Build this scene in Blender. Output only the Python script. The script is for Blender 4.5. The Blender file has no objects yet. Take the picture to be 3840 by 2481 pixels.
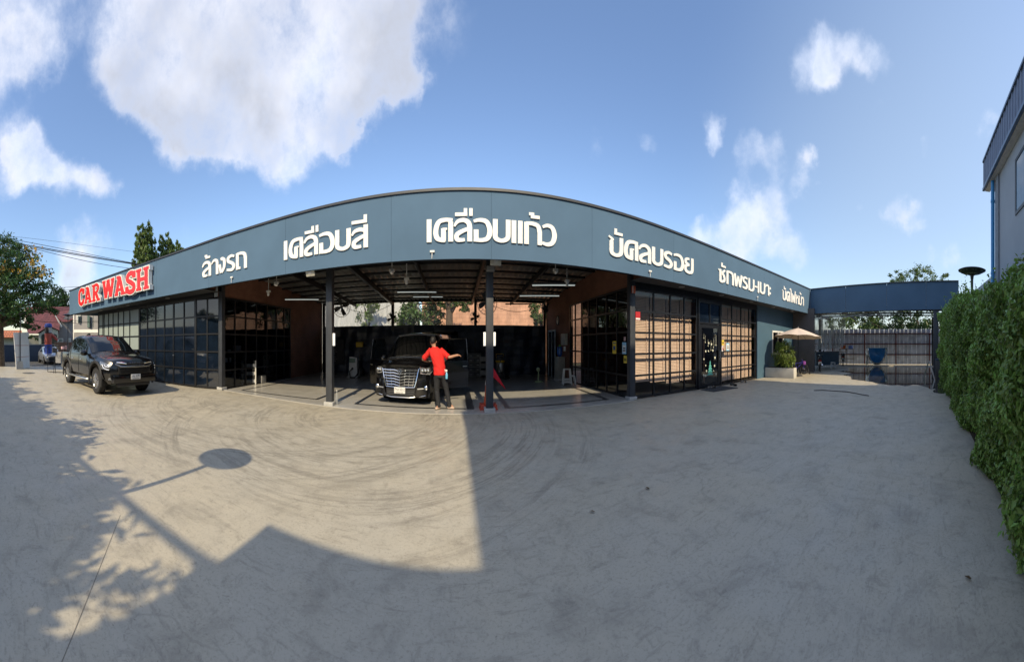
import bpy, bmesh, math, random
import numpy as np
from mathutils import Vector, Matrix
R = math.radians
PI = math.pi
rnd = random.Random(7)
sc = bpy.context.scene
COL = sc.collection

# ------------------------------------------------------------------ camera
EYE = 1.58
FX, FYV, X0, HZ = 1090.0, 1308.0, 1711.0, 1290.0        # panorama scale, facade normal and horizon, in photo pixels
cam = bpy.data.cameras.new('camera')
co = bpy.data.objects.new('camera', cam)
COL.objects.link(co)
sc.camera = co
co.location = (0, 0, EYE)
co.rotation_euler = (PI/2, 0, -(1920-X0)/FX)
cam.type = 'PANO'
cam.panorama_type = 'CENTRAL_CYLINDRICAL'
cam.central_cylindrical_range_u_min = -1920/FX
cam.central_cylindrical_range_u_max = 1920/FX
cam.central_cylindrical_range_v_min = (HZ-2481)/FYV
cam.central_cylindrical_range_v_max = HZ/FYV
cam.central_cylindrical_radius = 1
cam.clip_start = 0.05
cam.clip_end = 2000

# ------------------------------------------------------------------ light
SUN_S = 0.78                                            # fall per metre of northward travel
SUN_A = -0.04                                           # drift per metre
ldir = Vector((SUN_A, 1.0, -SUN_S)).normalized()
sun = bpy.data.lights.new('sun', 'SUN')
sun.energy = 2.75
sun.angle = R(0.55)
sun.color = (1.0, 0.83, 0.56)
so = bpy.data.objects.new('sun', sun)
COL.objects.link(so)
so.rotation_euler = ldir.to_track_quat('-Z', 'Y').to_euler()
so.location = (0, 0, 30)
SUN_EL = math.asin(-ldir.z)
SUN_ROT = math.atan2(-ldir.x, -ldir.y)                  # compass angle of the sun measured from +Y towards +X

world = bpy.data.worlds.new('World')
sc.world = world
world.use_nodes = True
nt = world.node_tree
nt.nodes.clear()
def N(tree, kind, **kw):
    n = tree.nodes.new(kind)
    for k, v in kw.items():
        if k.startswith('i_'):
            n.inputs[int(k[2:])].default_value = v
        else:
            setattr(n, k, v)
    return n
out = N(nt, 'ShaderNodeOutputWorld')
sky = N(nt, 'ShaderNodeTexSky')
sky.sky_type = 'NISHITA'
sky.sun_disc = False
sky.sun_elevation = SUN_EL
sky.sun_rotation = SUN_ROT
sky.air_density = 1.3
sky.dust_density = 0.7
sky.ozone_density = 2.6
bg = N(nt, 'ShaderNodeBackground')
bg.inputs[1].default_value = 0.11
tint = N(nt, 'ShaderNodeVectorMath', operation='MULTIPLY'); tint.inputs[1].default_value = (.98, .99, 1.07)
nt.links.new(sky.outputs[0], tint.inputs[0]); nt.links.new(tint.outputs[0], bg.inputs[0])
tc = N(nt, 'ShaderNodeTexCoord')
# clouds: soft puffs placed by compass bearing and height, broken up by noise of the sky direction
nz = N(nt, 'ShaderNodeTexNoise')
nz.inputs['Scale'].default_value = 4.2
nz.inputs['Detail'].default_value = 9
nz.inputs['Roughness'].default_value = 0.56
nt.links.new(tc.outputs['Generated'], nz.inputs['Vector'])
sub = N(nt, 'ShaderNodeVectorMath', operation='SUBTRACT')
nt.links.new(nz.outputs['Color'], sub.inputs[0]); sub.inputs[1].default_value = (.5, .5, .5)
scl = N(nt, 'ShaderNodeVectorMath', operation='SCALE')
nt.links.new(sub.outputs[0], scl.inputs[0]); scl.inputs['Scale'].default_value = 0.26
add = N(nt, 'ShaderNodeVectorMath', operation='ADD')
nt.links.new(tc.outputs['Generated'], add.inputs[0]); nt.links.new(scl.outputs[0], add.inputs[1])
def skydir(px, py):
    a = (px-X0)/FX; t = (HZ-py)/FYV
    return Vector((math.sin(a), math.cos(a), t)).normalized()
# (bearing/height read off the photograph, radius, weight)
PUFFS = [(620,40,.22,1),(880,40,.27,1),(1180,40,.26,1),(1420,110,.14,1),(680,270,.18,1),(920,350,.19,1),(1180,310,.19,1),(1390,260,.13,.95),
         (780,450,.14,.85),(1000,540,.12,.6),(1100,600,.08,.4),(1580,330,.07,.85),(1290,460,.10,.8),(700,-80,.3,1),(1300,-100,.3,1),
         (40,40,.17,.75),(120,170,.08,.55),(20,510,.09,.9),(110,600,.115,1),(230,660,.105,.95),(360,715,.07,.85),(20,680,.08,.7),
         (3040,240,0.087,0.64),(3150,210,0.087,0.72),(3260,175,0.072,0.68),(3110,310,0.051,0.44),(2660,450,0.056,0.52),(2650,490,0.041,0.40),(2270,560,0.051,0.32),(2390,560,0.041,0.28),
         (2800,600,0.072,0.64),(2900,610,0.062,0.56),(3030,640,0.056,0.60),(3060,610,0.041,0.48),(2910,770,0.082,0.68),(2780,820,0.092,0.72),(2680,880,0.102,0.72),(2820,900,0.102,0.72),(2950,940,0.082,0.60),(2600,880,0.062,0.52),
         (3190,740,0.046,0.48),(3340,790,0.062,0.68),(3420,790,0.051,0.60),(3290,400,0.036,0.36),(3490,560,0.036,0.44),(3600,940,0.062,0.56),(3500,930,0.041,0.40),(3700,480,0.041,0.40),
         (300,960,.10,.6),(240,1080,.13,.75),(520,1010,.10,.7),(700,860,.05,.3)]
FILL_CLOUDS = [((0, -.1, 1), .56, 1), ((.05, -.8, .65), .62, 1), ((-.35, -.95, .3), .5, 1), ((.3, -.95, .3), .42, 1), ((-.5, -.45, .8), .4, .9)]   # unseen cloud added overhead and behind the camera for more fill light
prev = None
for d, rad, wt in [(skydir(a, b_), c_, w_) for a, b_, c_, w_ in PUFFS]+[(Vector(v).normalized(), r_, w_) for v, r_, w_ in FILL_CLOUDS]:
    ds = N(nt, 'ShaderNodeVectorMath', operation='DISTANCE')
    nt.links.new(add.outputs[0], ds.inputs[0]); ds.inputs[1].default_value = d
    mr = N(nt, 'ShaderNodeMapRange', interpolation_type='SMOOTHSTEP')
    mr.inputs[1].default_value = rad*1.2; mr.inputs[2].default_value = rad*.25
    mr.inputs[3].default_value = 0; mr.inputs[4].default_value = wt
    nt.links.new(ds.outputs['Value'], mr.inputs[0])
    if prev is None: prev = mr.outputs[0]
    else:
        mx = N(nt, 'ShaderNodeMath', operation='ADD', use_clamp=True)
        nt.links.new(prev, mx.inputs[0]); nt.links.new(mr.outputs[0], mx.inputs[1]); prev = mx.outputs[0]
nz2 = N(nt, 'ShaderNodeTexNoise')
nz2.inputs['Scale'].default_value = 5.0
nz2.inputs['Detail'].default_value = 10
nz2.inputs['Roughness'].default_value = 0.68
nt.links.new(tc.outputs['Generated'], nz2.inputs['Vector'])
# alpha = coverage eroded by fine noise, so rims break into wisps while cores stay whole
er = N(nt, 'ShaderNodeMath', operation='MULTIPLY_ADD'); er.inputs[1].default_value = 3.6; er.inputs[2].default_value = -1.25
nt.links.new(nz2.outputs['Fac'], er.inputs[0])
m1 = N(nt, 'ShaderNodeMath', operation='MULTIPLY'); m1.inputs[1].default_value = 2.1
nt.links.new(prev, m1.inputs[0])
s1 = N(nt, 'ShaderNodeMath', operation='SUBTRACT'); nt.links.new(m1.outputs[0], s1.inputs[0]); nt.links.new(er.outputs[0], s1.inputs[1])
m3 = N(nt, 'ShaderNodeMapRange', interpolation_type='SMOOTHSTEP'); m3.inputs[1].default_value = -.25; m3.inputs[2].default_value = 2.35
nt.links.new(s1.outputs[0], m3.inputs[0])
mul = N(nt, 'ShaderNodeMath', operation='MULTIPLY', use_clamp=True)
m4 = N(nt, 'ShaderNodeMapRange', interpolation_type='SMOOTHSTEP'); m4.inputs[1].default_value = .0; m4.inputs[2].default_value = .35
nt.links.new(prev, m4.inputs[0])
nt.links.new(m3.outputs[0], mul.inputs[0]); nt.links.new(m4.outputs[0], mul.inputs[1])
# cloud brightness: thick cores greyer than the sunlit rims
ramp = N(nt, 'ShaderNodeValToRGB')
ramp.color_ramp.elements[0].color = (.50, .55, .66, 1)
ramp.color_ramp.elements[1].color = (.33, .345, .39, 1)
ramp.color_ramp.elements[0].position = 0.0
e = ramp.color_ramp.elements.new(.45); e.color = (.55, .56, .61, 1)
ramp.color_ramp.elements[2].position = 1.0
nzc = N(nt, 'ShaderNodeTexNoise')
nzc.inputs['Scale'].default_value = 2.2; nzc.inputs['Detail'].default_value = 7
nt.links.new(tc.outputs['Generated'], nzc.inputs['Vector'])
mrc = N(nt, 'ShaderNodeMapRange'); mrc.inputs[1].default_value = .38; mrc.inputs[2].default_value = .60
nt.links.new(nzc.outputs['Fac'], mrc.inputs[0])
mu2 = N(nt, 'ShaderNodeMath', operation='MULTIPLY', use_clamp=True)
nt.links.new(mul.outputs[0], mu2.inputs[0]); nt.links.new(mrc.outputs[0], mu2.inputs[1])
nt.links.new(mu2.outputs[0], ramp.inputs[0])
bg2 = N(nt, 'ShaderNodeBackground')
bg2.inputs[1].default_value = 1.0
nt.links.new(ramp.outputs[0], bg2.inputs[0])
mix = N(nt, 'ShaderNodeMixShader')
m9 = N(nt, 'ShaderNodeMath', operation='MULTIPLY'); m9.inputs[1].default_value = .93
nt.links.new(mul.outputs[0], m9.inputs[0])
nt.links.new(m9.outputs[0], mix.inputs[0]); nt.links.new(bg.outputs[0], mix.inputs[1]); nt.links.new(bg2.outputs[0], mix.inputs[2])
# paler haze on the sun's side of the sky
dt = N(nt, 'ShaderNodeVectorMath', operation='DOT_PRODUCT'); dt.inputs[1].default_value = Vector((.95, -.35, .05)).normalized()
nt.links.new(tc.outputs['Generated'], dt.inputs[0])
hz_ = N(nt, 'ShaderNodeMapRange', interpolation_type='SMOOTHSTEP'); hz_.inputs[1].default_value = .35; hz_.inputs[2].default_value = 1.0; hz_.inputs[4].default_value = .42
nt.links.new(dt.outputs['Value'], hz_.inputs[0])
bg3 = N(nt, 'ShaderNodeBackground'); bg3.inputs[0].default_value = (.36, .44, .52, 1); bg3.inputs[1].default_value = 1
mixh = N(nt, 'ShaderNodeMixShader'); nt.links.new(hz_.outputs[0], mixh.inputs[0]); nt.links.new(bg.outputs[0], mixh.inputs[1]); nt.links.new(bg3.outputs[0], mixh.inputs[2])
nt.links.new(mixh.outputs[0], mix.inputs[1])
nt.links.new(mix.outputs[0], out.inputs[0])

sc.view_settings.view_transform = 'Standard'
sc.view_settings.look = 'None'
sc.view_settings.gamma = 1
sc.view_settings.exposure = 0.90
sc.cycles.max_bounces = 8
sc.cycles.transparent_max_bounces = 24
sc.cycles.caustics_reflective = False
sc.cycles.caustics_refractive = False
sc.cycles.sample_clamp_indirect = 6

# ------------------------------------------------------------------ materials
MATS = {}
def mat(name, col, rough=.6, metal=0, var=.12, scale=6, bump=0, bscale=60, coat=0, spec=.5, island=0, emit=None, detail=5):
    if name in MATS: return MATS[name]
    m = bpy.data.materials.new(name); m.use_nodes = True
    t = m.node_tree; b = t.nodes['Principled BSDF']
    b.inputs['Base Color'].default_value = (*col, 1)
    b.inputs['Roughness'].default_value = rough
    b.inputs['Metallic'].default_value = metal
    b.inputs['Specular IOR Level'].default_value = spec
    if coat:
        b.inputs['Coat Weight'].default_value = coat; b.inputs['Coat Roughness'].default_value = .03
    if emit:
        b.inputs['Emission Color'].default_value = (*emit[0], 1); b.inputs['Emission Strength'].default_value = emit[1]
    if var or island or bump:
        c = N(t, 'ShaderNodeTexCoord')
        n = N(t, 'ShaderNodeTexNoise'); n.inputs['Scale'].default_value = scale; n.inputs['Detail'].default_value = detail
        t.links.new(c.outputs['Object'], n.inputs['Vector'])
        mr = N(t, 'ShaderNodeMapRange'); mr.inputs[1].default_value = .3; mr.inputs[2].default_value = .7
        mr.inputs[3].default_value = 1-var; mr.inputs[4].default_value = 1+var
        t.links.new(n.outputs['Fac'], mr.inputs[0])
        fac = mr.outputs[0]
        if island:
            g = N(t, 'ShaderNodeNewGeometry')
            m2 = N(t, 'ShaderNodeMapRange'); m2.inputs[3].default_value = 1-island; m2.inputs[4].default_value = 1+island
            t.links.new(g.outputs['Random Per Island'], m2.inputs[0])
            q = N(t, 'ShaderNodeMath', operation='MULTIPLY')
            t.links.new(fac, q.inputs[0]); t.links.new(m2.outputs[0], q.inputs[1]); fac = q.outputs[0]
        v = N(t, 'ShaderNodeVectorMath', operation='SCALE'); v.inputs[0].default_value = col
        t.links.new(fac, v.inputs['Scale']); t.links.new(v.outputs[0], b.inputs['Base Color'])
        if bump:
            n2 = N(t, 'ShaderNodeTexNoise'); n2.inputs['Scale'].default_value = bscale; n2.inputs['Detail'].default_value = 4
            t.links.new(c.outputs['Object'], n2.inputs['Vector'])
            bp = N(t, 'ShaderNodeBump'); bp.inputs['Strength'].default_value = bump; bp.inputs['Distance'].default_value = .02
            t.links.new(n2.outputs['Fac'], bp.inputs['Height']); t.links.new(bp.outputs[0], b.inputs['Normal'])
    MATS[name] = m
    return m
def glass(name, tint, refl=.12, rough=.02):
    if name in MATS: return MATS[name]
    m = bpy.data.materials.new(name); m.use_nodes = True
    t = m.node_tree; t.nodes.clear()
    o = N(t, 'ShaderNodeOutputMaterial'); tr = N(t, 'ShaderNodeBsdfTransparent'); tr.inputs[0].default_value = (*tint, 1)
    gl = N(t, 'ShaderNodeBsdfGlossy'); gl.inputs['Roughness'].default_value = rough
    gl.inputs['Color'].default_value = (.9, .95, 1, 1)
    fr = N(t, 'ShaderNodeLayerWeight'); fr.inputs[0].default_value = .25
    mr = N(t, 'ShaderNodeMapRange'); mr.inputs[3].default_value = refl*.5; mr.inputs[4].default_value = min(1, refl*5)
    t.links.new(fr.outputs['Fresnel'], mr.inputs[0])
    mx = N(t, 'ShaderNodeMixShader')
    t.links.new(mr.outputs[0], mx.inputs[0]); t.links.new(tr.outputs[0], mx.inputs[1]); t.links.new(gl.outputs[0], mx.inputs[2])
    t.links.new(mx.outputs[0], o.inputs[0])
    MATS[name] = m
    return m

# ------------------------------------------------------------------ object helpers
def tag(o, label=None, cat=None, group=None, kind=None):
    if label: o['label'] = label
    if cat: o['category'] = cat
    if group: o['group'] = group
    if kind: o['kind'] = kind
    return o
def thing(name, label, cat, loc=(0, 0, 0), rz=0, group=None):
    o = bpy.data.objects.new(name, None); COL.objects.link(o)
    o.location = loc; o.rotation_euler = (0, 0, rz); o.empty_display_size = .1
    return tag(o, label, cat, group)
def link(name, me, m, parent=None, sharp=40):
    o = bpy.data.objects.new(name, me); COL.objects.link(o)
    if m is not None and not me.materials:
        for q in (m if isinstance(m, (list, tuple)) else [m]): me.materials.append(q)
    if parent is not None: o.parent = parent
    if sharp and len(me.polygons):
        me.shade_smooth()
        me.set_sharp_from_angle(angle=R(sharp))
    return o
def copy_tree(o, parent=None):
    c = o.copy(); COL.objects.link(c); c.parent = parent
    for ch in list(o.children): copy_tree(ch, c)
    return c

class MB:
    def __init__(s): s.v = []; s.f = []; s.M = None
    def pt(s, p):
        p = Vector(p)
        if s.M is not None: p = s.M @ p
        s.v.append((p.x, p.y, p.z)); return len(s.v)-1
    def face(s, pts):
        s.f.append([s.pt(p) for p in pts]); return s
    def box(s, x0, x1, y0, y1, z0, z1):
        i = [s.pt(p) for p in ((x0,y0,z0),(x1,y0,z0),(x1,y1,z0),(x0,y1,z0),(x0,y0,z1),(x1,y0,z1),(x1,y1,z1),(x0,y1,z1))]
        for a in ((0,3,2,1),(4,5,6,7),(0,1,5,4),(1,2,6,5),(2,3,7,6),(3,0,4,7)): s.f.append([i[k] for k in a])
        return s
    def bar(s, p0, p1, w, h, up=(0, 0, 1)):
        p0 = Vector(p0); p1 = Vector(p1); d = (p1-p0).normalized(); u = Vector(up)
        a = d.cross(u)
        if a.length < 1e-4: a = d.cross(Vector((1, 0, 0)))
        a.normalize(); b = a.cross(d).normalized(); i = []
        for p in (p0, p1):
            for q in ((-1,-1),(1,-1),(1,1),(-1,1)): i.append(s.pt(p+a*q[0]*w/2+b*q[1]*h/2))
        for c in ((0,1,2,3),(7,6,5,4),(0,4,5,1),(1,5,6,2),(2,6,7,3),(3,7,4,0)): s.f.append([i[k] for k in c])
        return s
    def cyl(s, p0, p1, r0, r1=None, n=16, cap=True):
        return s.tube([p0, p1], [r0, r0 if r1 is None else r1], n, cap)
    def tube(s, pts, r, n=10, cap=True):
        pts = [Vector(p) for p in pts]; k = len(pts)
        rr = r if isinstance(r, (list, tuple)) else [r]*k
        rings = []; prev = None
        for j, p in enumerate(pts):
            d = (pts[min(j+1, k-1)]-pts[max(j-1, 0)])
            d = d.normalized() if d.length > 1e-9 else Vector((0, 0, 1))
            if prev is None:
                a = d.cross(Vector((0, 0, 1)))
                if a.length < 1e-3: a = d.cross(Vector((1, 0, 0)))
            else: a = prev-d*prev.dot(d)
            a.normalize(); prev = a; b = d.cross(a)
            rings.append([s.pt(p+(a*math.cos(2*PI*q/n)+b*math.sin(2*PI*q/n))*rr[j]) for q in range(n)])
        for j in range(k-1):
            A, B = rings[j], rings[j+1]
            for q in range(n): s.f.append([A[q], A[(q+1) % n], B[(q+1) % n], B[q]])
        if cap:
            s.f.append(rings[0][::-1]); s.f.append(rings[-1][:])
        return s
    def lathe(s, prof, c=(0, 0, 0), n=24, axis='z', cap=True):
        rings = []
        for r, h in prof:
            ring = []
            for q in range(n):
                a = 2*PI*q/n; x, y = r*math.cos(a), r*math.sin(a)
                p = {'z': (x, y, h), 'y': (x, h, y), 'x': (h, x, y)}[axis]
                ring.append(s.pt((c[0]+p[0], c[1]+p[1], c[2]+p[2])))
            rings.append(ring)
        for A, B in zip(rings, rings[1:]):
            for q in range(n): s.f.append([A[q], A[(q+1) % n], B[(q+1) % n], B[q]])
        if cap and prof[0][0] > 1e-6: s.f.append(rings[0][::-1])
        if cap and prof[-1][0] > 1e-6: s.f.append(rings[-1][:])
        return s
    def prism(s, poly, h0, h1, f=lambda x, y, h: (x, y, h)):
        a = [s.pt(f(x, y, h0)) for x, y in poly]; b = [s.pt(f(x, y, h1)) for x, y in poly]; n = len(poly)
        s.f.append(a[::-1]); s.f.append(b[:])
        for i in range(n): s.f.append([a[i], a[(i+1) % n], b[(i+1) % n], b[i]])
        return s
    def grid(s, pts):
        idx = [[s.pt(p) for p in row] for row in pts]
        for A, B in zip(idx, idx[1:]):
            for q in range(len(A)-1): s.f.append([A[q], A[q+1], B[q+1], B[q]])
        return s
    def mesh(s, name):
        me = bpy.data.meshes.new(name); me.from_pydata(s.v, [], s.f); me.update(); return me
    def build(s, name, m, parent=None, sharp=40, bevel=0, fix=True):
        me = s.mesh(name)
        if fix:
            bm = bmesh.new(); bm.from_mesh(me)
            if bevel:
                bmesh.ops.remove_doubles(bm, verts=bm.verts, dist=1e-5)
                es = [e for e in bm.edges if len(e.link_faces) == 2 and e.calc_face_angle(0) > .6]
                bmesh.ops.bevel(bm, geom=es, offset=bevel, segments=2, affect='EDGES', profile=.6, clamp_overlap=True)
            bmesh.ops.recalc_face_normals(bm, faces=bm.faces)
            bm.to_mesh(me); bm.free()
        return link(name, me, m, parent, sharp)
def many(name, boxes, m, parent=None, **kw):
    for b in boxes: q = MB(); q.box(*b); q.build(name, m, parent, **kw)
def struct(name, mb, m, **kw):
    o = mb.build(name, m, **kw); o['kind'] = 'structure'; return o

def text_mesh(txt, size, depth=.002, align='CENTER', sx=1.0):
    cu = bpy.data.curves.new('lettering', 'FONT'); cu.body = txt; cu.size = size; cu.extrude = depth
    cu.align_x = align; cu.align_y = 'CENTER'; cu.resolution_u = 3
    o = bpy.data.objects.new('lettering', cu); COL.objects.link(o)
    dg = bpy.context.evaluated_depsgraph_get(); dg.update()
    me = bpy.data.meshes.new_from_object(o.evaluated_get(dg))
    bpy.data.objects.remove(o); bpy.data.curves.remove(cu)
    for v in me.vertices: v.co.x *= sx
    me.materials.clear()
    return me
def put_text(txt, size, M, m, parent, name='lettering', sx=1.0, depth=.002):
    me = text_mesh(txt, size, depth, sx=sx); me.transform(M)
    return link(name, me, m, parent, 0)

def leaf_mesh(name, C, Nn, size, aspect=.42, rng=None, droop=None):
    """C centres, Nn leaf normals, size lengths: a folded two-face leaf at each"""
    n = len(C)
    t = rng.normal(size=(n, 3))
    if droop is not None: t = t*.5+np.asarray(droop)
    t -= Nn*np.sum(t*Nn, 1)[:, None]; t /= np.linalg.norm(t, axis=1)[:, None]+1e-9
    b = np.cross(Nn, t); L = size[:, None]
    P = np.empty((n, 4, 3))
    P[:, 0] = C-t*L*.5
    P[:, 1] = C+b*L*aspect*.5+Nn*L*.10-t*L*.03
    P[:, 2] = C+t*L*.5
    P[:, 3] = C-b*L*aspect*.5+Nn*L*.10-t*L*.03
    me = bpy.data.meshes.new(name)
    me.vertices.add(n*4); me.vertices.foreach_set('co', P.reshape(-1))
    base = np.arange(n)*4
    F = np.stack([base, base+1, base+2, base, base+2, base+3], 1).reshape(-1)
    me.loops.add(n*6); me.loops.foreach_set('vertex_index', F.astype(np.int32))
    me.polygons.add(n*2)
    me.polygons.foreach_set('loop_start', (np.arange(n*2)*3).astype(np.int32))
    me.update(calc_edges=True); me.validate()
    return me
def unit(a): return a/(np.linalg.norm(a, axis=1)[:, None]+1e-9)
def smoothstep(x): x = max(0, min(1, x)); return x*x*(3-2*x)
def at(px, Rr, z=0):
    """a bearing (photo column) and a measured distance -> a point on the ground plan"""
    a = (px-X0)/FX; return Vector((Rr*math.sin(a), Rr*math.cos(a), z))
# ------------------------------------------------------------------ materials used all over
def concrete(name, base, warm, dark, tire=False, wet=0):
    m = bpy.data.materials.new(name); m.use_nodes = True; t = m.node_tree; b = t.nodes['Principled BSDF']
    L = t.links.new
    c = N(t, 'ShaderNodeTexCoord')
    def noise(scale, det=6, rough=.55, vec=None, dist=0):
        n = N(t, 'ShaderNodeTexNoise'); n.inputs['Scale'].default_value = scale; n.inputs['Detail'].default_value = det
        n.inputs['Roughness'].default_value = rough; n.inputs['Distortion'].default_value = dist
        L(vec if vec else c.outputs['Object'], n.inputs['Vector']); return n.outputs['Fac']
    def rng(src, a, bb, lo=0., hi=1., smooth=True):
        q = N(t, 'ShaderNodeMapRange', interpolation_type='SMOOTHSTEP' if smooth else 'LINEAR')
        q.inputs[1].default_value = a; q.inputs[2].default_value = bb; q.inputs[3].default_value = lo; q.inputs[4].default_value = hi
        L(src, q.inputs[0]); return q.outputs[0]
    def mixc(fac, A, B):
        q = N(t, 'ShaderNodeMix', data_type='RGBA')
        L(fac, q.inputs[0])
        for k, s in ((6, A), (7, B)):
            if isinstance(s, tuple): q.inputs[k].default_value = (*s, 1)
            else: L(s, q.inputs[k])
        return q.outputs[2]
    def mul(a, bb):
        q = N(t, 'ShaderNodeMath', operation='MULTIPLY')
        L(a, q.inputs[0])
        if isinstance(bb, float): q.inputs[1].default_value = bb
        else: L(bb, q.inputs[1])
        return q.outputs[0]
    big = rng(noise(.35, 8, .6), .35, .68)
    col = mixc(big, base, warm)
    mid = rng(noise(1.7, 10, .68, dist=.6), .48, .72)
    col = mixc(mul(mid, .5), col, dark)
    col = mixc(mul(rng(noise(.9, 6, .7, dist=1.5), .55, .72), .22), col, tuple(x*.9 for x in dark))
    col = mixc(mul(rng(noise(5.5, 8, .8, dist=1.0), .50, .66), .38), col, dark)
    col = mixc(mul(rng(noise(38, 4, .75), .50, .68), .42), col, dark)
    # broom / trowel streaks stretched along X
    mp = N(t, 'ShaderNodeMapping'); mp.inputs['Scale'].default_value = (1.2, 6.5, 1); mp.inputs['Rotation'].default_value = (0, 0, .12)
    L(c.outputs['Object'], mp.inputs['Vector'])
    st = rng(noise(2.2, 8, .7, vec=mp.outputs[0]), .53, .68)
    col = mixc(mul(st, .42), col, dark)
    # small dark pits and pale scuffs
    sp = rng(noise(26, 3, .6), .66, .74)
    col = mixc(mul(mul(sp, rng(noise(.8, 4), .42, .6)), .55), col, tuple(x*.45 for x in dark))
    sp2 = rng(noise(9, 6, .75), .58, .70)
    col = mixc(mul(sp2, .35), col, tuple(min(1, x*1.3) for x in base))
    if tire:
        # worn tyre arcs: rings of noise around the spot the cars swing round
        sepx = N(t, 'ShaderNodeSeparateXYZ'); L(c.outputs['Object'], sepx.inputs[0])
        def arcset(cx, cy, r0, r1, amt, seed, col):
            s1 = N(t, 'ShaderNodeVectorMath', operation='SUBTRACT'); L(c.outputs['Object'], s1.inputs[0]); s1.inputs[1].default_value = (cx, cy, 0)
            ln = N(t, 'ShaderNodeVectorMath', operation='LENGTH'); L(s1.outputs[0], ln.inputs[0])
            sx = N(t, 'ShaderNodeSeparateXYZ'); L(s1.outputs[0], sx.inputs[0])
            at2 = N(t, 'ShaderNodeMath', operation='ARCTAN2'); L(sx.outputs[1], at2.inputs[0]); L(sx.outputs[0], at2.inputs[1])
            cb = N(t, 'ShaderNodeCombineXYZ'); L(mul(ln.outputs['Value'], 9.0), cb.inputs[0]); L(mul(at2.outputs[0], 2.2), cb.inputs[1]); cb.inputs[2].default_value = seed
            n1 = rng(noise(1.4, 7, .75, vec=cb.outputs[0]), .46, .60)
            cb2 = N(t, 'ShaderNodeCombineXYZ'); L(mul(ln.outputs['Value'], 1.3), cb2.inputs[0]); L(mul(at2.outputs[0], 1.0), cb2.inputs[1]); cb2.inputs[2].default_value = seed+4
            n2 = rng(noise(1.0, 4, .6, vec=cb2.outputs[0]), .36, .6)
            band = mul(rng(ln.outputs['Value'], r0-.5, r0+.3), rng(ln.outputs['Value'], r1+.6, r1-.3))
            f = mul(mul(mul(n1, n2), band), amt)
            return mixc(f, col, tuple(x*.8 for x in dark))
        col = arcset(-2.3, 7.3, 1.2, 5.2, .5, 1.0, col)
        col = arcset(-5.5, 8.5, 2.2, 6.5, .4, 7.0, col)
        col = arcset(-.2, 1.5, 4.0, 6.0, .12, 12.0, col)
        # hairline cracks
        vo = N(t, 'ShaderNodeTexVoronoi', feature='DISTANCE_TO_EDGE'); vo.inputs['Scale'].default_value = .28
        dn = N(t, 'ShaderNodeTexNoise'); dn.inputs['Scale'].default_value = 1.6; dn.inputs['Detail'].default_value = 6
        L(c.outputs['Object'], dn.inputs['Vector'])
        av = N(t, 'ShaderNodeVectorMath', operation='MULTIPLY_ADD'); L(dn.outputs['Color'], av.inputs[0]); av.inputs[1].default_value = (1.1, 1.1, 0); L(c.outputs['Object'], av.inputs[2])
        L(av.outputs[0], vo.inputs['Vector'])
        ck = mul(rng(vo.outputs['Distance'], .006, .0015), rng(noise(.3, 2), .5, .58))
        col = mixc(mul(ck, .18), col, tuple(x*.5 for x in dark))
    ol = rng(noise(1.25, 5, .62), .665, .72)
    col = mixc(mul(ol, .38), col, tuple(x*.55 for x in dark))
    sp3 = rng(noise(14, 6, .75, dist=.8), .56, .66)
    col = mixc(mul(mul(sp3, rng(noise(.55, 3), .40, .62)), .5), col, dark)
    L(col, b.inputs['Base Color'])
    rr = rng(noise(3, 5), .3, .7, .42, .68)
    if wet: b.inputs['Roughness'].default_value = wet
    else: L(rr, b.inputs['Roughness'])
    bp = N(t, 'ShaderNodeBump'); bp.inputs['Strength'].default_value = .35; bp.inputs['Distance'].default_value = .006
    L(noise(55, 6, .7), bp.inputs['Height']); L(bp.outputs[0], b.inputs['Normal'])
    b.inputs['Specular IOR Level'].default_value = .5
    MATS[name] = m
    return m
M_yard = concrete('yard_concrete', (.43, .402, .335), (.455, .412, .322), (.20, .182, .15), tire=True)
M_asphalt = mat('asphalt', (.055, .057, .06), .9, var=.35, scale=5, bump=.3, bscale=90)
M_blue = mat('blue_cladding', (.084, .147, .230), .7, var=.07, scale=.9, bump=.02, bscale=30, spec=.12)
M_bluewall = mat('blue_wall_paint', (.055, .115, .175), .62, var=.06, scale=1.5, bump=.05, bscale=40)
M_greywall = mat('charcoal_render', (.085, .083, .09), .8, var=.10, scale=2, bump=.1)
M_black = mat('black_steel', (.007, .008, .011), .38, var=.25, scale=3, spec=.5)
M_postm = mat('dark_grey_steel', (.04, .045, .055), .45, var=.15, scale=3)
M_trim = mat('dark_roof_trim', (.04, .045, .055), .45, .3, var=.1)
M_soffit = mat('dark_soffit', (.052, .055, .06), .75, var=.12, scale=2)
M_steel_sheet = mat('galvanised_roof_sheet', (.42, .42, .41), .36, .75, var=.2, scale=2.5)
M_white = mat('white_plastic', (.75, .75, .73), .45, var=.05, scale=8)
M_offw = mat('offwhite_letters', (.78, .78, .76), .5, var=.04, scale=2)
M_red = mat('red_acrylic', (.62, .022, .025), .35, var=.05, scale=2)
M_grey = mat('grey_plastic', (.28, .28, .28), .5, var=.08)
M_lgrey = mat('pale_grey_plastic', (.5, .5, .49), .5, var=.08)
M_dgrey = mat('dark_grey_plastic', (.06, .06, .065), .5, var=.1)
M_rubber = mat('black_rubber', (.018, .018, .019), .75, var=.25, scale=12, bump=.1)
M_chrome = mat('chrome', (.78, .8, .82), .10, 1.0, var=0)
M_alu = mat('brushed_aluminium', (.55, .56, .57), .3, .9, var=.1, scale=20)
M_paint = mat('black_car_paint', (.003, .003, .004), .25, 0, var=0, coat=.75, spec=.4)
M_vglass = mat('dark_car_glass', (.006, .008, .010), .03, 0, var=0, spec=.9)
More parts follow.
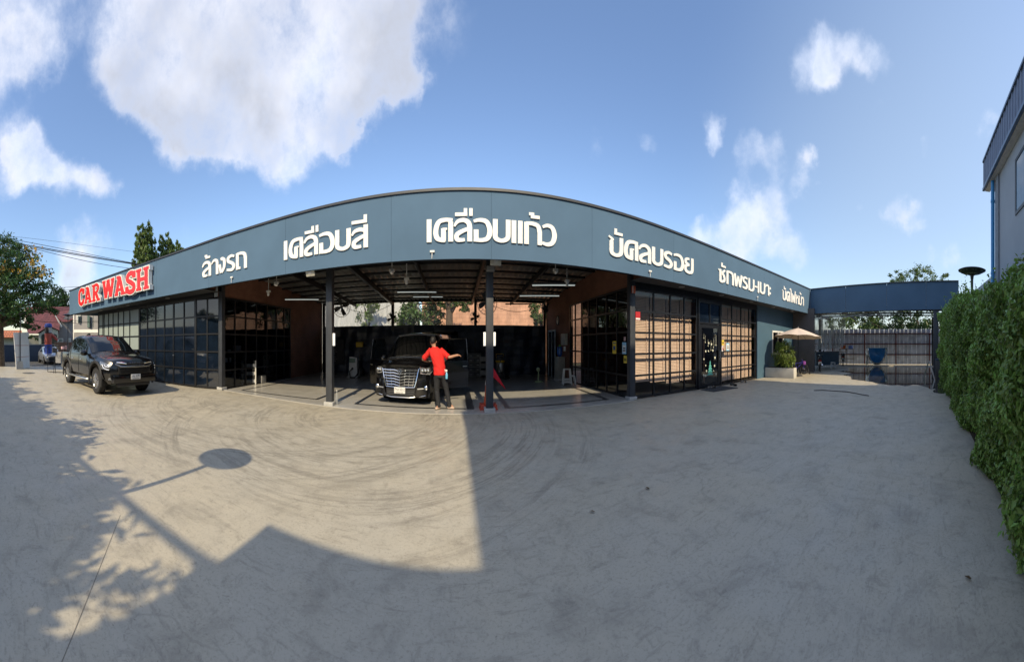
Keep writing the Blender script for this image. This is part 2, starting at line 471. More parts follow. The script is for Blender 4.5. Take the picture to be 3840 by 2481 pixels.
M_orange = mat('orange_plastic', (.75, .16, .03), .5, var=.1)
M_yellow = mat('yellow_plastic', (.75, .5, .04), .45, var=.08)
M_bluep = mat('blue_plastic', (.02, .12, .45), .4, var=.1)
M_navy = mat('navy_tarpaulin', (.012, .022, .05), .38, var=.3, scale=2.2, bump=.5, bscale=3)
M_wood = mat('pale_planter_concrete', (.50, .49, .46), .8, var=.12, scale=3, bump=.15)
M_soil = mat('soil', (.05, .035, .02), .95, var=.3, scale=15, bump=.5)
def brick_mat(name, c1, c2, mort, sc_, swap=False, bw=.5, rh=.25, ms=.015, rough=.85):
    m = bpy.data.materials.new(name); m.use_nodes = True; t = m.node_tree; b = t.nodes['Principled BSDF']; L = t.links.new
    c = N(t, 'ShaderNodeTexCoord'); sp = N(t, 'ShaderNodeSeparateXYZ'); cb = N(t, 'ShaderNodeCombineXYZ')
    L(c.outputs['Object'], sp.inputs[0]); L(sp.outputs[1 if swap else 0], cb.inputs[0]); L(sp.outputs[2], cb.inputs[1])
    br = N(t, 'ShaderNodeTexBrick'); br.inputs['Scale'].default_value = sc_
    br.inputs['Color1'].default_value = (*c1, 1); br.inputs['Color2'].default_value = (*c2, 1); br.inputs['Mortar'].default_value = (*mort, 1)
    br.inputs['Mortar Size'].default_value = ms; br.inputs['Brick Width'].default_value = bw; br.inputs['Row Height'].default_value = rh
    L(cb.outputs[0], br.inputs['Vector'])
    n = N(t, 'ShaderNodeTexNoise'); n.inputs['Scale'].default_value = 1.3; n.inputs['Detail'].default_value = 8
    L(c.outputs['Object'], n.inputs['Vector'])
    mr = N(t, 'ShaderNodeMapRange'); mr.inputs[1].default_value = .3; mr.inputs[2].default_value = .7; mr.inputs[3].default_value = .78; mr.inputs[4].default_value = 1.2
    L(n.outputs['Fac'], mr.inputs[0])
    v = N(t, 'ShaderNodeVectorMath', operation='SCALE'); L(br.outputs['Color'], v.inputs[0]); L(mr.outputs[0], v.inputs['Scale'])
    L(v.outputs[0], b.inputs['Base Color']); b.inputs['Roughness'].default_value = rough
    bp = N(t, 'ShaderNodeBump'); bp.inputs['Strength'].default_value = .4; bp.inputs['Distance'].default_value = .01; bp.invert = True
    L(br.outputs['Fac'], bp.inputs['Height']); L(bp.outputs[0], b.inputs['Normal'])
    MATS[name] = m; return m
M_brickin = brick_mat('brown_brick_interior', (.27, .125, .08), (.23, .10, .065), (.17, .085, .06), 1.0, True, .22, .075, .006)
M_terra = brick_mat('terracotta_tile_wall', (.60, .34, .23), (.54, .30, .20), (.40, .22, .15), 1.0, False, .6, .3, .012)

# ------------------------------------------------------------------ ground
def WY(x):            # front wall line (glass walls and posts)
    if x > -8.7: return 8.17
    return FY(x)+1.02+.12*smoothstep((-8.7-x)/6)
FPTS = [(-20.2, 4.95), (-17.5, 5.5), (-15, 6.0), (-12.2, 6.55), (-9.4, 7.0), (-5.6, 7.27), (-2, 7.22), (1.5, 7.1), (4.5, 7.15), (7.5, 7.24), (11.4, 7.27), (15, 7.15), (18.95, 6.98)]
_fx = [p[0] for p in FPTS]; _fy = [p[1] for p in FPTS]
def FY(x):
    acc = 0
    for k in (-1.2, -.6, 0, .6, 1.2): acc += float(np.interp(x+k if -19 < x < 17.7 else x, _fx, _fy))
    return acc/5

g = MB(); g.box(-600, 600, -400, 600, -.60, -.05)
struct('ground', g, mat('dry_grass_soil', (.10, .10, .055), .95, var=.3, scale=.3, bump=.4, bscale=4))
# concrete yard: polygon bounded by the road on the left
yd = MB(); yd.prism([(-25.6, -12), (29.5, -12), (29.5, 14), (20.5, 14), (20.5, 19), (-18, 19), (-22.5, 11), (-24.8, 4)], -.045, 0.0)
struct('concrete_yard', yd, M_yard, sharp=0)
rd = MB(); rd.prism([(-33.5, -60), (-25.62, -60), (-25.62, -12), (-24.82, 4), (-22.52, 11), (-18.02, 19), (-18.02, 60), (-29, 60), (-30.5, 8), (-33.5, 0)], -.049, -.03)
struct('road', rd, M_asphalt, sharp=0)
kb = MB()
_e = [(-25.55, -12), (-24.75, 4), (-22.45, 11), (-17.95, 19)]
for a, b in zip(_e, _e[1:]): kb.bar((a[0], a[1], .006), (b[0], b[1], .006), .14, .05)
struct('kerb', kb, mat('kerb_concrete', (.34, .33, .30), .9, var=.15))
# drain cover in the yard
dc = MB(); p = at(108, 19.0); dc.cyl((p.x, p.y, .001), (p.x, p.y, .008), .42, n=28)
tag(dc.build('manhole_cover', mat('iron_cover', (.10, .10, .10), .7, .3)), 'round iron manhole cover flush in the sunlit yard', 'manhole cover')

# garage floor slab, painted grey, and its black bay lines
fl = MB()
front = [(-8.72, 8.33), (-6.5, 8.24), (-3.7, 7.98), (-1, 7.86), (.95, 7.86), (3, 7.95), (5.62, 8.0)]
fl.prism(front+[(5.62, 17.6), (-8.72, 17.6)], -.02, .012)
struct('garage_floor', fl, mat('grey_floor_paint', (.42, .41, .385), .22, var=.12, scale=1.6, spec=.45, bump=.03), sharp=0)
ln = MB()
def fline(a, b, w=.10):
    a = Vector((*a, 0)); b = Vector((*b, 0)); d = (b-a).normalized(); n = Vector((-d.y, d.x, 0))*w/2
    k = max(1, int((b-a).length/1.5))
    for i in range(k):
        p, q = a+(b-a)*i/k, a+(b-a)*(i+1)/k
        for (u, v) in ((p, q),): ln.face([(u-n)+Vector((0, 0, .0165)), (v-n)+Vector((0, 0, .0165)), (v+n)+Vector((0, 0, .0165)), (u+n)+Vector((0, 0, .0165))])
fline((-8.0, 8.80), (-4.52, 8.80)); fline((-8.0, 8.87), (-8.05, 16)); fline((-4.58, 8.86), (-4.6, 16), .13)
fline((-3.14, 8.62), (.52, 8.45), .12); fline((-3.1, 8.69), (-3.15, 16), .13); fline((.42, 8.53), (.42, 16), .22)
fline((1.42, 8.46), (4.98, 8.6), .12); fline((1.52, 8.54), (1.62, 16), .16); fline((4.92, 8.67), (5.0, 16), .12)
fline((-7.9, 15.9), (-4.7, 15.9), .12)
struct('bay_lines', ln, mat('black_line_paint', (.02, .021, .025), .3, var=.1), sharp=0, fix=False)

# wet patch in front of the wash bay
pd = MB()
pts = [(15.3, 3.3), (15.0, 2.7), (14.6, 2.25), (14.2, 1.9), (13.75, 1.5), (13.6, 1.25), (13.35, 1.0), (13.5, .7), (13.05, .33), (13.35, .12), (13.7, .0), (13.5, -.3),
       (12.9, -.55), (12.2, -.75), (12.3, -.95), (11.5, -.8), (11.1, -1.0), (11.3, -1.5), (14, -2.2), (20, -2.4), (23.4, -1.6), (24.2, 1.1), (24.4, 3.4), (22.6, 5.2), (20.6, 4.6), (19.6, 5.2), (18.6, 3.9), (17.4, 4.3), (16.6, 3.6), (15.9, 3.4)]
sm = []
for i in range(len(pts)):
    a, b = Vector(pts[i]), Vector(pts[(i+1) % len(pts)])
    for k in range(4):
        q = a.lerp(b, k/4); sm.append((q.x+rnd.uniform(-.05, .05), q.y+rnd.uniform(-.05, .05)))
pd.prism(sm, .0005, .004)
M_wet = mat('wet_concrete_film', (.045, .045, .043), .035, var=.35, scale=1.4, spec=.9)
o = struct('puddle', pd, M_wet, sharp=0)
# dark hose mark on the yard
hs = MB()
hp = [(11.14, 3.95), (11.34, 3.62), (11.28, 3.1), (11.2, 2.6), (10.95, 2.2), (10.66, 1.85), (10.5, 1.6)]
hs.tube([(x, y, .012) for x, y in hp], .014, 6)
tag(hs.build('garden_hose', M_rubber), 'thin black hose lying across the shaded yard before the wash bay', 'hose')
jt = MB(); jt.bar((-2.95, 1.3, .0015), (-1.2, .0, .0015), .004, .003)
struct('expansion_joint', jt, mat('joint_dark', (.22, .20, .165), .9))
# pebbles / leaves scattered on the yard
for (px, py, s) in ((1507*1.6107, 1138*1.6107, .035), (1378*1.6107, 1193*1.6107, .03), (2253*1.6107, 1348*1.6107, .03)):
    q = at(px, FYV*EYE/(py-HZ)); lm = MB(); lm.M = Matrix.Translation((q.x, q.y, .012)) @ Matrix.Rotation(rnd.random()*6, 4, 'Z')
    lm.grid([[(-s, -s*.4, 0), (0, -s*.5, .006), (s, -s*.1, 0)], [(-s, s*.3, .004), (0, s*.5, .01), (s, s*.2, .003)]])
    tag(lm.build('fallen_leaf', mat('dead_leaf', (.10, .06, .025), .8)),
        {1507*1.6107: 'curled brown leaf on bare concrete, farthest of the three from the camera', 1378*1.6107: 'curled brown leaf on bare concrete, midway down the yard', 2253*1.6107: 'curled brown leaf on concrete close to the hedge foot'}[px], 'leaf', group='fallen leaves on the yard')
# ------------------------------------------------------------------ the car wash building
TOPZ, BOTZ = 4.73, 3.33
bld = thing('car_wash_building', 'long low car wash with blue grey fascia, open garage and black framed glass walls', 'building')
def fpt(x, z, off): return (x, FY(x)-off, z)
seams = [-20.2, -17.4, -14.2, -11.2, -8.1, -4.83, -1.64, .865, 3.6, 6.7, 9.8, 12.9, 15.9, 18.95]
for i, (a, b) in enumerate(zip(seams, seams[1:])):
    m = MB(); n = 8; g0 = .0022
    xs = [a+g0+(b-a-2*g0)*k/n for k in range(n+1)]
    m.grid([[fpt(x, BOTZ, 0) for x in xs], [fpt(x, TOPZ, 0) for x in xs]])
    m.grid([[fpt(x, BOTZ, 0) for x in xs], [fpt(x, BOTZ, -.06) for x in xs]])
    for x in (xs[0], xs[-1]): m.face([fpt(x, BOTZ, 0), fpt(x, TOPZ, 0), fpt(x, TOPZ, -.06), fpt(x, BOTZ, -.06)])
    m.build('fascia_panel', M_blue, bld, sharp=30)
tr = MB(); n = 80; xs = [-20.24+39.2*k/n for k in range(n+1)]
for off, z0, z1 in ((.035, TOPZ-.005, TOPZ+.05),):
    tr.grid([[fpt(x, z0, off) for x in xs], [fpt(x, z1, off) for x in xs], [fpt(x, z1, -.35) for x in xs]])
    tr.grid([[fpt(x, z0, off) for x in xs], [fpt(x, z0, 0.002) for x in xs]])
tr.build('roof_edge_trim', M_trim, bld)
bk = MB(); bk.grid([[fpt(x, BOTZ, -.065) for x in xs], [fpt(x, TOPZ, -.065) for x in xs]]); bk.build('fascia_backing', M_black, bld)
# left return of the fascia
le = MB(); le.face([(-20.2, 4.95, BOTZ), (-20.2, 4.95, TOPZ), (-20.9, 15.5, TOPZ), (-20.9, 15.5, BOTZ)]); le.build('fascia_return', M_blue, bld)
# roof deck
rf = MB(); rf.grid([[fpt(x, TOPZ-.12, -.07) for x in xs], [(x-.5*(x < -15), 19.0, TOPZ-.5) for x in xs]]); 
rf.build('roof_deck', M_steel_sheet, bld)
# soffits of the two wings (fascia bottom back to the wall line)
for x0, x1 in ((-20.2, -8.62), (5.5, 18.9)):
    s = MB(); q = [x0+(x1-x0)*k/24 for k in range(25)]
    s.grid([[fpt(x, BOTZ+.03, -.07) for x in q], [(x, WY(x)+.12, BOTZ+.03) for x in q]])
    s.build('soffit', M_soffit, bld)
# recessed downlights in the soffits
for x, y in ((-17.0, 6.15), (-14.2, 6.7), (-11.2, 7.3), (7.5, 7.65), (9.9, 7.65), (12.3, 7.65), (14.7, 7.65), (17.0, 7.5)):
    d = MB(); d.cyl((x, y, BOTZ+.026), (x, y, BOTZ-.004), .11, n=20); d.cyl((x, y, BOTZ-.004), (x, y, BOTZ-.0045), .08, n=20)
    d.build('downlight', mat('downlight_white', (.35, .35, .34), .4), bld)
# posts
for k, (x, y) in enumerate(((-8.72, 8.36), (-3.8, 8.20), (.93, 8.10), (5.60, 8.16))):
    m = MB(); w = .1; m.box(x-w, x+w, y-w, y+w, .10, 3.9); pst = m.build('post', M_postm, bld, bevel=.008)
    f = MB(); f.box(x-.15, x+.15, y-.15, y+.15, .008, .10); f.build('post_footing', mat('pale_footing', (.42, .42, .41), .8), pst, bevel=.01)
# header beams, rafters, purlins, corrugated roof of the garage
m = MB(); m.box(-8.62, 5.5, 8.0, 8.24, 3.55, 3.85); m.build('header_beam', M_black, bld)
m = MB(); m.box(-8.6, 5.5, 7.34, 7.44, 3.45, 3.62); m.build('fascia_rail', M_black, bld)
def roofz(y): return 4.28-(y-7.3)*.045
for x in (-6.3, -3.85, -1.4, .95, 3.3):
    m = MB(); m.bar((x, 7.45, roofz(7.45)-.16), (x, 17.5, roofz(17.5)-.16), .12 if x in (-3.85, .95) else .07, .2); m.build('rafter', M_black, bld)
for k in range(11):
    y = 7.7+k*.98
    m = MB(); m.box(-8.6, 5.5, y-.03, y+.03, roofz(y)-.10, roofz(y)-.02); m.build('purlin', M_black, bld)
cs = MB(); rows = []
xs2 = []; x = -8.6
while x < 5.5:
    xs2 += [(x, 0), (x+.16, 0), (x+.19, .045), (x+.24, .045)]; x += .27
for y in (7.4, 9.9, 12.4, 14.9, 17.6): rows.append([(q, y, roofz(y)+h) for q, h in xs2])
cs.grid(rows); cs.build('corrugated_ceiling', M_steel_sheet, bld, sharp=20)
# brick side walls of the garage above and beyond the glass
for x, sgn in ((-8.74, 1), (5.62, -1)):
    xi = x; xo = x-sgn*.16
    a0, a1 = min(xi, xo), max(xi, xo)
    m = MB(); m.box(a0, a1, 8.3, 13.6, 3.24, 4.4); m.box(a0, a1, 13.6, 17.6, 0, 4.3); m.build('brick_side_wall', M_brickin, bld)
    m = MB(); m.box(a0, a1, 7.45, 8.04, 3.4, 4.3); m.build('brick_upstand', M_brickin, bld)

M_gl_dark = glass('tinted_glass', (.30, .33, .38), .13)
M_gl_clear = glass('window_glass', (.86, .88, .88), .04)
M_frost = mat('frosted_film', (.27, .32, .31), .35, var=.05, scale=2)
M_navyglass = mat('navy_window_film', (.006, .011, .022), .045, var=.4, scale=1.5, spec=.75)
def glasswall(name, pts, z0, z1, cols, rows, pane, frame=M_black, w=.055, d=.06, inset=0):
    """pts: two ground points; cols: fractions of verticals; rows: count"""
    a, b = Vector((*pts[0], 0)), Vector((*pts[1], 0)); dr = (b-a)
    fr = MB()
    zr = [z0+(z1-z0)*k/rows for k in range(rows+1)]
    for c in cols:
        cc, ww = c if isinstance(c, tuple) else (c, w)
        p = a+dr*cc; fr.bar(p+Vector((0, 0, z0)), p+Vector((0, 0, z1)), d, ww, up=dr.normalized())
    for i, z in enumerate(zr):
        p, q = a+Vector((0, 0, z)), b+Vector((0, 0, z)); fr.bar(p, q, d*.9, w)
    wall = fr.build(name, frame, bld)
    cf = [c[0] if isinstance(c, tuple) else c for c in cols]
    nrm = Vector((-dr.y, dr.x, 0)).normalized()*.004
    for c0, c1 in zip(cf, cf[1:]):
        pm = MB(); p, q = a+dr*c0, a+dr*c1
        for za, zb in zip(zr, zr[1:]):
            j = Vector((rnd.uniform(-.0025, .0025), 0, 0))
            pm.face([p+nrm+Vector((0, 0, za)), q+nrm+j+Vector((0, 0, za)), q+nrm+Vector((0, 0, zb)), p+nrm-j+Vector((0, 0, zb))])
        pm.build('glazing', pane, wall, sharp=0, fix=False)
    return wall
lw = lambda x: (x, WY(x))
glasswall('glass_wall', [lw(-18.25), lw(-14.05)], .05, 3.2, [0, .12, .155, .28, .4, (.53, .06), .66, .8, (1, .08)], 5, M_frost)
W2 = glasswall('glass_wall', [lw(-14.0), lw(-9.95)], .05, 3.2, [0, .165, .33, .5, (.66, .07), .83, (1, .08)], 5, M_navyglass)
glasswall('glass_wall', [lw(-9.9), (-8.86, 8.34)], .05, 3.2, [0, .5, 1], 5, M_navyglass)
glasswall('side_glass_wall', [(-8.74, 8.5), (-8.74, 13.58)], .03, 3.2, [0, .13, .27, .42, .58, .74, .88, (1, .07)], 5, M_gl_dark)
glasswall('side_glass_wall', [(5.62, 13.58), (5.62, 8.3)], .03, 3.2, [(0, .07), .12, .26, .4, .55, .7, .85, 1], 5, M_gl_dark)
glasswall('glass_wall', [(5.74, 8.17), (8.86, 8.17)], .05, 3.15, [0, .27, .53, .77, (1, .08)], 5, M_gl_clear)
glasswall('glass_wall', [(10.52, 8.17), (13.6, 8.17)], .05, 3.15, [0, .27, .53, .77, (1, .08)], 5, M_gl_clear)
m = MB(); m.grid([[(x, WY(x)-.02, z) for x in (-18.3, -17, -16, -15, -14, -13, -12, -11, -10, -8.9)] for z in (3.2, 3.5)]); m.grid([[(x, WY(x)+.05, z) for x in (-18.3, -17, -16, -15, -14, -13, -12, -11, -10, -8.9)] for z in (3.2, 3.5)]); m.build('header_board', M_black, bld); many('header_board', [(5.74, 13.64, 8.12, 8.2, 3.16, 3.5)], M_black, bld)
# door handle on the left wing door
hd = MB(); p = Vector((-11.35, WY(-11.35), 1.15)); hd.bar(p+Vector((0, -.06, 0)), p+Vector((.13, -.07, 0)), .025, .03); hd.bar(p+Vector((0, -.06, 0)), p+Vector((0, 0, 0)), .03, .03)
hd.build('door_handle', M_chrome, W2)
# entrance door between the two blinded walls
m = MB(); m.box(8.92, 10.48, 8.1, 8.2, 3.05, 3.2); m.box(8.92, 9.0, 8.1, 8.2, .02, 3.05); m.box(10.40, 10.48, 8.1, 8.2, .02, 3.05); m.box(9.0, 10.4, 8.11, 8.19, 2.30, 2.36); m.box(9.66, 9.72, 8.12, 8.18, 2.36, 3.05)
dfr = m.build('door_frame', M_black, bld)
m = MB(); m.face([(9.0, 8.16, 2.36), (9.66, 8.16, 2.36), (9.66, 8.16, 3.05), (9.0, 8.16, 3.05)]); m.face([(9.72, 8.16, 2.36), (10.4, 8.16, 2.36), (10.4, 8.16, 3.05), (9.72, 8.16, 3.05)])
m.build('transom_glazing', M_navyglass, dfr, fix=False)
m = MB(); m.box(9.02, 9.14, 8.12, 8.17, .04, 2.28); m.box(10.26, 10.38, 8.12, 8.17, .04, 2.28); m.box(9.14, 10.26, 8.12, 8.17, .04, .16); m.box(9.14, 10.26, 8.12, 8.17, 2.16, 2.28)
door = m.build('door', M_black, bld)
m = MB(); m.face([(9.14, 8.145, .16), (10.26, 8.145, .16), (10.26, 8.145, 2.16), (9.14, 8.145, 2.16)]); m.build('door_glazing', M_gl_dark, door, fix=False)
m = MB(); m.box(10.29, 10.32, 8.05, 8.08, .95, 1.35); m.box(10.29, 10.32, 8.08, 8.12, .98, 1.0); m.box(10.29, 10.32, 8.08, 8.12, 1.3, 1.32); m.build('door_handle', M_chrome, door)
# festive window stickers on the door: a tree, stars, socks, hanging strings
st = MB(); cx, y = 9.72, 8.139
for k in range(5):
    w = .05+.045*k; z = .98-.1*k; st.face([(cx-w, y, z-.12), (cx+w, y, z-.12), (cx+.01, y, z), (cx-.01, y, z)])
st.build('tree_sticker', mat('teal_vinyl', (.10, .40, .36), .5), door, fix=False)
for dx, z0 in ((-.42, 1.95), (-.33, 1.9), (-.14, 1.75), (.05, 1.72), (.22, 1.8), (.34, 1.96), (.42, 1.92)):
    L_ = rnd.uniform(.15, .5); st = MB(); st.box(cx+dx-.004, cx+dx+.004, y-.001, y, z0-L_, z0)
    st.cyl((cx+dx, y, z0-L_), (cx+dx, y-.002, z0-L_), .022, n=10); st.build('sticker', mat('white_vinyl', (.62, .62, .5), .5), door, fix=False)
for dx, z in ((-.3, 1.33), (.18, 1.35), (-.12, 1.33), (-.42, 1.05), (.33, 1.08), (-.3, .82), (.3, .78), (-.25, .62), (.24, .6), (-.42, .48), (-.3, .46), (.4, .47), (-.1, 1.62), (.08, 1.58)):
    s = rnd.uniform(.025, .05); st = MB(); st.cyl((cx+dx, y, z), (cx+dx, y-.002, z), s, n=7); st.build('sticker', mat('white_vinyl', (.62, .62, .5), .5), door, fix=False)
# venetian blinds, one object per pane column
def blind(x0, x1, gap, lowz, tilt=R(58)):
    m = MB(); z = 3.05
    while z > lowz:
        c, s = math.cos(tilt)*.026, math.sin(tilt)*.026
        m.face([(x0, 8.42-c, z-s), (x1, 8.42-c, z-s), (x1, 8.42+c, z+s), (x0, 8.42+c, z+s)]); z -= .046
    for f in (.18, .82):
        xx = x0+(x1-x0)*f; m.box(xx-.012, xx+.012, 8.385, 8.389, lowz, 3.08)
    o = m.build('blind', mat('wooden_blind_slat', (.74, .54, .43), .5, var=.1, scale=4), bld, sharp=0, fix=False)
    m = MB(); m.box(x0, x1, 8.38, 8.46, 3.06, 3.13); m.build('headrail', M_lgrey, o)
for f0, f1, lz in ((0, .27, .45), (.27, .53, .42), (.53, .77, .30), (.77, 1, .34)): blind(5.78+3.05*f0+.02, 5.78+3.05*f1-.02, 0, lz)
for f0, f1, lz in ((0, .27, .12), (.27, .53, .12), (.53, .77, .12), (.77, 1, .12)): blind(10.56+3.0*f0+.02, 10.56+3.0*f1-.02, 0, lz)
# blue end wall with white sliding window, charcoal return wall
m = MB(); m.box(13.66, 15.38, 8.1, 8.3, 0, 3.6); m.box(16.92, 18.5, 8.1, 8.3, 0, 3.6); m.box(15.38, 16.92, 8.1, 8.3, 0, 1.05); m.box(15.38, 16.92, 8.1, 8.3, 2.26, 3.6)
m.build('blue_wall', M_bluewall, bld)
m = MB(); m.box(18.5, 18.68, 6.55, 12.5, 0, 3.6); m.build('charcoal_wall', M_greywall, bld)
m = MB()
for b in ((15.38, 15.46, 1.05, 2.26), (16.84, 16.92, 1.05, 2.26), (15.46, 16.84, 1.05, 1.13), (15.46, 16.84, 2.18, 2.26), (16.11, 16.18, 1.13, 2.18)): m.box(b[0], b[1], 8.06, 8.14, b[2], b[3])
wn = m.build('window', mat('white_frame_paint', (.72, .73, .73), .4), bld)
m = MB(); m.face([(15.46, 8.11, 1.13), (16.11, 8.11, 1.13), (16.11, 8.11, 2.18), (15.46, 8.11, 2.18)]); m.face([(16.18, 8.11, 1.13), (16.84, 8.11, 1.13), (16.84, 8.11, 2.18), (16.18, 8.11, 2.18)]); m.build('pane', M_gl_dark, wn, fix=False)
# interiors: back walls, partitions, floors, ceilings of the wings
many('inner_wall', [(5.8, 18.5, 12.3, 12.5, 0, 3.5), (9.9, 10.0, 8.7, 12.3, 0, 3.2)], mat('brown_inner_wall', (.16, .085, .055), .8, var=.1), bld)
many('inner_wall', [(-20.8, -8.95, 13.9, 14.1, 0, 3.5), (-18.6, -18.45, WY(-18.5)+.1, 13.9, 0, 3.4)], mat('dark_inner_wall', (.018, .028, .05), .8, var=.1), bld)
many('inner_floor', [(-18.4, -8.92, 8.7, 13.9, .004, .02), (5.8, 18.4, 8.3, 12.3, .004, .02)], mat('inner_floor_tile', (.12, .12, .12), .4), bld)
many('inner_ceiling', [(-18.4, -8.92, 8.6, 13.9, 3.25, 3.3), (5.8, 18.4, 8.3, 12.3, 3.25, 3.3)], mat('inner_ceiling_board', (.12, .12, .12), .8), bld)
# garage back: posts, rail, navy tarpaulin, clear plastic sheets
m = MB()
for x in (-8.6, -3.9, 1.16, 5.5): m.box(x-.08, x+.08, 17.5, 17.66, 0, 3.9)
m.box(-8.6, 5.5, 17.5, 17.6, 3.72, 3.86)
m.build('rear_frame', M_black, bld)
tp = MB(); nx, nz_ = 70, 14; rows = []
for j in range(nz_+1):
    z = 2.54*j/nz_; row = []
    for i in range(nx+1):
        x = -8.6+14.1*i/nx
        row.append((x, 17.46-.05*math.sin(x*3.1+z*1.3)-.03*math.sin(x*7.3-z*2)-.02*math.sin(z*9+x), z))
    rows.append(row)
tp.grid(rows); tp.build('navy_tarpaulin', M_navy, bld, sharp=0)
def plastic(name, alpha, col=(.8, .82, .83)):
    m = bpy.data.materials.new(name); m.use_nodes = True; t = m.node_tree; t.nodes.clear()
    o = N(t, 'ShaderNodeOutputMaterial'); tr = N(t, 'ShaderNodeBsdfTransparent'); tr.inputs[0].default_value = (.93, .95, .96, 1)
    pb = N(t, 'ShaderNodeBsdfPrincipled'); pb.inputs['Base Color'].default_value = (*col, 1); pb.inputs['Roughness'].default_value = .18
    tl = N(t, 'ShaderNodeBsdfTranslucent'); tl.inputs[0].default_value = (*col, 1)
    mm = N(t, 'ShaderNodeMixShader'); mm.inputs[0].default_value = .5
    t.links.new(pb.outputs[0], mm.inputs[1]); t.links.new(tl.outputs[0], mm.inputs[2])
    c = N(t, 'ShaderNodeTexCoord'); mp = N(t, 'ShaderNodeMapping'); mp.inputs['Scale'].default_value = (3.5, 3.5, .6)
    n = N(t, 'ShaderNodeTexNoise'); n.inputs['Scale'].default_value = 1.6; n.inputs['Detail'].default_value = 6
    t.links.new(c.outputs['Object'], mp.inputs[0]); t.links.new(mp.outputs[0], n.inputs['Vector'])
    mr = N(t, 'ShaderNodeMapRange'); mr.inputs[1].default_value = .35; mr.inputs[2].default_value = .7; mr.inputs[3].default_value = alpha*.55; mr.inputs[4].default_value = min(.95, alpha*1.6)
    t.links.new(n.outputs['Fac'], mr.inputs[0])
    mx = N(t, 'ShaderNodeMixShader'); t.links.new(mr.outputs[0], mx.inputs[0]); t.links.new(tr.outputs[0], mx.inputs[1]); t.links.new(mm.outputs[0], mx.inputs[2])
    t.links.new(mx.outputs[0], o.inputs[0]); MATS[name] = m; return m
M_clearpl = plastic('clear_plastic_sheet', .14)
M_foggy = plastic('foggy_plastic_sheet', .62, (.42, .43, .42))
for x0, x1, mm_ in ((-8.5, -4.0, plastic('milky_plastic_sheet', .32)), (-3.8, 1.05, M_clearpl), (1.27, 5.4, M_clearpl)):
    s = MB(); rows = []
    for j in range(7):
        z = 2.5+1.25*j/6; rows.append([(x0+(x1-x0)*i/40, 17.52-.03*math.sin(i*.9+j*.4)-.015*math.sin(i*2.3), z) for i in range(41)])
    s.grid(rows); s.build('clear_sheet', mm_, bld, sharp=0)
# ---- wash bay canopy on the right
cA, cB = Vector((18.95, 6.98, 0)), Vector((17.3, -2.75, 0)); cd = (cB-cA)
m = MB(); ts = [0, .27, .55, .8, 1]
for a, b in zip(ts, ts[1:]):
    p, q = cA+cd*(a+.0006), cA+cd*(b-.0006)
    m.face([p+Vector((.01, 0, BOTZ)), q+Vector((.01, 0, BOTZ)), q+Vector((.01, 0, TOPZ)), p+Vector((.01, 0, TOPZ))])
q = cB; m.face([q+Vector((.01, 0, BOTZ)), q+Vector((3.5, -.3, BOTZ)), q+Vector((3.5, -.3, TOPZ)), q+Vector((.01, 0, TOPZ))])
m.build('canopy_fascia', M_blue, bld, fix=False)
m = MB(); m.bar(cA+Vector((.0, 0, TOPZ+.025)), cB+Vector((0, 0, TOPZ+.025)), .09, .05); m.build('canopy_trim', M_trim, bld)
m = MB(); m.face([cA+Vector((.06, 0, TOPZ-.1)), cB+Vector((.06, 0, TOPZ-.1)), (26.5, -3.2, 4.2), (26.5, 13, 4.2), (18.95, 13, 4.4)]); m.build('canopy_roof', M_steel_sheet, bld, fix=False)
m = MB(); m.bar(cA+Vector((.2, -.1, BOTZ+.06)), cB+Vector((.2, .2, BOTZ+.06)), .12, .14)
for y in (-2.3, .2, 2.7, 5.2, 7.7): m.bar((17.9+(y+2.7)*.12, y, 3.62), (26.3, y, 3.5), .08, .16)
for x in (20, 22, 24, 26): m.bar((x, -2.6, 3.72), (x, 12, 3.72), .06, .1)
m.build('canopy_frame', M_black, bld)
m = MB(); m.box(17.62, 17.86, -1.55, -1.25, 0, 3.4); m.build('post', M_postm, bld, bevel=.008)
many('post', [(25.9, 26.1, -1.9, -1.7, 0, 3.6), (25.9, 26.1, 8.5, 8.7, 0, 3.6)], M_black, bld)
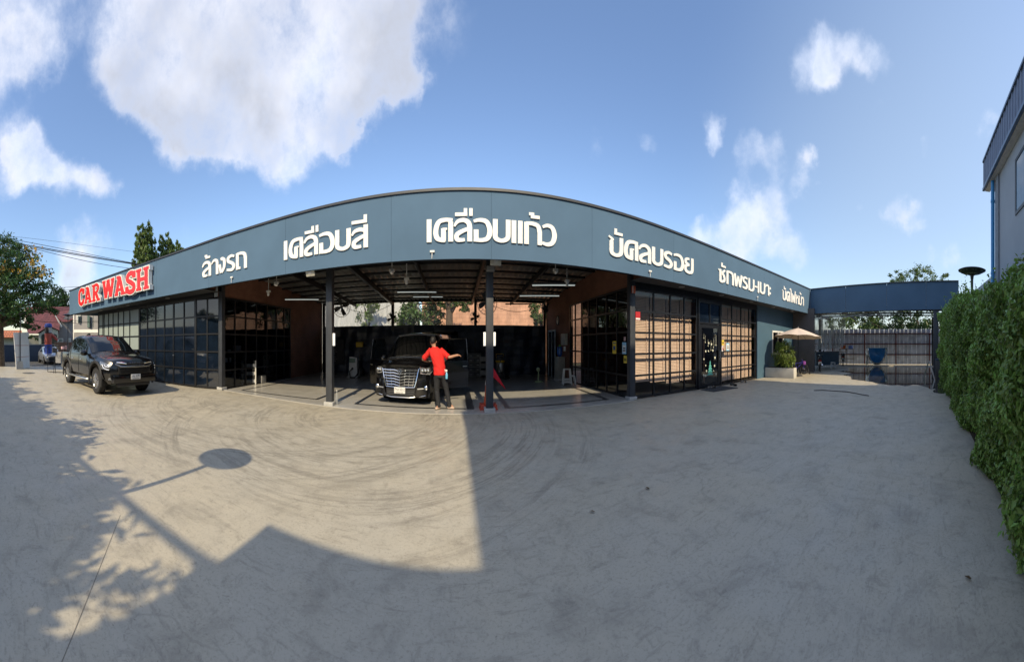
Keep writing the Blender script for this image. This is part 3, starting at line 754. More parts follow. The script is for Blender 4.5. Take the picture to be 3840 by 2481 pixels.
# ------------------------------------------------------------------ lettering on the fascia
def crm(pts, k=5):
    """smooth polyline through (x, y, w, corner?)"""
    P = [Vector((p[0], p[1], p[2] if len(p) > 2 else 0)) for p in pts]; o = []
    for i in range(len(P)-1):
        p0, p1, p2, p3 = P[max(i-1, 0)], P[i], P[i+1], P[min(i+2, len(P)-1)]
        for j in range(k):
            t = j/k; o.append(.5*((2*p1)+(p2-p0)*t+(2*p0-5*p1+4*p2-p3)*t*t+(3*p1-p0-3*p2+p3)*t*t*t))
    o.append(P[-1]); return o
def strokes(m, S, ox, sx, zb, h, d0, d1, w, mapf):
    """each stroke becomes a thick ribbon; hv widths: vertical limbs w, horizontals .82w"""
    for k, s in enumerate(S):
        smooth = s[0] == 's'; pts = s[1:]
        if smooth: P = crm(pts)
        else: P = [Vector((p[0], p[1], p[2] if len(p) > 2 else 0)) for p in pts]
        L_, R_ = [], []
        n = len(P)
        for i in range(n):
            d = (P[min(i+1, n-1)]-P[max(i-1, 0)]); d.z = 0
            if d.length < 1e-6: d = Vector((0, 1, 0))
            d.normalize(); nn = Vector((-d.y, d.x, 0))
            mit = 1.0
            if not smooth and 0 < i < n-1:
                d1_ = (P[i]-P[i-1]); d1_.z = 0; d1_.normalize(); nn1 = Vector((-d1_.y, d1_.x, 0)); mit = 1/max(.5, nn.dot(nn1))
            ww = (P[i].z if P[i].z else w)*mit/2
            L_.append(P[i]+nn*ww); R_.append(P[i]-nn*ww)
        dd = d1+k*.0015
        rows = []
        for side, off in ((L_, d0), (L_, dd), (R_, dd), (R_, d0)):
            rows.append([mapf(ox+q.x*sx, zb+q.y*h, off) for q in side])
        m.grid(rows)
        for e in (0, -1): m.face([rows[0][e], rows[1][e], rows[2][e], rows[3][e]])
V = 'v'; S_ = 's'
G = {}
G['เ'] = (.30, [[V, (.12, 0), (.12, 1)]])
G['แ'] = (.58, [[V, (.12, 0), (.12, 1)], [V, (.41, 0), (.41, 1)]])
G['ค'] = (.92, [[V, (.78, 0), (.78, .86)], [S_, (.86, .92, .17), (.55, .95, .17), (.25, .86, .2), (.12, .5, .22), (.17, .18, .22), (.38, .07, .17), (.54, .06, .16)], [V, (.46, .03), (.46, .58)], [V, (.42, .54, .12), (.62, .56, .08)]])
G['ด'] = G['ค']
G['ล'] = (.85, [[V, (.70, 0), (.70, .62)], [S_, (.02, .66, .08), (.16, .86, .15), (.42, .93, .18), (.64, .82, .21), (.70, .6, .22)], [S_, (.68, .56, .16), (.40, .46, .17), (.14, .30, .2), (.14, .10, .2), (.32, .06, .16), (.48, .08, .14)]])
G['ส'] = (.85, [[V, (.70, 0), (.70, 1.06)], [S_, (.02, .62, .08), (.16, .80, .15), (.42, .86, .18), (.62, .80, .16)], [S_, (.68, .56, .16), (.40, .46, .17), (.14, .30, .2), (.14, .10, .2), (.32, .06, .16), (.48, .08, .14)]])
G['อ'] = (.86, [[S_, (.02, .88, .12), (.30, .94, .16), (.60, .86, .2), (.74, .5, .23), (.66, .18, .21), (.42, .07, .17), (.02, .08, .16)], [V, (.13, .03), (.13, .52)]])
G['บ'] = (.84, [[V, (.12, 1), (.12, .38)], [S_, (.12, .44, .22), (.14, .18, .21), (.4, .07, .17), (.66, .18, .21), (.70, .44, .22)], [V, (.70, .38), (.70, 1)]])
G['ก'] = (.86, [[V, (.12, 0), (.12, .98)], [S_, (.10, .93, .14), (.42, .93, .17), (.66, .84, .2), (.74, .55, .22)], [V, (.74, .6), (.74, 0)]])
G['ถ'] = (.86, [[V, (.12, 0), (.12, .98)], [V, (.12, .08, .15), (.36, .08, .15)], [S_, (.10, .93, .14), (.42, .93, .17), (.66, .84, .2), (.74, .55, .22)], [V, (.74, .6), (.74, 0)]])
G['ว'] = (.74, [[S_, (.02, .84, .12), (.26, .93, .16), (.50, .84, .2), (.60, .5, .23), (.50, .18, .21), (.26, .07, .17), (.0, .12, .13)]])
G['า'] = (.62, [[S_, (.0, .70, .06), (.14, .87, .13), (.32, .92, .17), (.47, .82, .2), (.50, .55, .22)], [V, (.50, .6), (.50, 0)]])
G['ง'] = (.66, [[S_, (.18, .86, .18), (.34, .9, .18), (.48, .72, .22), (.46, .34, .2), (.26, .04, .16)], [V, (.08, .56, .2), (.2, .02, .16)]])
G['ร'] = (.74, [[S_, (.62, .86, .14), (.38, .93, .16), (.14, .82, .2), (.16, .62, .2), (.46, .46, .2), (.58, .26, .21), (.42, .08, .18), (.02, .12, .14)]])
G['ย'] = (.82, [[S_, (.44, .92, .13), (.18, .86, .17), (.14, .66, .18), (.44, .54, .13)], [S_, (.44, .54, .13), (.13, .42, .19), (.14, .16, .2), (.4, .06, .17), (.66, .14, .2), (.70, .40, .22)], [V, (.70, .36), (.70, 1)]])
G['ข'] = (.84, [[V, (.0, .98, .1), (.24, .84, .12)], [V, (.24, .88, .12), (.08, .70, .12)], [V, (.14, .76), (.14, .38)], [S_, (.14, .44, .22), (.16, .18, .21), (.4, .07, .17), (.66, .18, .21), (.70, .44, .22)], [V, (.70, .38), (.70, 1)]])
G['ซ'] = (.80, [[V, (.0, .90, .1), (.14, .78, .12), (.26, .92, .12)], [V, (.18, .82), (.18, .05)], [S_, (.16, .06, .15), (.42, .08, .18), (.60, .22, .2), (.54, .5, .2), (.34, .68, .15)], [V, (.34, .68, .15), (.66, .94, .14)]])
G['พ'] = (1.0, [[V, (.08, .98), (.26, .02)], [V, (.26, .02, .18), (.48, .84, .18)], [V, (.48, .84, .18), (.68, .02, .18)], [V, (.68, .02), (.90, .98)]])
G['ฟ'] = (1.0, [[V, (.08, .98), (.26, .02)], [V, (.26, .02, .18), (.48, .84, .18)], [V, (.48, .84, .18), (.68, .02, .18)], [V, (.68, .02), (.86, 1.30)]])
G['ม'] = (.84, [[V, (.12, 1), (.12, 0)], [V, (.1, .1, .16), (.28, .1, .14)], [S_, (.24, .02, .12), (.5, .05, .17), (.68, .18, .2), (.70, .44, .22)], [V, (.70, .38), (.70, 1)]])
G['น'] = G['ม']
G['ห'] = (.84, [[V, (.12, 1), (.12, 0)], [S_, (.16, .46, .12), (.34, .68, .14), (.56, .72, .16), (.70, .56, .2), (.70, .4, .22)], [V, (.70, .46), (.70, 0)], [V, (.46, .70, .14), (.66, .97, .14)]])
G['ไ'] = (.44, [[V, (.26, 0), (.26, 1.28)], [S_, (.28, 1.28, .16), (.12, 1.36, .15), (-.08, 1.30, .12)]])
G['-'] = (.42, [[V, (.02, .46, .14), (.40, .46, .14)]])
G['ะ'] = (.30, [[V, (.12, .16, .2), (.12, .36, .2)], [V, (.12, .62, .2), (.12, .82, .2)]])
# marks over the previous letter, drawn relative to that letter's right edge
MK = {'้': [[V, (-.62, 1.36, .13), (-.40, 1.36, .13)], [V, (-.54, 1.24, .14), (-.12, 1.24, .14)], [V, (-.44, 1.2, .12), (-.44, 1.42, .12)]],
      'ั': [[V, (-.54, 1.18, .14), (-.06, 1.18, .14)], [V, (-.46, 1.13, .15), (-.46, 1.42, .15)]],
      'ี': [[V, (-.84, 1.22, .15), (-.10, 1.22, .15)], [V, (-.17, 1.16, .16), (-.17, 1.52, .16)]],
      'ื': [[V, (-.80, 1.18, .15), (-.26, 1.18, .15)], [V, (-.34, 1.12, .15), (-.34, 1.44, .15)], [V, (-.10, 1.11, .15), (-.10, 1.44, .15)]]}
def word(letters, X0_, X1_, label):
    adv = sum(G[c][0] for c in letters if c in G)
    k = (X1_-X0_)/adv; m = MB(); x = X0_
    for c in letters:
        if c in G: strokes(m, G[c][1], x, k, 3.675, .47, .002, .036, .215, fpt); x += G[c][0]*k
        else: strokes(m, MK[c], x, k, 3.675, .47, .002, .036, .15, fpt)
    o = m.build('sign_lettering', M_offw, None, sharp=30)
    tag(o, label, 'sign', 'white service words on the fascia')
def bx(px, y=7.2): return y*math.tan((px-X0)/FX)
word('ล้างรถ', bx(767, 7.15), bx(932, 7.25), 'raised white word over the left glass wall beside the red lettering')
word('เคลือบสี', bx(1068, 7.28), bx(1386, 7.25), 'raised white word with a tall tail, over the left garage bay')
word('เคลือบแก้ว', bx(1600, 7.2), bx(2087, 7.15), 'widest raised white word, over the garage post with two white lights')
word('ขัดลบรอย', bx(2279, 7.18), bx(2597, 7.26), 'raised white word over the blinds beside the corner post')
word('ซักพรม-เบาะ', bx(2692, 7.26), bx(2886, 7.27), 'raised white hyphenated word over the entrance door and second blinds')
word('ขัดไฟหน้า', bx(2932, 7.16), bx(3012, 7.05), 'smallest looking white word, next to the canopy corner')
# CAR WASH block
A = {}
A['C'] = (.80, [[S_, (.66, .66), (.60, .86), (.40, .93), (.18, .80), (.14, .5), (.18, .2), (.40, .07), (.62, .16), (.68, .34)], [V, (.68, .62), (.68, .99)]])
A['A'] = (.90, [[V, (.14, .06), (.38, .92)], [V, (.40, .92), (.70, .06)], [V, (.26, .30, .18), (.62, .30, .18)], [V, (.0, .08, .16), (.32, .08, .16)], [V, (.52, .08, .16), (.88, .08, .16)], [V, (.16, .92, .16), (.46, .92, .16)]])
A['R'] = (.90, [[V, (.20, .0), (.20, 1)], [S_, (.20, .90, .2), (.5, .92, .2), (.66, .74, .24), (.5, .52, .2), (.24, .50, .2)], [V, (.40, .50), (.68, .04)], [V, (.0, .08, .16), (.40, .08, .16)], [V, (.56, .08, .16), (.86, .08, .16)], [V, (.0, .92, .16), (.3, .92, .16)]])
A['W'] = (1.22, [[V, (.14, .95), (.34, .04)], [V, (.34, .04), (.56, .9)], [V, (.58, .9), (.80, .04)], [V, (.80, .04), (1.02, .95)], [V, (.0, .92, .16), (.34, .92, .16)], [V, (.40, .92, .16), (.74, .92, .16)], [V, (.82, .92, .16), (1.16, .92, .16)]])
A['S'] = (.80, [[S_, (.64, .70), (.58, .88), (.36, .92), (.16, .80), (.18, .62), (.44, .48), (.64, .32), (.60, .12), (.36, .06), (.16, .14), (.12, .34)], [V, (.66, .66), (.66, 1)], [V, (.10, .0), (.10, .36)]])
A['H'] = (.96, [[V, (.20, 0), (.20, 1)], [V, (.72, 0), (.72, 1)], [V, (.2, .5, .2), (.72, .5, .2)], [V, (.0, .08, .16), (.40, .08, .16)], [V, (.52, .08, .16), (.92, .08, .16)], [V, (.0, .92, .16), (.40, .92, .16)], [V, (.52, .92, .16), (.92, .92, .16)]])
txt = [('C', 0), ('A', 0), ('R', 0), (' ', .18), ('W', 0), ('A', -.06), ('S', 0), ('H', 0)]
tot = sum((A[c][0] if c != ' ' else 0)+a for c, a in txt)
cw = thing('red_sign', 'big red slab letters edged in white reading CAR WASH at the fascia end', 'sign', (-15, FY(-15), 3.6))
x = -18.35; k = 7.0/tot
for c, a in txt:
    x += a*k
    if c == ' ': continue
    big = []; 
    m = MB()
    def fat(S, extra):
        o = []
        for s in S:
            if s[0] == V and len(s) == 3:      # lengthen straight strokes by the outline
                p, q = Vector(s[1][:2]), Vector(s[2][:2]); d = (q-p).normalized()*extra*.5
                w = (s[1][2] if len(s[1]) > 2 else .26)+extra
                o.append([V, (*(p-d), w), (*(q+d), w)])
            else:
                o.append([s[0]]+[(p[0], p[1], (p[2] if len(p) > 2 else .26)+extra) for p in s[1:]])
        return o
    mapf = lambda X_, Z_, off: (X_+15, FY(X_)-off-FY(-15), Z_-3.6)
    strokes(m, fat(A[c][1], .055), x, k, 3.66, .88, .05, .235, .26, mapf)
    base = m.build('letter_box', mat('white_letter_edge', (.78, .77, .74), .45, var=.03), cw, sharp=30)
    m = MB(); strokes(m, fat(A[c][1], -.035), x, k, 3.66, .88, .236, .252, .26, mapf); m.build('letter_face', M_red, base, sharp=30)
    x += A[c][0]*k
# small white words above the C
m = MB(); x = -17.75
for c in 'คารวอช'.replace('ช', 'ซ'):
    strokes(m, G[c][1], x, .2, 4.50, .16, .002, .03, .2, fpt); x += G[c][0]*.2+.02
tag(m.build('sign_lettering', M_offw), 'tiny white word just above the red letter C', 'sign')
def zz(py, Rr): return EYE+(HZ-py)/FYV*Rr
# ------------------------------------------------------------------ grey building on the right, behind the hedge
M_gwall = mat('grey_blue_render', (.30, .33, .38), .8, var=.05, scale=1.2, bump=.08, bscale=25)
M_rib = mat('ribbed_metal', (.14, .17, .24), .4, .4, var=.1)
gb = thing('grey_building', 'tall grey building with ribbed metal parapet and blue drain pipe behind the hedge', 'building')
m = MB(); m.box(.60, 12.75, -12, -3.7, 0, 7.75); m.build('wall', M_gwall, gb)
many('added_shade_block', [(.95, 6.5, -22, -8, 7.76, 14.05), (6.51, 12.6, -22, -8.02, 7.76, 13.2)], M_gwall, gb)  # unseen blocks added and stepped to set the shade on yard and facade
m = MB(); m.box(-1.6, .59, -9, -3.64, 0, 4.75); m.build('annex', M_gwall, gb)
m = MB(); y = -3.4
x = .60
while x < 13.6:
    m.face([(x, y, 7.85), (x+.20, y, 7.85), (x+.20, y, 8.88), (x, y, 8.88)])
    m.face([(x+.20, y, 7.85), (x+.22, y+.035, 7.85), (x+.22, y+.035, 8.88), (x+.20, y, 8.88)])
    m.face([(x+.22, y+.035, 7.85), (x+.27, y+.035, 7.85), (x+.27, y+.035, 8.88), (x+.22, y+.035, 8.88)])
    m.face([(x+.27, y+.035, 7.85), (x+.29, y, 7.85), (x+.29, y, 8.88), (x+.27, y+.035, 8.88)]); x += .29
m.box(.60, 13.62, -3.5, -3.42, 7.9, 8.85); m.box(13.5, 13.6, -12, -3.5, 7.85, 8.88)
m.build('parapet', M_rib, gb)
m = MB(); m.box(.60, 13.66, -3.44, -3.33, 8.88, 8.96); m.box(.60, 13.66, -3.44, -3.33, 7.74, 7.85); m.build('parapet_trim', mat('blue_grey_trim', (.13, .18, .26), .4, .3), gb)
m = MB(); m.box(.60, 13.6, -3.69, -3.45, 7.72, 7.78); m.box(12.76, 13.5, -12, -3.7, 7.72, 7.78); m.build('eave_soffit', mat('white_soffit', (.62, .60, .55), .7), gb)
m = MB(); m.box(12.0, 12.35, -3.7, -3.62, 0, 7.7); m.build('pilaster', mat('dark_grey_pilaster', (.20, .22, .26), .8), gb)
m = MB(); m.cyl((12.62, -3.56, 0), (12.62, -3.56, 7.7), .085, n=18)
for z in (2.2, 4.2, 6.9): m.cyl((12.62, -3.56, z), (12.62, -3.56, z+.09), .10, n=18)
m.build('drain_pipe', mat('blue_pvc', (.03, .22, .50), .35, var=.05), gb)
m = MB(); m.box(7.8, 10.0, -3.7, -3.66, 5.5, 5.6); m.box(7.8, 10.0, -3.7, -3.66, 7.1, 7.2); m.box(9.9, 10.0, -3.7, -3.66, 5.6, 7.1); m.box(8.8, 8.9, -3.7, -3.66, 5.6, 7.1); wf = m.build('window', M_black, gb)
m = MB(); m.face([(7.8, -3.68, 5.6), (9.9, -3.68, 5.6), (9.9, -3.68, 7.1), (7.8, -3.68, 7.1)]); m.build('pane', mat('blue_window', (.10, .16, .22), .05, spec=.8), wf, fix=False)
m = MB(); m.box(13.7, 26, -5.2, -5.0, 0, 5.2)  # unseen wall added to keep the ground before the wash bay in shade
tag(m.build('boundary_wall', M_gwall), 'unseen high grey wall added behind the hedge to shade the yard', 'wall')

# ------------------------------------------------------------------ vegetation
def leafmat(name, c, var=.35, rough=.5):
    m = bpy.data.materials.new(name); m.use_nodes = True; t = m.node_tree; b = t.nodes['Principled BSDF']; L = t.links.new
    g = N(t, 'ShaderNodeNewGeometry'); c2 = N(t, 'ShaderNodeTexCoord')
    n = N(t, 'ShaderNodeTexNoise'); n.inputs['Scale'].default_value = .9; n.inputs['Detail'].default_value = 3; L(c2.outputs['Object'], n.inputs['Vector'])
    hs = N(t, 'ShaderNodeHueSaturation'); hs.inputs['Color'].default_value = (*c, 1)
    m1 = N(t, 'ShaderNodeMapRange'); m1.inputs[3].default_value = 1-var; m1.inputs[4].default_value = 1+var*1.3; L(g.outputs['Random Per Island'], m1.inputs[0])
    m2 = N(t, 'ShaderNodeMapRange'); m2.inputs[1].default_value = .3; m2.inputs[2].default_value = .7; m2.inputs[3].default_value = .7; m2.inputs[4].default_value = 1.25; L(n.outputs['Fac'], m2.inputs[0])
    q = N(t, 'ShaderNodeMath', operation='MULTIPLY'); L(m1.outputs[0], q.inputs[0]); L(m2.outputs[0], q.inputs[1]); L(q.outputs[0], hs.inputs['Value'])
    m3 = N(t, 'ShaderNodeMapRange'); m3.inputs[3].default_value = .485; m3.inputs[4].default_value = .52; L(g.outputs['Random Per Island'], m3.inputs[0]); L(m3.outputs[0], hs.inputs['Hue'])
    L(hs.outputs[0], b.inputs['Base Color']); b.inputs['Roughness'].default_value = rough
    tl = N(t, 'ShaderNodeBsdfTranslucent'); L(hs.outputs[0], tl.inputs[0])
    mx = N(t, 'ShaderNodeMixShader'); mx.inputs[0].default_value = .28
    L(b.outputs[0], mx.inputs[1]); L(tl.outputs[0], mx.inputs[2]); L(mx.outputs[0], t.nodes['Material Output'].inputs[0])
    MATS[name] = m; return m
M_hedge = leafmat('hedge_leaf', (.22, .33, .07), .45, .38)
M_leafd = leafmat('dark_tree_leaf', (.035, .075, .018), .4)
M_leafm = leafmat('mid_tree_leaf', (.07, .12, .03), .4)
M_leafl = leafmat('pale_tree_leaf', (.13, .19, .05), .35)
M_flow = leafmat('orange_blossom', (.45, .26, .03), .3)
M_bark = mat('tree_bark', (.10, .075, .055), .95, var=.3, scale=8, bump=.6, bscale=20)
def scatter(blobs, n, rng, shell=.55, clump=0.0):
    """leaf centres in uneven clumps inside ellipsoid lobes"""
    w = np.array([b[3]*b[4]*b[5] for b in blobs])**.67; w = w/w.sum()
    P = []; Q = []
    for b, ww in zip(blobs, w):
        k = max(20, int(n*ww)); nc = max(6, k//45)
        d = unit(rng.normal(size=(nc, 3))); r = (shell+(1-shell)*rng.random((nc, 1)))**.7
        cc = d*r; sel = rng.integers(0, nc, k)
        p = cc[sel]+rng.normal(size=(k, 3))*.13
        P.append(p*np.array([b[3], b[4], b[5]])+np.array(b[:3]))
        Q.append(unit(d[sel]*.6+rng.normal(size=(k, 3))*.7+np.array([0, 0, .5])))
    return np.concatenate(P), np.concatenate(Q)
def tree(name, label, cat, base, blobs, n, leaf, m, trunk_h, tr_r, seed=1, group=None, limbs=6, droop=None, aspect=.45, shell=.5, extra=None):
    rng = np.random.default_rng(seed); rr = random.Random(seed)
    t = thing(name, label, cat, base, group=group); bx_, by_, _ = base
    L_ = [(b[0]-bx_, b[1]-by_, *b[2:]) for b in blobs]
    P, Q = scatter(L_, n, rng, shell)
    me = leaf_mesh('crown', P, Q, leaf*(.6+.8*rng.random(len(P))), aspect, rng, droop)
    link('crown', me, m, t, 0)
    tm = MB(); top = Vector((0, 0, trunk_h)); pts = [Vector((0, 0, -.05)), Vector((rr.uniform(-.1, .1)*trunk_h*.3, 0, trunk_h*.4)), top]
    tm.tube(pts, [tr_r*1.25, tr_r, tr_r*.75], 10)
    for b in sorted(L_, key=lambda q: -q[3])[:limbs]:
        e_ = Vector(b[:3]); mid = top.lerp(e_, .5)+Vector((rr.uniform(-.3, .3), rr.uniform(-.3, .3), .3))*b[3]*.4
        tm.tube([top-Vector((0, 0, trunk_h*.15)), mid, e_], [tr_r*.6, tr_r*.35, tr_r*.12], 7)
        for k in range(3):
            a = mid.lerp(e_, .4+.3*k/2); f = e_+Vector((rr.uniform(-1, 1)*b[3], rr.uniform(-1, 1)*b[4], rr.uniform(-.4, .8)*b[5]))*.8
            tm.tube([a, a.lerp(f, .5)+Vector((0, 0, .1)), f], [tr_r*.22, tr_r*.13, tr_r*.05], 5)
    tm.build('trunk', M_bark, t, sharp=60)
    if extra:
        me = leaf_mesh('blossom', *extra(L_, rng)); link('blossom', me, M_flow, t, 0)
    return t
def ab(px, py, Rr, rx, ry, rz):     # lobe by bearing, height read at distance Rr
    p = at(px, Rr); return (p.x, p.y, zz(py, Rr), rx, ry, rz)

# hedge: one mass of leaves on a dark twiggy core, trimmed face along Y = -1.1
rng = np.random.default_rng(5)
hd = thing('hedge', 'tall clipped green hedge running along the right edge of the yard', 'hedge', (7, -1.7, 0))
def hy(x): return -1.12-.17*((x-3)/10 if x > 3 else 0)+(.12 if x < 3 else 0)
def hz(x): return 2.16+.56*smoothstep((x-3.5)/6)
core = MB(); xs_ = np.arange(1.2, 13.41, .3); rows = []
for j in range(12):
    rows.append([(x-7+rnd.uniform(-.06, .06), hy(x)-.17+1.7-.07*abs(math.sin(x*2.1+j))+rnd.uniform(-.04, .04), (hz(x)-.14)*j/11) for x in xs_])
rows.append([(x-7, -.9, hz(x)-.16+rnd.uniform(-.03, .03)) for x in xs_]); rows.append([(x-7, -.9, 0) for x in xs_])
core.grid(rows)
core.face([(xs_[-1]-7, hy(13)-.17+1.7, 0), (xs_[-1]-7, hy(13)-.17+1.7, 2.5), (xs_[-1]-7, -.9, 2.5), (xs_[-1]-7, -.9, 0)])
core.build('branches', mat('hedge_core', (.035, .055, .018), .95, var=.5, scale=9), hd, sharp=0)
Ps, Ns, Ss = [], [], []
def hleaves(n, x0, x1, size):
    x = x0+(x1-x0)*rng.random(n); face = rng.random(n)
    z = np.empty(n); y = np.empty(n); nn = np.zeros((n, 3))
    H = np.array([hz(a) for a in x]); Y = np.array([hy(a) for a in x])
    bump = .10*np.sin(x*2.3+3*np.sin(x*.9))+.06*np.sin(x*6.1)
    fr = face < .80
    z[fr] = (H[fr])*rng.random(fr.sum())**.95
    bz = .07*np.sin(z[fr]*4.5+x[fr]*3.1)+.05*np.sin(z[fr]*9+x[fr]*1.7)+.04*np.sin(z[fr]*17-x[fr]*11)
    depth = rng.random(fr.sum())**2*.22
    y[fr] = Y[fr]+bump[fr]*.6+bz-depth+.03
    lo = np.clip((.35-z[fr])/.35, 0, 1); y[fr] -= lo*.03
    nn[fr] = [0, 1, .25]
    tp_ = ~fr
    y[tp_] = Y[tp_]-1.0*rng.random(tp_.sum()); z[tp_] = H[tp_]+bump[tp_]*.8-rng.random(tp_.sum())**2*.2+.05; nn[tp_] = [0, .2, 1]
    P = np.stack([x-7, y+1.7, z], 1)
    Nn = unit(nn+rng.normal(size=(n, 3))*.55)
    Ps.append(P); Ns.append(Nn); Ss.append(size*(.55+.75*rng.random(n)))
hleaves(30000, 1.3, 4.6, .078); hleaves(26000, 4.6, 8.5, .082); hleaves(22000, 8.5, 13.35, .09)
# end face towards the wash bay and some long shoots on top
n = 5000; P = np.stack([np.full(n, 6.38)+rng.random(n)*.12, -.9+1.5*rng.random(n)*1.0-.05, 2.6*rng.random(n)], 1); P[:, 1] = np.clip(P[:, 1], -1, hy(13)+1.7)
Ps.append(P); Ns.append(unit(np.array([[1, .3, .3]])+rng.normal(size=(n, 3))*.5)); Ss.append(.085*(.6+.8*rng.random(n)))
for k in range(150):
    x = rng.uniform(1.5, 13.2); h0 = hz(x); L_ = rng.uniform(.08, .3); q = 9
    lean = rng.normal(size=3)*.12; tt = np.linspace(0, 1, q)[:, None]
    P = np.array([[x-7, hy(x)+1.7-rng.uniform(0, .6), h0]])+tt*(np.array([[0, 0, L_]])+lean*L_*4)+rng.normal(size=(q, 3))*.012
    Ps.append(P); Ns.append(unit(rng.normal(size=(q, 3))+[0, 0, .6])); Ss.append(.08*(.7+.6*rng.random(q)))
P = np.concatenate(Ps); Nn = np.concatenate(Ns); S3 = np.concatenate(Ss)
me = leaf_mesh('foliage', P, Nn, S3, .46, rng); o = link('foliage', me, M_hedge, hd, 0)
# pale fresh shoots
n = 2600; sel = rng.integers(0, len(P), n); P2 = P[sel]+np.stack([rng.normal(size=n)*.02, .05+.03*rng.random(n), rng.normal(size=n)*.02], 1)
me = leaf_mesh('fresh_shoots', P2, unit(np.array([[0, 1, .6]])+rng.normal(size=(n, 3))*.5), .06*(.6+.8*rng.random(n)), .4, rng)
link('fresh_shoots', me, leafmat('fresh_leaf', (.20, .34, .06), .3, .35), hd, 0)
# soil strip and litter under the hedge
m = MB(); m.prism([(1.0, -1.06), (2.2, -1.02), (3.7, -1.1), (7.5, -1.28), (12, -1.40), (13.6, -1.45), (13.6, -3.3), (1.0, -3.3)], -.02, .006); struct('hedge_bed', m, M_soil, sharp=0)

# trees behind the camera whose shade falls over the left of the yard
row = [(-14.6, -4.6, 3.9), (-11.2, -4.8, 3.9), (-8.4, -4.6, 4.35), (-5.9, -4.4, 4.7), (-3.8, -4.7, 4.75)]
labs = ['small leafy tree shading the left of the yard, farthest toward the road', 'small leafy tree shading the yard, second from the road', 'small leafy tree shading the yard, middle of the row', 'small leafy tree shading the yard beside the disc lamp', 'small leafy tree shading the yard close to the grey annex']
for i, (x, y, h) in enumerate(row):
    bl = [(x, y, h-.9, 1.3, 1.1, 1.0), (x-.9, y-.2, h-1.6, 1.1, 1.0, .9), (x+.9, y+.1, h-1.5, 1.1, .9, .9), (x+.2, y-.4, h-2.3, 1.6, 1.2, .9), (x, y+.5, h-1.7, 1.6, .9, .6), (x+.5, y+.6, h-2.6, 1.5, .8, .6)]
    tree('shade_tree', labs[i], 'tree', (x, y, 0), bl, 9000, .26, M_leafm, 1.8, .09, seed=20+i, group='small trees in a row behind the yard')
sh = thing('hedge', 'unseen leafy hedge added under the shade trees to thicken their shade', 'hedge', (-9, -3.6, 0))  # unseen hedge added so the shade at the yard's left closes up
m = MB(); m.grid([[(-7.2+14.6*i/40, -.1+.12*math.sin(i*1.7), 0) for i in range(41)], [(-7.2+14.6*i/40, .05+.12*math.sin(i*2.3), 1.9) for i in range(41)], [(-7.2+14.6*i/40, -.05, 3.2+.18*math.sin(i*.9)+.12*math.sin(i*2.7)) for i in range(41)], [(-7.2+14.6*i/40, -.6, 0) for i in range(41)]])
m.build('branches', MATS['hedge_core'], sh, sharp=0)
rg2 = np.random.default_rng(9); n = 14000
P = np.stack([-7.4+14.9*rg2.random(n), -.3+.5*rg2.random(n), 3.55*rg2.random(n)**.5], 1); P[:, 2] += .35*np.sin(P[:, 0]*1.9)*(P[:, 2] > 3)+.2*np.sin(P[:, 0]*5.3)*(P[:, 2] > 3)
me = leaf_mesh('foliage', P, unit(rg2.normal(size=(n, 3))+[0, .4, .4]), .16*(.6+.8*rg2.random(n)), .45, rg2); link('foliage', me, M_leafm, sh, 0)
m = MB(); m.box(-30, -1.6, -7.5, -7.3, 0, 3.2); tag(m.build('boundary_wall', M_gwall), 'long grey wall behind the row of small shade trees', 'wall')

# sagging cable bundle overhead whose shadow crosses the yard
m = MB(); a = Vector((-15.9, -6.6, 5.25)); b = Vector((-1.3, -4.85, 5.1))
m.tube([a.lerp(b, k/12)+Vector((0, 0, -.10*math.sin(PI*k/12))) for k in range(13)], .05, 8)
tag(m.build('cable_bundle', M_rubber), 'thick black cable bundle slung overhead between a pole and the grey annex', 'cable')
m = MB(); m.cyl((-15.9, -6.6, 0), (-15.9, -6.6, 6.2), .13, .09, 12); tag(m.build('utility_pole', mat('concrete_pole', (.35, .34, .32), .9)), 'round concrete pole carrying the overhead cable bundle', 'pole')
# disc lamps
def disc_lamp(x, y, label):
    t = thing('street_lamp', label, 'lamp', (x, y, 0), group='round disc lamps on poles')
    m = MB(); m.cyl((0, 0, 0), (0, 0, 3.35), .05, .042, 14); m.build('pole', M_dgrey, t)
    m = MB(); m.lathe([(.0, 3.60), (.20, 3.595), (.38, 3.57), (.445, 3.545), (.44, 3.53), (.30, 3.47), (.14, 3.44), (.06, 3.40), (.045, 3.30)], n=40); h = m.build('lamp_head', mat('dark_lamp_shell', (.04, .042, .045), .4), t)
    m = MB()
    for k in range(8):
        a0, a1 = 2*PI*k/8+.06, 2*PI*(k+1)/8-.06
        m.face([(.16*math.cos(a0), .16*math.sin(a0), 3.438), (.16*math.cos(a1), .16*math.sin(a1), 3.438), (.40*math.cos(a1), .40*math.sin(a1), 3.505), (.40*math.cos(a0), .40*math.sin(a0), 3.505)])
    m.build('diffuser', mat('lamp_diffuser', (.35, .35, .30), .3), h, fix=False)
p = at(3645, 9.3); disc_lamp(p.x, p.y, 'flat dark disc lamp rising above the hedge by the canopy end')
disc_lamp(-3.28, -1.14, 'flat dark disc lamp whose round shadow falls on the sunlit yard')

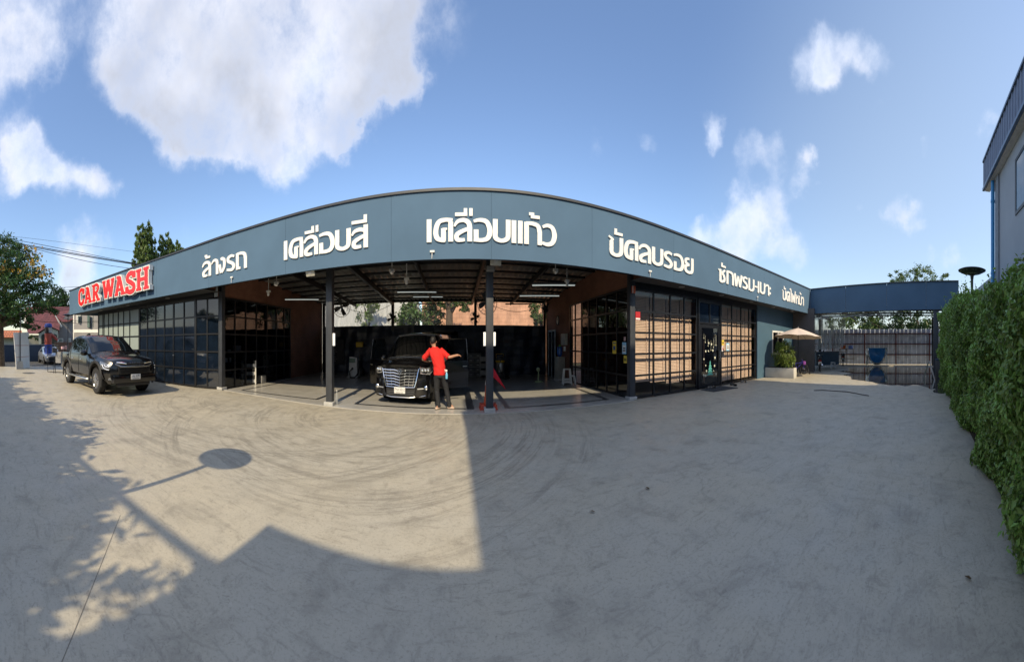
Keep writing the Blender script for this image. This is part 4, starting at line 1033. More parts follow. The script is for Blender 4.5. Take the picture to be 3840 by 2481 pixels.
# ------------------------------------------------------------------ beyond the canopy: fence, trees
fx0 = 27.6
fc = thing('metal_fence', 'tall galvanised sheet fence on dark red rails behind the wash bay', 'fence', (fx0, 4, 0))
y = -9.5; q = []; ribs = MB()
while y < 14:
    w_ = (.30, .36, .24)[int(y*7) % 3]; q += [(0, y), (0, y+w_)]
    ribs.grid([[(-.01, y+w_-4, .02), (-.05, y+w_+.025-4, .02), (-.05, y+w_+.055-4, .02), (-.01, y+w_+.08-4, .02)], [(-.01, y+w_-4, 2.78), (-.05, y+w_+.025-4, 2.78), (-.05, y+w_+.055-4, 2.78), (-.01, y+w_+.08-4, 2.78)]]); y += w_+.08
m = MB(); m.grid([[(dx, yy-4, .02) for dx, yy in q], [(dx, yy-4, 2.77) for dx, yy in q]])
m.build('sheet', mat('weathered_galvanised_sheet', (.50, .57, .70), .5, .2, var=.25, scale=1.6), fc, sharp=20)
ribs.build('ribs', mat('rib_highlight_colour', (.74, .80, .90), .4, .3, var=.3, scale=3), fc, sharp=20, fix=False)  # lighter rib colour stands in for highlights on the rib faces
M_rust = mat('dark_red_steel', (.10, .022, .022), .6, var=.2)
for z in (.72, 1.55, 2.38):
    m = MB(); m.box(-.07, -.01, -13.5, 10, z, z+.07); m.build('rail', M_rust, fc)
for y in (-8, -4.8, -1.6, 1.6, 4.6, 7.8):
    m = MB(); m.box(-.13, -.07, y-4-.05+4-4, y-4+.05, 0, 2.45); m.build('fence_post', M_rust, fc)
tree('feathery_tree', 'feathery leaved tree rising above the right end of the canopy', 'tree', tuple(at(3440, 44)), 
     [ab(3390, 1075, 44, 2.2, 2, 1.6), ab(3460, 1050, 44, 2.0, 2, 1.8), ab(3520, 1068, 44, 1.8, 1.6, 1.3), ab(3360, 1040, 44, 1.2, 1.2, .7), ab(3440, 1020, 44, 1.3, 1.3, .7), ab(3530, 1035, 44, 1.0, 1, .5), ab(3440, 1100, 44, 3.5, 2, 1.5)], 5200, .42, M_leafl, 6.5, .18, seed=3, aspect=.22, shell=.7)
for i, (px, Rr, s, h, lab) in enumerate(((3215, 37, 1.0, 6.4, 'pale leaved tree over the metal fence beside the plastic curtain'), (3330, 36, 1.15, 6.6, 'dark spreading tree over the middle of the metal fence'), (3440, 35, 1.1, 6.3, 'thin branched dark tree over the fence left of the wash bay post'), (3560, 36, 1.1, 6.5, 'dark tree showing between the wash bay post and the hedge'))):
    p = at(px, Rr); q = [(p.x, p.y, h*.62, 2.6*s, 2.8*s, 1.6*s), (p.x, p.y-2.3*s, h*.55, 1.9*s, 2.0*s, 1.1*s), (p.x, p.y+2.3*s, h*.58, 1.9*s, 2.0*s, 1.2*s), (p.x+1, p.y, h*.45, 2*s, 3*s, .9*s)]
    tree('garden_tree', lab, 'tree', (p.x, p.y, 0), q, (2600, 3000, 1500, 2600)[i], .34, (M_leafl, M_leafd, M_leafd, M_leafm)[i], 2.6, .16, seed=40+i, group='trees over the metal fence', shell=.6)

# ------------------------------------------------------------------ seen through the back of the garage
m = MB(); m.box(-3.2, 13.5, 27.0, 27.3, 0, 6.2); tag(m.build('terracotta_building', M_terra), 'orange terracotta tiled wall seen through the back of the garage', 'building')
m = MB(); m.box(-19, -3.3, 25.5, 25.7, 0, 5.0); tag(m.build('pale_wall', mat('pale_painted_wall', (.55, .56, .57), .8, var=.1, scale=.8)), 'pale grey wall seen through the milky plastic at the garage back', 'wall')
tree('garden_tree', 'slim leafy tree seen through the left plastic sheet', 'tree', (-7.6, 23.6, 0), [(-7.6, 23.6, 4.1, .9, .8, 1.4), (-7.2, 23.6, 3.0, .8, .7, .8), (-6.8, 23.5, 4.6, .7, .7, .7)], 1500, .26, M_leafl, 2.6, .16, seed=61)
tree('garden_tree', 'round leafy tree seen through the middle plastic sheet', 'tree', (-3.1, 24.5, 0), [(-3.1, 24.5, 4.0, 1.9, 1.2, 1.4), (-2.0, 24.5, 3.6, 1.1, 1, 1), (-4.1, 24.5, 3.8, 1.2, 1, 1.1)], 2600, .26, M_leafm, 2.4, .18, seed=62)
tree('garden_tree', 'thick trunked tree in front of the orange tiled wall', 'tree', (-.55, 23.4, 0), [(-.3, 23.2, 4.9, 1.4, 1.1, .8), (.9, 23.2, 4.4, 1.1, .9, .6), (-1.3, 23.2, 4.7, 1.1, 1, .7)], 2400, .24, M_leafm, 4.2, .34, seed=63)
tree('garden_tree', 'tree at the right edge of the orange tiled wall', 'tree', (7.1, 23.4, 0), [(7.1, 23.4, 4.4, 1.1, 1, 1.0), (6.6, 23.4, 3.5, .7, .8, .6)], 1500, .24, M_leafm, 3.2, .16, seed=64)

# ------------------------------------------------------------------ left: road side, trees, houses, cables
def flowers(L_, rng):
    P, Q = scatter([b for b in L_ if b[2] > 3][:4], 700, rng, .9); P[:, 2] += .15
    return P, Q, .22*(.6+.8*rng.random(len(P))), .8, rng
tb = at(2, 25)
tree('rain_tree', 'big spreading roadside tree with orange blossom at the left edge', 'tree', (tb.x, tb.y, 0),
     [ab(-40, 1010, 25, 3.4, 3.0, 1.3), ab(60, 1000, 24.5, 2.4, 2.2, 1.2), ab(35, 950, 25, 2.0, 2, .8), ab(120, 1050, 24, 2.0, 2, .9), ab(150, 1110, 24, 1.8, 1.8, .8), ab(20, 1090, 24, 3.0, 2.4, 1.1),
      ab(90, 1150, 23.5, 2.4, 2, .7), ab(170, 1165, 23.5, 1.3, 1.2, .4), ab(10, 1180, 23.5, 2.2, 2, .7), ab(80, 1205, 23.5, 1.4, 1.2, .4), ab(-60, 1130, 24, 3.0, 2.5, 1.4), ab(-30, 930, 25, 2.6, 2.4, .9), ab(120, 1230, 23, .7, .7, .25), ab(125, 1268, 22.8, .45, .4, .15)],
     19000, .24, leafmat('rain_tree_leaf', (.055, .11, .026), .4), 3.4, .32, seed=71, limbs=13, aspect=.4, shell=.55, extra=flowers)
for i, (px, top, Rr, w, lab) in enumerate(((525, 862, 46, 1.15, 'drooping narrow mast tree over the roof, left of the three spires'), (550, 843, 46, 1.35, 'tallest drooping mast tree over the left roof'), (572, 905, 46, .8, 'short drooping mast tree pressed against the tallest one'), (606, 892, 48, .95, 'slim mast tree with a twin top over the roof'), (635, 884, 48, 1.0, 'slim mast tree right of its twin over the roof'), (671, 902, 50, .95, 'small lone mast tree farthest along the roof'))):
    p = at(px, Rr); zt = zz(top, Rr); q = []
    for k in range(9):
        f = k/8; q.append((p.x+rnd.uniform(-.15, .15), p.y, zt-.5-f*7.5, w*(.6+.75*f**.7), w*(.6+.75*f**.7), 1.0))
    tree('mast_tree', lab, 'tree', (p.x, p.y, 0), q, 7500, .42, M_leafl, zt-2, .18, seed=80+i, group='mast trees beyond the roof', limbs=3, droop=(0, 0, -2.2), aspect=.3, shell=.6)
for i, (px, py, Rr, s, lab) in enumerate(((175, 1120, 62, 3.4, 'dark tree behind the red roofs, beside the rain tree'), (215, 1105, 64, 3.6, 'dark tree behind the red roofs, in the middle'), (255, 1115, 62, 3.4, 'dark tree behind the red roofs, next to the fascia end'))):
    p = at(px, Rr); z = zz(py, Rr); tree('far_tree', lab, 'tree', (p.x, p.y, 0), [(p.x, p.y, z-1, s*.7, s*.7, 2.2), (p.x, p.y+1.2, z-3, s*.9, s*.8, 2.5), (p.x+1, p.y-1, z-2.2, s*.7, s*.7, 2)], 2400, .6, M_leafd, z*.5, .25, seed=90+i, group='dark trees behind the red roofs')
# boundary wall across the road
def wall_on(name, label, cat, pts, z0, z1, m_, cap=None):
    t = thing(name, label, cat, (pts[0].x, pts[0].y, 0)); o = pts[0]
    m = MB()
    for a, b in zip(pts, pts[1:]): m.bar(a-o+Vector((0, 0, (z0+z1)/2)), b-o+Vector((0, 0, (z0+z1)/2)), .18, z1-z0)
    m.build('wall', m_, t)
    if cap:
        m = MB()
        for a, b in zip(pts, pts[1:]): m.bar(a-o+Vector((0, 0, z1+.04)), b-o+Vector((0, 0, z1+.04)), .24, .08)
        m.build('coping', cap, t)
    return t
M_slate = mat('slate_blue_paint', (.05, .07, .105), .75, var=.12, scale=1)
M_beige = mat('beige_render', (.44, .43, .36), .8, var=.1, scale=1)
M_wtrim = mat('white_trim_paint', (.68, .67, .62), .6, var=.05)
M_hgrey = mat('warm_grey_render', (.235, .225, .225), .8, var=.06, scale=1)
M_rtile = brick_mat('dark_red_roof_tile', (.17, .05, .05), (.14, .042, .045), (.07, .02, .022), 1.0, True, .5, .26, .03, .7)
M_otile = brick_mat('orange_roof_tile', (.55, .18, .07), (.48, .15, .06), (.2, .07, .03), 1.0, True, .4, .3, .04, .8)
wall_on('boundary_wall', 'dark slate blue wall with pale coping across the road', 'wall', [at(-80, 31), at(70, 32.5), at(203, 33.5)], -.05, 1.50, M_slate, mat('pale_coping', (.35, .35, .33), .8))
sf = thing('slat_fence', 'brown upright slat fence on a low wall in front of the grey house', 'fence', tuple(at(205, 33.5)))
a, b = Vector((0, 0, 0)), at(330, 30)-at(205, 33.5)
m = MB(); m.bar(a+Vector((0, 0, .22)), b+Vector((0, 0, .22)), .2, .5); m.build('low_wall', M_hgrey, sf)
m = MB(); k = 27
for i in range(k): q = a.lerp(b, (i+.5)/k); m.box(q.x-.05, q.x+.05, q.y-.04, q.y+.04, .48, 1.78)
m.build('slats', mat('brown_slat', (.075, .045, .038), .7), sf)['label'] = 'upright brown slats'
m = MB(); m.bar(a+Vector((0, .1, .6)), b+Vector((0, .1, .6)), .04, .06); m.bar(a+Vector((0, .1, 1.6)), b+Vector((0, .1, 1.6)), .04, .06); m.build('rail', M_dgrey, sf)
# low building with orange roof
def P3(px, py, Rr): p = at(px, Rr); return Vector((p.x, p.y, zz(py, Rr)))
ob = thing('orange_roofed_house', 'low pale building with orange tiled roof behind the slate wall', 'house', tuple(at(40, 44)))
o = at(40, 44)
def quad(mb, pts): mb.face([Vector(p)-o for p in pts])
m = MB(); quad(m, [P3(-60, 1264, 42), P3(88, 1264, 42), P3(80, 1238, 46), P3(-60, 1238, 46)]); m.face([Vector(p)-o for p in (P3(-60, 1264, 42), P3(88, 1264, 42), P3(88, 1267, 42), P3(-60, 1267, 42))]); m.build('roof', M_otile, ob, fix=False)
m = MB(); q0, q1 = at(-60, 43), at(95, 43); m.bar(q0-o+Vector((0, 0, 1.1)), q1-o+Vector((0, 0, 1.1)), .2, 2.6); m.build('wall', mat('pale_green_render', (.42, .46, .40), .8), ob)
# beige house with dark red roof and porch gable
hb = thing('red_roofed_house', 'beige house with dark red tiled roof and gabled porch', 'house', tuple(at(160, 43))); o = at(160, 43)
m = MB(); quad(m, [P3(100, 1251, 42), P3(222, 1251, 42), P3(228, 1150, 49), P3(92, 1150, 49)]); m.build('roof', M_rtile, hb, fix=False)
m = MB(); q0, q1 = at(103, 43.2), at(218, 43.2); m.bar(q0-o+Vector((0, 0, 1.35)), q1-o+Vector((0, 0, 1.35)), .3, 2.7); m.build('wall', M_beige, hb)
m = MB(); quad(m, [P3(103, 1250, 42), P3(90, 1215, 44), P3(84, 1180, 49), P3(92, 1150, 49)]); m.build('gable_end', M_wtrim, hb, fix=False)
m = MB(); quad(m, [P3(134, 1252, 40), P3(184, 1221, 40), P3(186, 1219, 45), P3(138, 1246, 45)]); quad(m, [P3(184, 1221, 40), P3(221, 1238, 40), P3(222, 1236, 45), P3(186, 1219, 45)]); m.build('porch_roof', M_rtile, hb, fix=False)
m = MB(); m.face([Vector(p)-o for p in (P3(145, 1252, 40.3), P3(145, 1340, 40.3), P3(218, 1340, 40.3), P3(218, 1240, 40.3), P3(184, 1226, 40.3))]); pw = m.build('porch_wall', mat('pale_sage_render', (.40, .42, .36), .8), hb, fix=False)
for c in (166, 205):
    m = MB(); pts = [P3(c-11, 1290, 40.2), P3(c+9, 1290, 40.2), P3(c+9, 1258, 40.2), P3(c+5, 1253, 40.2), P3(c-1, 1251, 40.2), P3(c-7, 1253, 40.2), P3(c-11, 1258, 40.2)]; m.face([p-o for p in pts]); m.build('window', mat('dark_window', (.03, .035, .03), .2), pw, fix=False)  # window openings in one plain dark colour
# grey two storey house
hg = thing('grey_house', 'two storey grey house with white trim and dark red gable roof beside the fascia', 'house', tuple(at(300, 46))); o = at(300, 46)
m = MB(); m.face([Vector(p)-o for p in (P3(215, 1340, 45), P3(275, 1340, 45), P3(275, 1160, 45), P3(262, 1160, 45), P3(230, 1206, 45), P3(215, 1222, 45))]); m.build('wing_wall', M_hgrey, hg, fix=False)
m = MB(); q = [P3(274, 1340, 44), P3(420, 1340, 38), P3(420, 1120, 38), P3(274, 1120, 44)]; m.face([p-o for p in q]); m.build('wall', M_hgrey, hg, fix=False)
m = MB(); m.face([Vector(p)-o for p in (P3(232, 1206, 44.5), P3(256, 1206, 44.5), P3(278, 1194, 44.5), P3(278, 1150, 49), P3(176, 1150, 50), P3(205, 1178, 46))]); m.build('roof', M_rtile, hg, fix=False)
m = MB(); m.face([Vector(p)-o for p in (P3(202, 1176, 44.4), P3(206, 1176, 44.4), P3(233, 1222, 44.4), P3(229, 1229, 44.4))]); m.build('barge_board', M_wtrim, hg, fix=False)
def hline(px0, px1, py0, py1, R0, R1, nm='trim_band'):
    m = MB(); m.face([Vector(p)-o for p in (P3(px0, py1, R0), P3(px1, py1, R1), P3(px1, py0, R1), P3(px0, py0, R0))]); return m.build(nm, M_wtrim, hg, fix=False)
RR = lambda px: 43.9+(px-274)/146*(-6.0)
hline(276, 420, 1235, 1247, RR(276), RR(420)); hline(274, 278, 1160, 1340, RR(274), RR(278)); hline(318, 322, 1160, 1340, RR(318), RR(322))
for (x0, x1, y0, y1, nv) in ((287, 308, 1178, 1212, 2), (322, 352, 1177, 1230, 1), (285, 307, 1266, 1284, 3), (255, 266, 1268, 1284, 2), (220, 237, 1268, 1284, 2)):
    r0, r1 = (RR(x0)-.1, RR(x1)-.1) if x0 > 274 else (44.8, 44.8)
    f = hline(x0, x1, y0, y1, r0, r1, 'window')
    m = MB()
    for k in range(nv+1):
        a0 = x0+2+(x1-x0-4)*k/(nv+1)+.8; a1 = x0+2+(x1-x0-4)*(k+1)/(nv+1)-.8
        m.face([Vector(p)-o for p in (P3(a0, y1-3, r0-.06), P3(a1, y1-3, r1-.06), P3(a1, y0+3, r1-.06), P3(a0, y0+3, r0-.06))])
    m.build('pane', mat('green_grey_pane', (.09, .14, .13), .1, spec=.7), f, fix=False)
m = MB(); m.face([Vector(p)-o for p in (P3(324, 1262, 41), P3(346, 1262, 41), P3(346, 1256, 41), P3(340, 1251, 41), P3(335, 1249, 41), P3(329, 1251, 41), P3(324, 1256, 41))]); m.build('arched_window', mat('dark_window', (.03, .035, .03), .2), hg, fix=False)
# overhead cables on the left
cabs = [(-60, 880, 30, 640, 1015, 34, .022), (-60, 893, 28, 600, 1005, 33, .035), (-60, 896, 28, 560, 1000, 32, .03), (125, 932, 28, 560, 1015, 32, .022), (-60, 878, 29, 620, 960, 40, .012),
        (-60, 1062, 30, 340, 1072, 34, .018), (-60, 1075, 30, 320, 1082, 34, .018), (-60, 1085, 30, 300, 1090, 34, .022), (-60, 1096, 30, 290, 1100, 34, .02), (-60, 1112, 23, 280, 1118, 30, .018), (-60, 1143, 21.5, 275, 1150, 30, .022), (-60, 1152, 21.5, 275, 1157, 30, .022), (-60, 1176, 26, 375, 1207, 34, .02), (200, 1178, 28, 375, 1200, 34, .016)]
cl = ['upper thin cable of the sloping set', 'thick sloping black cable, upper of the pair', 'thick sloping black cable, lower of the pair', 'sloping cable that branches off by the small clamp', 'faint topmost wire crossing the sky', 'highest wire of the flat set before the white cloud', 'second wire of the flat set before the cloud', 'third wire of the flat set before the cloud', 'lowest wire of the flat set before the cloud', 'thin wire crossing the dark tree', 'upper wire of the pair just above the red roofs', 'lower wire of the pair just above the red roofs', 'wire sagging in front of the dark red roof', 'short wire reaching the grey house windows']
for (x0, y0, r0, x1, y1, r1, rad), lb in zip(cabs, cl):
    a, b = P3(x0, y0, r0), P3(x1, y1, r1); m = MB()
    m.tube([a.lerp(b, k/14)+Vector((0, 0, -.35*math.sin(PI*k/14))) for k in range(15)], rad, 5)
    tag(m.build('overhead_cable', M_rubber), lb, 'cable', 'overhead cables at the left')
# ------------------------------------------------------------------ vehicles: bodies lofted through cross sections
class Body:
    """stations: (x, [(y,z) * k]) from bottom centre to top centre, front first"""
    def __init__(s, st): s.st = sorted(st, key=lambda q: -q[0])
    def sec(s, x):
        st = s.st
        if x >= st[0][0]: return st[0][1]
        for a, b in zip(st, st[1:]):
            if a[0] >= x >= b[0]:
                t = (a[0]-x)/(a[0]-b[0]+1e-9)
                return [(p[0]+(q[0]-p[0])*t, p[1]+(q[1]-p[1])*t) for p, q in zip(a[1], b[1])]
        return st[-1][1]
    def pt(s, x, u, side=1, off=0):
        sc_ = s.sec(x); k = min(int(u), len(sc_)-2); t = u-k
        y = sc_[k][0]+(sc_[k+1][0]-sc_[k][0])*t; z = sc_[k][1]+(sc_[k+1][1]-sc_[k][1])*t
        p = Vector((x, y, z))
        if off:
            a = s.pt(x-.02, u); b = s.pt(x+.02, u); u2 = min(u+.05, len(sc_)-1.001); u1 = max(u-.05, 0)
            c = s.pt(x, u2)-s.pt(x, u1); n = (b-a).cross(c)
            if n.length > 1e-9:
                n.normalize()
                if n.y < -.01 or (abs(n.y) <= .01 and n.z < 0): n = -n
                if n.z < -.3 and u > 3: n = -n
                p = p+n*off
        return Vector((p.x, p.y*side, p.z))
    def mesh(s, name, m, parent, sharp=32):
        b = MB(); rings = []
        for x, sc_ in s.st:
            ring = [b.pt((x, y, z)) for y, z in sc_]+[b.pt((x, -y, z)) for y, z in sc_[-2:0:-1]]
            rings.append(ring)
        n = len(rings[0])
        for A, B in zip(rings, rings[1:]):
            for q in range(n): b.f.append([A[q], A[(q+1) % n], B[(q+1) % n], B[q]])
        k = len(s.st[0][1])
        for rg in (rings[0], rings[-1]):                   # caps as strips of quads
            for q in range(k-1):
                a, b2 = rg[q], rg[q+1]; c, d = rg[-q-1] if q+1 < len(rg)-k+2 else rg[q+1], rg[-q] if q > 0 else rg[0]
                f = [a, b2, c, d]; g = []
                for v in f:
                    if v not in g: g.append(v)
                if len(g) >= 3: b.f.append(g)
        o = b.build(name, m, parent, sharp)
        bm = bmesh.new(); bm.from_mesh(o.data); bmesh.ops.remove_doubles(bm, verts=bm.verts, dist=1e-5); bmesh.ops.recalc_face_normals(bm, faces=bm.faces); bm.to_mesh(o.data); bm.free()
        o.data.shade_smooth(); o.data.set_sharp_from_angle(angle=R(sharp))
        return o
    def patch(s, name, m, parent, x0, x1, u0, u1, off=.006, nx=6, nu=4, side=(1,), sk=0, sk1=None):
        """surface patch lifted off the body; sk / sk1 shift the upper edge fore and aft for raked ends"""
        b = MB(); sk1 = sk if sk1 is None else sk1
        for sd in side:
            rows = []
            for j in range(nu+1):
                f = j/nu; a, c = x0+sk*f, x1+sk1*f
                rows.append([s.pt(a+(c-a)*i/nx, u0+(u1-u0)*f, sd, off) for i in range(nx+1)])
            b.grid(rows)
        return b.build(name, m, parent, 60, fix=False)
def cut_arches(o, specs):
    """real wheel arches: subtract cylinders lying across the body"""
    b = MB()
    for x, z, r, y0, y1 in specs: b.cyl((x, y0, z), (x, y1, z), r, n=28)
    me = b.mesh('cutter'); bm = bmesh.new(); bm.from_mesh(me); bmesh.ops.recalc_face_normals(bm, faces=bm.faces); bm.to_mesh(me); bm.free()
    c = bpy.data.objects.new('cutter', me); COL.objects.link(c); c.parent = o.parent
    md = o.modifiers.new('b', 'BOOLEAN'); md.operation = 'DIFFERENCE'; md.object = c; md.solver = 'EXACT'
    dg = bpy.context.evaluated_depsgraph_get(); dg.update()
    new = bpy.data.meshes.new_from_object(o.evaluated_get(dg)); o.modifiers.clear(); o.data = new
    bpy.data.objects.remove(c); bpy.data.meshes.remove(me)
    o.data.shade_smooth(); o.data.set_sharp_from_angle(angle=R(32))
M_rim = mat('machined_rim', (.5, .5, .5), .22, .9, var=.05)
M_rimd = mat('dark_rim_pocket', (.03, .03, .032), .4)
M_lens = mat('headlamp_lens', (.16, .17, .18), .08, .3, var=.5, scale=14, spec=.7, coat=.6)
M_led = mat('headlamp_chrome', (.85, .87, .9), .12, .8, var=.1)
M_plate = mat('plate_white', (.72, .72, .70), .5, var=.04)
M_ink = mat('plate_ink', (.02, .02, .022), .5, var=0)
M_bodyk = mat('unpainted_trim', (.016, .016, .017), .55, var=.1)
def wheel(parent, x, y, r, w, side, spokes=6):
    t = MB(); s = side
    t.lathe([(r*.60, -w/2), (r*.93, -w/2), (r*.985, -w/2+.03), (r, -w*.25), (r, w*.25), (r*.985, w/2-.03), (r*.93, w/2), (r*.60, w/2)], (x, y, r), 36, 'y', cap=False)
    for k in range(54):
        a = 2*PI*k/54
        for dy in (-w*.28, w*.28):
            c = Vector((x+math.cos(a)*r*.998, y+dy, r+math.sin(a)*r*.998)); t.bar(c+Vector((0, -.045, 0)), c+Vector((0, .045, 0)), .012, .022, up=(math.cos(a), 0, math.sin(a)))
    wh = t.build('wheel', M_rubber, parent)
    yo = y+s*(w/2-.035)
    m = MB(); m.lathe([(.0, -.012*s), (r*.61, -.012*s), (r*.61, -.10*s), (r*.3, -.10*s)], (x, yo, r), 30, 'y'); m.build('rim_pocket', M_rimd, wh)
    m = MB(); m.lathe([(r*.565, .0), (r*.60, .012*s), (r*.625, .0), (r*.60, -.02*s)], (x, yo+s*.014, r), 36, 'y')
    for k in range(spokes):
        a = 2*PI*k/spokes+.2
        for da in (-.13, .13):
            p = Vector((x+math.cos(a)*r*.10, yo+s*.03, r+math.sin(a)*r*.10)); q = Vector((x+math.cos(a+da*1.7)*r*.585, yo+s*.02, r+math.sin(a+da*1.7)*r*.585))
            m.bar(p, q, .032, .022, up=(0, 1, 0))
    m.lathe([(0, .012*s), (r*.13, .012*s), (r*.15, -.01*s)], (x, yo+s*.03, r), 18, 'y')
    m.build('rim', M_rim, wh, sharp=25)
    return wh
def plate(parent, M, txt, w=.36, h=.155, sub_='กรุงเทพมหานคร'):
    m = MB(); m.M = M; m.box(-w/2, w/2, -h/2, h/2, -.012, 0); p = m.build('licence_plate', M_plate, parent, bevel=.003)
    put_text(txt, h*.60, M @ Matrix.Translation((0, h*.14, .001)), M_ink, p, sx=.88)
    put_text(sub_, h*.22, M @ Matrix.Translation((0, -h*.33, .001)), M_ink, p, sx=1.0)
    return p
def front_M(x, y, z, tilt=0):     # local frame facing forward (+x): text x -> body -y ... readable from the front
    return Matrix.Translation((x, y, z)) @ Matrix.Rotation(PI/2, 4, 'Z') @ Matrix.Rotation(PI/2-tilt, 4, 'X')

# --- black pick-up
def truck():
    a = thing('pickup_truck', 'glossy black double cab pickup parked by the pale glazed end of the car wash', 'pickup truck')
    def hood(x, hw, zb, zt): return (x, [(0, zb), (hw*.84, zb), (hw-.03, zb+.13), (hw, .72), (hw-.015, zt-.20), (hw-.10, zt-.06), (hw*.66, zt-.015), (hw*.36, zt+.02), (0, zt+.025)])
    def cab(x, hw, zt, zb=.42): return (x, [(0, zb), (hw*.84, zb), (hw-.03, zb+.10), (hw, .78), (hw-.03, 1.17), (hw-.16, zt-.11), (hw-.27, zt-.025), (hw*.36, zt), (0, zt+.01)])
    def bed(x, hw, zt, zb=.50): return (x, [(0, zb), (hw*.84, zb), (hw-.03, zb+.10), (hw, .80), (hw-.015, zt-.06), (hw-.03, zt), (hw-.09, zt), (hw-.10, .72), (0, .72)])
    B = Body([hood(2.70, .70, .52, .98), hood(2.62, .86, .40, 1.06), hood(2.45, .95, .36, 1.12), hood(2.1, 1.0, .38, 1.17), hood(1.6, 1.01, .42, 1.21), hood(1.28, 1.01, .42, 1.245),
              (1.20, [(0, .42), (.84, .42), (.98, .52), (1.01, .78), (.985, 1.14), (.93, 1.20), (.70, 1.25), (.36, 1.275), (0, 1.28)]),
              (.80, [(0, .42), (.84, .42), (.98, .52), (1.01, .78), (.98, 1.16), (.87, 1.48), (.74, 1.555), (.36, 1.60), (0, 1.61)]),
              cab(.38, 1.01, 1.82), cab(-.1, 1.01, 1.87), cab(-.6, 1.01, 1.865), cab(-1.12, 1.01, 1.82),
              (-1.33, [(0, .42), (.84, .42), (.98, .52), (1.01, .78), (.98, 1.19), (.90, 1.24), (.80, 1.30), (.36, 1.34), (0, 1.35)]),
              bed(-1.36, 1.01, 1.22), bed(-2.2, 1.01, 1.22), bed(-2.6, .99, 1.22), bed(-2.70, .97, 1.21), (-2.74, [(0, .56), (.78, .56), (.92, .64), (.95, .82), (.95, 1.17), (.94, 1.20), (.7, 1.20), (.4, 1.20), (0, 1.20)])])
    o = B.mesh('body', M_paint, a); r = .405; XF, XR = 1.72, -1.52
    cut_arches(o, [(XF, r+.04, .52, .62, 1.3), (XF, r+.04, .52, -1.3, -.62), (XR, r+.04, .52, .62, 1.3), (XR, r+.04, .52, -1.3, -.62)])
    m = MB(); m.box(-2.5, 2.45, -.60, .60, .36, .62); m.build('chassis', M_bodyk, a)
    for x in (XF, XR):
        for s in (1, -1):
            wheel(a, x, s*.86, r, .25, s, 6)
            m = MB(); rows = []
            for q in range(23):
                an = R(-18)+R(216)*q/22; rows.append([(x+math.cos(an)*rr_, s*yy, r+.04+math.sin(an)*rr_) for rr_, yy in ((.50, 1.0), (.515, 1.035), (.575, 1.04), (.60, 1.005))])
            m.grid(rows); m.build('arch_flare', M_bodyk, a, 50)
    B.patch('windscreen', M_vglass, a, 1.16, .44, 5.15, 7.999, .006, 6, 6, (1, -1))
    for s in (1, -1):
        B.patch('side_window', M_vglass, a, .93, .02, 4.10, 4.94, .006, 6, 4, (s,), -.42, .0)
        B.patch('side_window', M_vglass, a, -.06, -.98, 4.10, 4.94, .006, 6, 4, (s,), .0, .16)
        m = MB()
        for xx in (1.12, -.02, -1.10):
            m.tube([B.pt(xx, u, s, .004) for u in (1.6, 2.2, 3, 3.5, 4.02)], .006, 5)
        m.tube([B.pt(xx, 4.03, s, .004) for xx in (1.1, .5, 0, -.5, -1.1)], .008, 5); m.tube([B.pt(-1.34, u, s, .006) for u in (1.6, 2.2, 3, 4, 4.9)], .008, 5)
        m.build('door_seam', M_bodyk, a)
        for xx in (.18, -.86):
            m = MB(); p = B.pt(xx, 3.62, s, .0); m.tube([p+Vector((.09, 0, 0)), p+Vector((.07, s*.03, .005)), p+Vector((-.09, s*.035, 0)), p+Vector((-.11, 0, 0))], .016, 8); m.build('door_handle', M_chrome, a)
        m = MB(); c = Vector((.93, s*1.13, 1.25)); m.lathe([(.0, -.12), (.06, -.115), (.09, -.06), (.10, .05), (.07, .10), (0, .11)], tuple(c), 14, 'y'); m.bar((.93, s*.96, 1.20), (.93, s*1.05, 1.22), .05, .05)
        mi = m.build('mirror', M_paint, a)
        m = MB(); m.M = Matrix.Translation(c+Vector((0, 0, 0))); m.box(-.088, -.084, -.08, .08, -.06, .07); m.build('mirror_glass', M_chrome, mi)
        m = MB(); m.tube([(1.12, s*.92, .40), (1.05, s*1.06, .40), (-.95, s*1.06, .40), (-1.05, s*.92, .40)], .032, 10); st_ = m.build('side_step', M_alu, a)
        m = MB(); m.box(-.9, 1.0, min(s*.94, s*1.05), max(s*.94, s*1.05), .415, .435); m.build('step_tread', M_bodyk, st_)
        # headlamps wrap the corner
        hl = B.patch('headlight', M_lens, a, 2.60, 2.16, 3.32, 4.35, .008, 6, 3, (s,), .02, -.10)
        m = MB(); m.tube([B.pt(2.585, 3.45, s, .018), B.pt(2.50, 3.42, s, .02), B.pt(2.36, 3.5, s, .02), B.pt(2.25, 3.95, s, .02)], .016, 6); m.tube([B.pt(2.60, 4.0, s, .018), B.pt(2.45, 3.8, s, .02), B.pt(2.38, 4.0, s, .018)], .018, 6); m.build('light_signature', M_led, hl)
        m = MB(); m.box(2.56, 2.66, min(s*.60, s*.86), max(s*.60, s*.86), .56, .64); m.build('fog_light', M_bodyk, a)
        m = MB(); m.bar((2.665, s*.58, .50), (2.56, s*.90, .52), .05, .045); m.build('bumper_accent', M_alu, a)
    B.patch('hood_seam', M_bodyk, a, 1.24, 1.20, 5.2, 7.999, .003, 1, 8, (1, -1))
    m = MB(); m.box(2.60, 2.735, -.60, .60, .66, .98); g = m.build('grille', M_bodyk, a, bevel=.02)
    for z, w_ in ((.70, .50), (.755, .54), (.81, .57)):
        m = MB(); m.bar((2.745, -w_, z), (2.745, w_, z), .02, .022); m.build('grille_bar', mat('gloss_black', (.01, .01, .011), .15), g)
